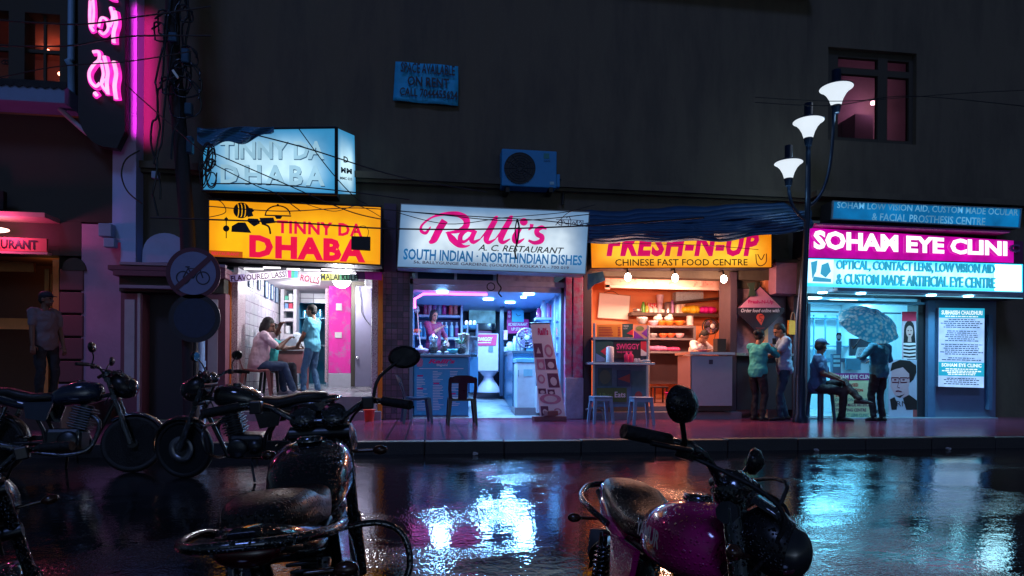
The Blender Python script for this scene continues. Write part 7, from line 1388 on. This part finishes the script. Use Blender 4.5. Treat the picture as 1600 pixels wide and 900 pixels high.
# drinks shop: woman behind the counter on a platform
single(MB().box((X(648, 12.9), 12.95, PZ), (X(728, 12.9), 14.2, .70)), 'platform', 'hidden wooden platform behind the menu counter', 'platform', WOODD)
Y = 13.35; person('woman in a plum dress behind the menu counter with a hand to her mouth', (X(677, Y), Y, .701), RZ(-140), .96, head=(RZ(-15), RZ(-12)), hands={1: (.02, .24, 1.34), -1: (-.16, .26, 1.05)}, hpole={1: (1, 0, -1), -1: (-1, -.6, -.4)}, shirt=((.16, .012, .06), .7), pants=(.1, .02, .06), hair='long', female=True, sleeve=1.3, skin=SKIN)
# cook
Y = 12.95; single(MB().cyl((X(1080, Y), Y, .445), (X(1080, Y), Y, 1.2), .15, 16), 'cook_seat', 'round seat hidden behind the metal counter under the cook', 'stool', WOODD)
r, L_, W_, hc_ = person('cook in a white tee bending his head down over the metal counter', (X(1080, Y), Y, .445), RZ(-158), 1.0, pelvis=(0, 0, .86), lean=(0, .55, 1), head=(RZ(8), RZ(-38)), hands={1: (.1, .55, 1.12), -1: (-.16, .53, 1.12)}, hpole={1: (1, -.2, -.5), -1: (-1, -.2, -.5)}, feet={1: (.14, .12, .12), -1: (-.14, .12, .12)}, kpole={1: (.2, 1, .4), -1: (-.2, 1, .4)}, shirt=((.75, .66, .66), .7), pants=(.03, .03, .05), hair='short', sleeve=.7)
# two people beside the diamond sign
Y = 11.45; r, L_, W_, hc_ = person('person in a turquoise long sleeved top raising a phone beside the diamond sign', (X(1184, Y), Y, PZ), RZ(-62), .99, head=(RZ(-8), RZ(-8)), lean=(0, .06, 1), hands={1: (.10, .32, 1.42), -1: (-.04, .30, 1.38)}, hpole={1: (.8, 0, -1), -1: (-.6, .2, -1)}, shirt=((.03, .36, .36), .7), pants=(.012, .015, .022), hair='bun', sleeve=1.8, female=True, curl=(.9, .9))
single(MB().box(W_[1]+Vector((.0, -.02, .05)), W_[1]+Vector((.075, .0, .17)), .006), 'phone', 'dark phone held up by the person in turquoise', 'phone', INK)
Y = 11.5; r, L_, W_, hc_ = person('tall man in a pale blue tee looking down at a phone in his hands', (X(1226, Y), Y, PZ), RZ(72), 1.075, head=(RZ(5), RZ(-30)), lean=(0, .05, 1), hands={1: (.05, .34, 1.12), -1: (-.06, .36, 1.12)}, hpole={1: (1, -.6, -.6), -1: (-1, -.6, -.6)}, shirt=((.30, .46, .62), .7), pants=(.02, .06, .10), hair='short', skin=SKIN, curl=(.9, .9), feet={1: (.12, -.05, .08), -1: (-.12, .1, .08)})
single(MB().box(W_[1]+Vector((-.13, -.05, .02)), W_[1]+Vector((-.06, .06, .035)), .005), 'phone', 'flat phone in the hands of the tall man in pale blue', 'phone', INK)
# seated man with the cap
Y = 11.5; r, L_, W_, hc_ = person('man in a dark tee and cap sitting cross legged by the clinic', (X(1279, Y), Y, PZ), RZ(-128), 1.14, pelvis=(0, -.03, .60), lean=(0, .1, 1), head=(RZ(52), RZ(-4)), hands={1: (.16, .30, .70), -1: (-.06, .34, .72)}, hpole={1: (.8, -1, -.3), -1: (-.8, -1, -.3)}, feet={1: (.06, .36, .08), -1: (.22, .62, .38)}, kpole={1: (.1, 1, .6), -1: (-.2, .8, 1)}, shirt=((.05, .12, .24), .7), pants=(.012, .014, .02), cap=(.02, .06, .14), skin=SKIN2, sleeve=.7)
# person with the umbrella
Y = 11.15; ux = X(1374, Y); r, L_, W_, hc_ = person('person in a teal shirt seen from behind under the patterned umbrella', (ux, Y, PZ), RZ(8), 1.0, hands={1: (.14, .26, 1.16), -1: (-.20, .22, 1.22)}, hpole={1: (1, -.6, -.5), -1: (-1, -.4, -.6)}, shirt=((.03, .20, .30), .7), pants=(.012, .014, .02), sleeve=1.0, feet={1: (.085, 0, .08), -1: (-.085, .04, .08)}, belly=1.1)
flush_people()
# umbrella
um = bpy.data.materials.new('umbrella_cloth'); um.use_nodes = True; nt_ = um.node_tree; b_ = nt_.nodes['Principled BSDF']; tc_ = _n(nt_, 'ShaderNodeTexCoord'); vo_ = _n(nt_, 'ShaderNodeTexVoronoi', Scale=17); nz_ = _n(nt_, 'ShaderNodeTexNoise', Scale=11, Detail=4); nt_.links.new(tc_.outputs['Object'], vo_.inputs['Vector']); nt_.links.new(tc_.outputs['Object'], nz_.inputs['Vector'])
ad_ = _n(nt_, 'ShaderNodeMath', operation='MULTIPLY'); nt_.links.new(vo_.outputs['Distance'], ad_.inputs[0]); nt_.links.new(nz_.outputs['Fac'], ad_.inputs[1]); cr_ = _n(nt_, 'ShaderNodeValToRGB'); cr_.color_ramp.elements[0].position = .12; cr_.color_ramp.elements[1].position = .3; cr_.color_ramp.elements[0].color = (.75, .9, .85, 1); cr_.color_ramp.elements[1].color = (.07, .5, .66, 1); nt_.links.new(ad_.outputs[0], cr_.inputs[0]); nt_.links.new(cr_.outputs[0], b_.inputs['Base Color']); b_.inputs['Roughness'].default_value = .5
tl_ = _n(nt_, 'ShaderNodeBsdfTranslucent'); nt_.links.new(cr_.outputs[0], tl_.inputs[0]); ms_ = _n(nt_, 'ShaderNodeMixShader'); ms_.inputs[0].default_value = .72; nt_.links.new(b_.outputs[0], ms_.inputs[1]); nt_.links.new(tl_.outputs[0], ms_.inputs[2]); nt_.links.new(ms_.outputs[0], nt_.nodes['Material Output'].inputs[0])
hand = W_[-1] + Vector((.02, .06, .06)); ax = Vector((-.02, -.69, .72)).normalized(); apex = at(1367, 489, 10.55); 
t = thing('umbrella', 'patterned turquoise umbrella tilted back over the person before the clinic window', 'umbrella', apex); e1 = ax.cross(Vector((1, 0, 0))).normalized(); e2 = ax.cross(e1).normalized(); R = .54; mb = MB(); nr, ns = 10, 8*6; vs = [apex]
def up_(r_, a): w = .5+.5*cos(8*a); dip = .26*r_*r_ + .03*r_*(1-w) ; rr = R*r_*(1-.05*(1-w)*r_); return apex - ax*dip + (e1*cos(a) + e2*sin(a))*rr
for i in range(1, nr+1): vs += [up_(i/nr, 2*pi*j/ns) for j in range(ns)]
mb.add(vs, [(0, 1+j, 1+(j+1) % ns) for j in range(ns)] + [(1+(i-1)*ns+j, 1+i*ns+j, 1+i*ns+(j+1) % ns, 1+(i-1)*ns+(j+1) % ns) for i in range(1, nr) for j in range(ns)], True); mb.build('canopy', um, t)
for k in range(8): a = 2*pi*k/8; MB().tube([up_(i/8, a) - ax*.012 for i in range(9)], .004, 5).build('rib', GREYMET, t)
grip = apex - ax*.74; MB().tube([apex + ax*.05, grip], .007, 8).build('shaft', GREYMET, t); mb = MB(); mb.tube(bez([grip, grip - ax*.09, grip - ax*.13 + e1*.03, grip - ax*.10 + e1*.06], 5), .012, 8); mb.build('handle', INK, t)
# ------------------------------------------------------------------ motorcycles
TYRE = M('tyre_rubber', (.008, .008, .009), .6, bump=.3, bscale=80); ENG = M('engine_alloy', (.05, .055, .06), .35, .8, var=.3, scale=14); SEATM = M('seat_vinyl_wet', (.006, .006, .007), .42, wet=95); FRAMEM = M('bike_frame_black', (.015, .015, .018), .35, .3); PLAS = M('bike_plastic_wet', (.008, .008, .010), .3, wet=120)
CHW = M('chrome_wet', (.14, .15, .17), .17, 1, var=.05, wet=110); AMB = M('indicator_amber', (.05, .016, .01), .2, coat=.5); REDL = M('tail_lens_red', (.06, .002, .006), .15, coat=.6); LENS = M('headlight_lens', (.02, .022, .026), .06, coat=.8); MIRG = M('mirror_glass', (.06, .065, .075), .06, .6, var=.02)
def sq(c, ry, rz, n=20, e=2.6):
    out = []
    for i in range(n):
        a = 2*pi*i/n; ca, sa = cos(a), sin(a); out.append(Vector(c) + Vector((0, ry*math.copysign(abs(ca)**(2/e), ca), rz*math.copysign(abs(sa)**(2/e), sa))))
    return out
def motorcycle(label, origin, head, paint, steer=0, sc=1.0, lean=7, crash=False, decal=None, rack=True, mirrors=(1, 1), stand=True, mh=1.235, ms=1.0, hs=1.0):
    """head: world direction of travel; local x forward, y left, z up"""
    ang = atan2(head.y, head.x); mt = Matrix.Translation(origin) @ Matrix.Rotation(ang, 4, 'Z') @ Matrix.Rotation(radians(-lean), 4, 'X') @ Matrix.Scale(sc, 4)
    ax = Vector((-.36, 0, 1)).normalized(); hd = Vector((.44, 0, .86)); ST = Matrix.Translation(hd) @ Matrix.Rotation(radians(steer), 4, ax) @ Matrix.Translation(-hd)
    t = thing('motorcycle', label, 'motorcycle', origin); V = Vector
    def put(mb, nm, m=None, par=None, s=False):
        k = mt @ ST if s else mt; mb.v = [k @ v for v in mb.v]; return mb.build(nm, m, par or t)
    for wx, s, r, w in ((.66, True, .30, .045), (-.64, False, .30, .058)):
        c = V((wx, 0, .30)); mb = MB(); n = 44; prof = [(r-.055, -w*.8), (r-.03, -w), (r-.008, -w*.72), (r, 0), (r-.008, w*.72), (r-.03, w), (r-.055, w*.8)]
        mb.lathe(prof + [prof[0]], c, 'Y', n); wheel = put(mb, 'wheel', TYRE, None, s)
        mb = MB(); mb.lathe([(r-.056, -w*.7), (r-.05, -w*.75), (r-.075, -w*.45), (r-.08, 0), (r-.075, w*.45), (r-.05, w*.75), (r-.056, w*.7)], c, 'Y', n)
        for k in range(5):
            a = 2*pi*k/5+.3; d = V((cos(a), 0, sin(a))); q = V((-sin(a), 0, cos(a)))
            mb.loft([[c + d*x + q*y*j + V((0, z, 0)) for j, z in ((-1, -.014), (1, -.014), (1, .014), (-1, .014))] for x, y in ((.03, .03), (.12, .016), (r-.07, .024))], smooth=False)
        mb.lathe([(.05, -.05), (.05, .05)], c, 'Y', 18); put(mb, 'rim', M('rim_grey_alloy', (.03, .033, .04), .35, .7), wheel, s)
        mb = MB(); mb.lathe([(.07, w+.012), (.13, w+.012), (.13, w+.017), (.07, w+.017), (.07, w+.012)], c, 'Y', 28); put(mb, 'brake_disc', GREYMET, wheel, s)
        mb = MB(); a0, a1 = ((-.1, 2.3) if s else (.25, 2.75)); rings = []
        for k in range(17):
            a = a0 + (a1-a0)*k/16; d = V((cos(a), 0, sin(a))); ww = w*1.5*(1 if 1 < k < 15 else .8); rings.append([c + d*(r+.035 - .035*abs(j)**2.2) + V((0, j*ww, 0)) for j in (-1, -.8, -.4, 0, .4, .8, 1)] + [c + d*(r+.030 - .035*abs(j)**2.2) + V((0, j*ww*.96, 0)) for j in (1, .8, .4, 0, -.4, -.8, -1)])
        mb.loft(rings); put(mb, 'mudguard', paint if s else PLAS, None, s)
    for y in (-.095, .095):
        mb = MB(); mb.tube([V((.40, y, .97)), V((.47, y, .78))], .026, 12); mb.tube([V((.47, y, .78)), V((.545, y, .58))], .024, 12); mb.tube([V((.545, y, .58)), V((.66, y, .29))], .032, 12); put(mb, 'fork_leg', CHW, None, True)
    mb = MB(); mb.tube([V((.40, -.12, .95)), V((.40, .12, .95))], .03, 8); mb.tube([V((.47, -.12, .77)), V((.47, .12, .77))], .03, 8); put(mb, 'fork_yoke', ENG, None, True)
    # headlight in its cowl
    def HS(mb): mb.v = [V((.44, 0, .93)) + (v - V((.44, 0, .93)))*hs for v in mb.v]; return mb
    mb = MB(); mb.loft([[V((x, 0, z)) + V((0, cos(2*pi*i/20)*w, sin(2*pi*i/20)*h)) for i in range(20)] for x, z, w, h in ((.40, .93, .06, .06), (.46, .92, .115, .12), (.55, .90, .125, .13), (.60, .885, .105, .105))]); hl = put(HS(mb), 'headlight', PLAS, None, True)
    mb = MB(); mb.lathe([(.104, 0), (.095, .03), (.07, .055), (.035, .07), (.001, .075)], V((.601, 0, .885)), 'X', 24); put(HS(mb), 'lens', LENS, hl, True)
    mb = MB(); mb.loft([[V((x, y, z)) for y, z in ((-w, z0), (-w*.6, z0+.03), (0, z0+.045), (w*.6, z0+.03), (w, z0), (0, z0+.01))] for x, w, z0 in ((.43, .09, 1.03), (.52, .10, 1.0), (.59, .07, .96))]); put(HS(mb), 'visor', M('smoked_visor', (.02, .025, .03), .08, coat=.8, wet=120), None, True)
    for s in (-1, 1):
        mb = MB(); mb.lathe([(.05, 0), (.056, .02), (.05, .05), (.02, .06)], V((0, 0, 0)), 'Z', 20); q = Matrix.Translation(V((.40, s*.062, 1.0))) @ Matrix.Rotation(radians(-50), 4, 'Y'); mb.v = [q @ v for v in mb.v]; d_ = put(mb, 'instrument_dial', CHW, None, True)
    bar = lambda s: [V((.37, 0, 1.0)), V((.365, s*.09, 1.01)), V((.33, s*.19, 1.07)), V((.27, s*.27, 1.075)), V((.20, s*.36, 1.06))]
    mb = MB(); P_ = bez(list(reversed(bar(-1))) + bar(1)[1:], 5); mb.tube(P_, .012, 8); put(mb, 'handlebar', CHW, None, True)
    for s in (-1, 1):
        a, b = V((.265, s*.275, 1.075)), V((.19, s*.385, 1.058)); mb = MB(); mb.tube([a, b], .0185, 10); put(mb, 'grip', TYRE, None, True)
        mb = MB(); mb.tube(bez([V((.30, s*.24, 1.07)), V((.33, s*.30, 1.06)), V((.27, s*.39, 1.045))], 5), .007, 6); mb.box((.27, s*.215-.02, 1.045), (.31, s*.215+.025, 1.095), .006); put(mb, 'lever', FRAMEM, None, True)
        if mirrors[0 if s == 1 else 1]:
            m0, m1 = V((.285, s*.235, 1.09)), V((.30, s*.36, mh)); mb = MB(); mb.tube(bez([m0, V((.30, s*.26, mh-.075)), m1], 4), .007, 6); mm = put(mb, 'mirror', FRAMEM, None, True)
            mb = MB(); q = Matrix.Translation(m1) @ Matrix.Rotation(radians(8*s), 4, 'Z'); mb.lathe([(.05, -.008), (.062, 0), (.055, .02), (.02, .036), (.001, .04)], V((0, 0, 0)), 'X', 22); mb.v = [q @ V((v.x, v.y*1.25*ms, v.z*.86*ms)) for v in mb.v]; put(mb, 'mirror_shell', PLAS, mm, True)
            mb = MB(); mb.lathe([(.001, -.009), (.047, -.009)], V((0, 0, 0)), 'X', 22); mb.v = [q @ V((v.x, v.y*1.25*ms, v.z*.86*ms)) for v in mb.v]; put(mb, 'mirror_glass', MIRG, mm, True)
        for x, z, y, st_ in ((.47, .86, .20, True), (-.70, .70, .17, False)):
            mb = MB(); mb.tube([V((x, s*.1, z)), V((x, s*y, z))], .008, 6); mb.ell(V((x, s*(y+.03), z)), (.02, .032, .02), 10, 7); put(mb, 'indicator', AMB, None, st_)
    for k, (p0, p1, p2) in enumerate(((V((.30, .2, 1.06)), V((.5, .08, 1.0)), V((.40, .03, .75))), (V((.30, -.2, 1.06)), V((.53, -.1, .98)), V((.42, -.02, .72))), (V((.28, .24, 1.05)), V((.50, .0, 1.06)), V((.38, -.06, .7))))): mb = MB(); mb.tube(bez([p0, p1, p2], 7), .006, 5); put(mb, 'control_cable', TYRE, None, True)
    # tank, seat, tail
    rings = [sq((x, 0, z), w, h, 24, e) for x, z, w, h, e in ((.34, .82, .05, .06, 2.2), (.31, .835, .10, .095, 2.4), (.22, .835, .138, .118, 2.6), (.10, .825, .15, .118, 2.6), (-.02, .80, .132, .108, 2.6), (-.10, .77, .10, .085, 2.4), (-.13, .76, .06, .05, 2.2))]
    mb = MB(); mb.loft(rings); tank = put(mb, 'fuel_tank', paint); mb = MB(); mb.lathe([(.045, 0), (.045, .014), (.036, .02), (.001, .02)], V((.12, 0, .944)), 'Z', 22); put(mb, 'fuel_cap', CHW, tank)
    if decal:
        mb = MB(); 
        for s in (-1, 1):
            f = lambda u, v, s=s: V((.20-.2*u, s*(.150-.006*abs(u-.5)), .86-.055*v)); g_, fs, _ = glyphs(decal, .03, .25); mb.add([f(x if s == 1 else 1-x, 1-y) + V((0, s*.004, 0)) for x, y in g_], fs)
        put(mb, 'tank_lettering', M('decal_white', (.75, .75, .78), .4), tank)
    rings = [sq((x, 0, z), w, h, 20, 3) for x, z, w, h in ((-.09, .79, .07, .03), (-.14, .785, .10, .045), (-.28, .775, .118, .05), (-.42, .80, .122, .055), (-.50, .825, .12, .055), (-.62, .835, .105, .05), (-.72, .84, .075, .04), (-.755, .845, .04, .02))]
    mb = MB(); mb.loft(rings); put(mb, 'seat', SEATM)
    rings = [sq((x, 0, z), w, h, 20, 2.5) for x, z, w, h in ((-.30, .69, .11, .05), (-.45, .72, .125, .06), (-.62, .765, .11, .055), (-.78, .815, .075, .04), (-.84, .835, .03, .02))]
    mb = MB(); mb.loft(rings); put(mb, 'tail_cowl', paint); mb = MB(); mb.ell(V((-.80, 0, .79)), (.035, .075, .035), 14, 9); put(mb, 'tail_light', REDL)
    if rack: mb = MB(); mb.tube(bez([V((-.42, .13, .74)), V((-.52, .18, .78)), V((-.70, .175, .80)), V((-.85, .10, .82)), V((-.875, 0, .825)), V((-.85, -.10, .82)), V((-.70, -.175, .80)), V((-.52, -.18, .78)), V((-.42, -.13, .74))], 4), .013, 8); put(mb, 'grab_rail', CHW)
    for s in (-1, 1):
        mb = MB(); q = [V((-.06, s*.115, .73)), V((-.34, s*.12, .72)), V((-.30, s*.125, .56)), V((-.12, s*.125, .53))]; mb.slab(q, (0, s*.02, 0)); put(mb, 'side_panel', paint)
        mb = MB(); mb.tube([V((-.64, s*.10, .33)), V((-.50, s*.12, .68))], .018, 8); n = 12; mb.tube([V((-.625+.125*(i/60), s*(.10+.02*i/60), .37+.27*i/60)) + V((cos(i*1.3)*.03, sin(i*1.3)*.03, 0)) for i in range(60)], .006, 5); put(mb, 'shock_absorber', CHW)
        mb = MB(); mb.tube([V((-.02, s*.1, .30)), V((-.02, s*.30, .30))], .013, 8); put(mb, 'foot_peg', TYRE); mb = MB(); mb.tube([V((-.28, s*.1, .36)), V((-.30, s*.27, .38))], .012, 8); put(mb, 'foot_peg', TYRE)
    # engine and frame
    mb = MB(); mb.box((-.14, -.12, .22), (.20, .12, .46), .04); mb.lathe([(.10, .12), (.10, .15), (.08, .165), (.001, .166)], V((.10, 0, .33)), 'Y', 22); mb.lathe([(.001, -.166), (.08, -.165), (.10, -.15), (.10, -.12)], V((.10, 0, .33)), 'Y', 22); mb.lathe([(.07, .12), (.07, .14), (.001, .141)], V((-.06, 0, .34)), 'Y', 18); en = put(mb, 'engine', ENG)
    mb = MB(); q = Matrix.Translation(V((.14, 0, .46))) @ Matrix.Rotation(radians(14), 4, 'Y')
    for k in range(9): 
        m2 = MB(); w_ = .088 + .012*(k % 2); m2.box((-w_, -w_, k*.026), (w_, w_, k*.026+.014), .004); mb.add([q @ v for v in m2.v], m2.f)
    m2 = MB(); m2.cyl((0, 0, 0), (0, 0, .25), .066, 16); mb.add([q @ v for v in m2.v], m2.f, True); put(mb, 'cylinder', ENG, en)
    mb = MB(); mb.tube(bez([V((.26, -.05, .60)), V((.36, -.08, .50)), V((.30, -.12, .26)), V((.10, -.15, .19)), V((-.2, -.16, .22))], 6), .022, 10); mb.tube([V((-.2, -.165, .22)), V((-.28, -.17, .25)), V((-.82, -.18, .36))], [.024, .045, .05], 14); put(mb, 'exhaust', CHW)
    mb = MB()
    for a in ([(.44, 0, .82), (.10, 0, .74), (-.20, 0, .69)], [(.46, 0, .74), (.36, 0, .5), (.24, 0, .22), (-.12, 0, .2)]): mb.tube([V(v) for v in a], .022, 8)
    for s in (-1, 1): mb.tube([V((-.10, s*.08, .70)), V((-.45, s*.10, .70)), V((-.80, s*.07, .80))], .015, 8); mb.tube([V((-.12, s*.08, .22)), V((-.16, s*.09, .45)), V((-.30, s*.1, .70))], .018, 8)
    put(mb, 'frame', FRAMEM); mb = MB(); 
    for s in (-1, 1): mb.tube([V((-.12, s*.07, .32)), V((-.64, s*.085, .30))], .022, 8)
    put(mb, 'swing_arm', FRAMEM); mb = MB(); mb.box((-.70, .075, .27), (-.08, .095, .40), .02); put(mb, 'chain_case', FRAMEM)
    mb = MB(); mb.slab([V((-.84, -.09, .62)), V((-.84, .09, .62)), V((-.87, .09, .50)), V((-.87, -.09, .50))], (-.006, 0, 0)); put(mb, 'number_plate', M('plate_grey', (.2, .2, .21), .5))
    if stand: mb = MB(); mb.tube([V((-.02, .12, .22)), V((-.10, .28, .035))], .013, 8); put(mb, 'side_stand', FRAMEM)
    if crash: mb = MB(); mb.tube(bez([V((.34, 0, .55)), V((.36, .2, .57)), V((.36, .31, .50)), V((.33, .31, .34)), V((.28, .12, .24)), V((.27, -.12, .24)), V((.33, -.31, .34)), V((.36, -.31, .50)), V((.36, -.2, .57)), V((.34, 0, .55))], 4), .014, 8); put(mb, 'crash_guard', CHW)
    return t
def cdir(a, b): v = cw(a, b); v.z = 0; return v.normalized()
PBLK = M('paint_black_wet', (.006, .006, .009), .12, coat=1, wet=105, var=.05); PBLU = M('paint_navy_wet', (.01, .02, .05), .14, coat=1, wet=105, var=.05); PRED = M('paint_magenta_red', (.65, .006, .20), .13, coat=1, wet=90, var=.06); PCYA = M('paint_dark_teal_wet', (.012, .05, .08), .12, coat=1, wet=80, var=.05)
# by the kerb, facing left
def parked(label, o, d, paint, **k): motorcycle(label, Vector((o.x, o.y, road_z(o.y))), d, paint, **k)
parked('black motorcycle with a crash guard parked along the kerb before the sweet shop', cw(-2.62, 6.5), Vector((-1, .05, 0)), PBLK, steer=-12, crash=True)
parked('dark navy motorcycle parked by the kerb before the red lit restaurant', cw(-4.60, 6.55), Vector((1, .02, 0)), PBLU, steer=10)
d = cdir(-.15, .99); parked('wet black motorcycle seen from behind with chrome grab rail and one mirror', cw(-.75, 2.72) - d*.33*1.06, d, PBLK, steer=-4, sc=1.06, lean=4, crash=True, mirrors=(0, 1), mh=1.245, ms=.85)
d = cdir(.12, -1); parked('motorcycle with a wet magenta red tank facing the camera with turned handlebar', cw(.54, 1.74) - d*.33*.93, d, PRED, steer=50, sc=.965, lean=3, decal='YAMUR', mh=1.155, ms=.85, hs=.66)
d = cdir(-.15, 1); parked('rain beaded dark teal motorcycle cut off by the picture corner', cw(-1.72, 1.85), d, PCYA, steer=20, sc=.9, lean=6, mirrors=(0, 0))
# litter along the gutter
LIT = M('paper_litter', (.5, .5, .52), .7, bump=.8, bscale=60)
for i, (px, lab) in enumerate(((548, 'crumpled white paper in the gutter near the red bucket'), (742, 'crumpled white paper in the gutter before the black plastic chair'), (1275, 'crumpled white paper in the gutter before the seated man'), (1482, 'crumpled white paper in the gutter before the tall backlit notice'))):
    x = X(px, YK-.12, 710); mb = MB(); bm = bmesh.new(); bmesh.ops.create_icosphere(bm, subdivisions=2, radius=.035); r_ = random.Random(i)
    for v in bm.verts: v.co *= r_.uniform(.6, 1.25); v.co.z *= .6
    mb.bm(bm, Matrix.Translation((x, YK-.12, road_z(YK-.12)+.018))); single(mb, 'crumpled_paper', lab, 'paper', LIT)
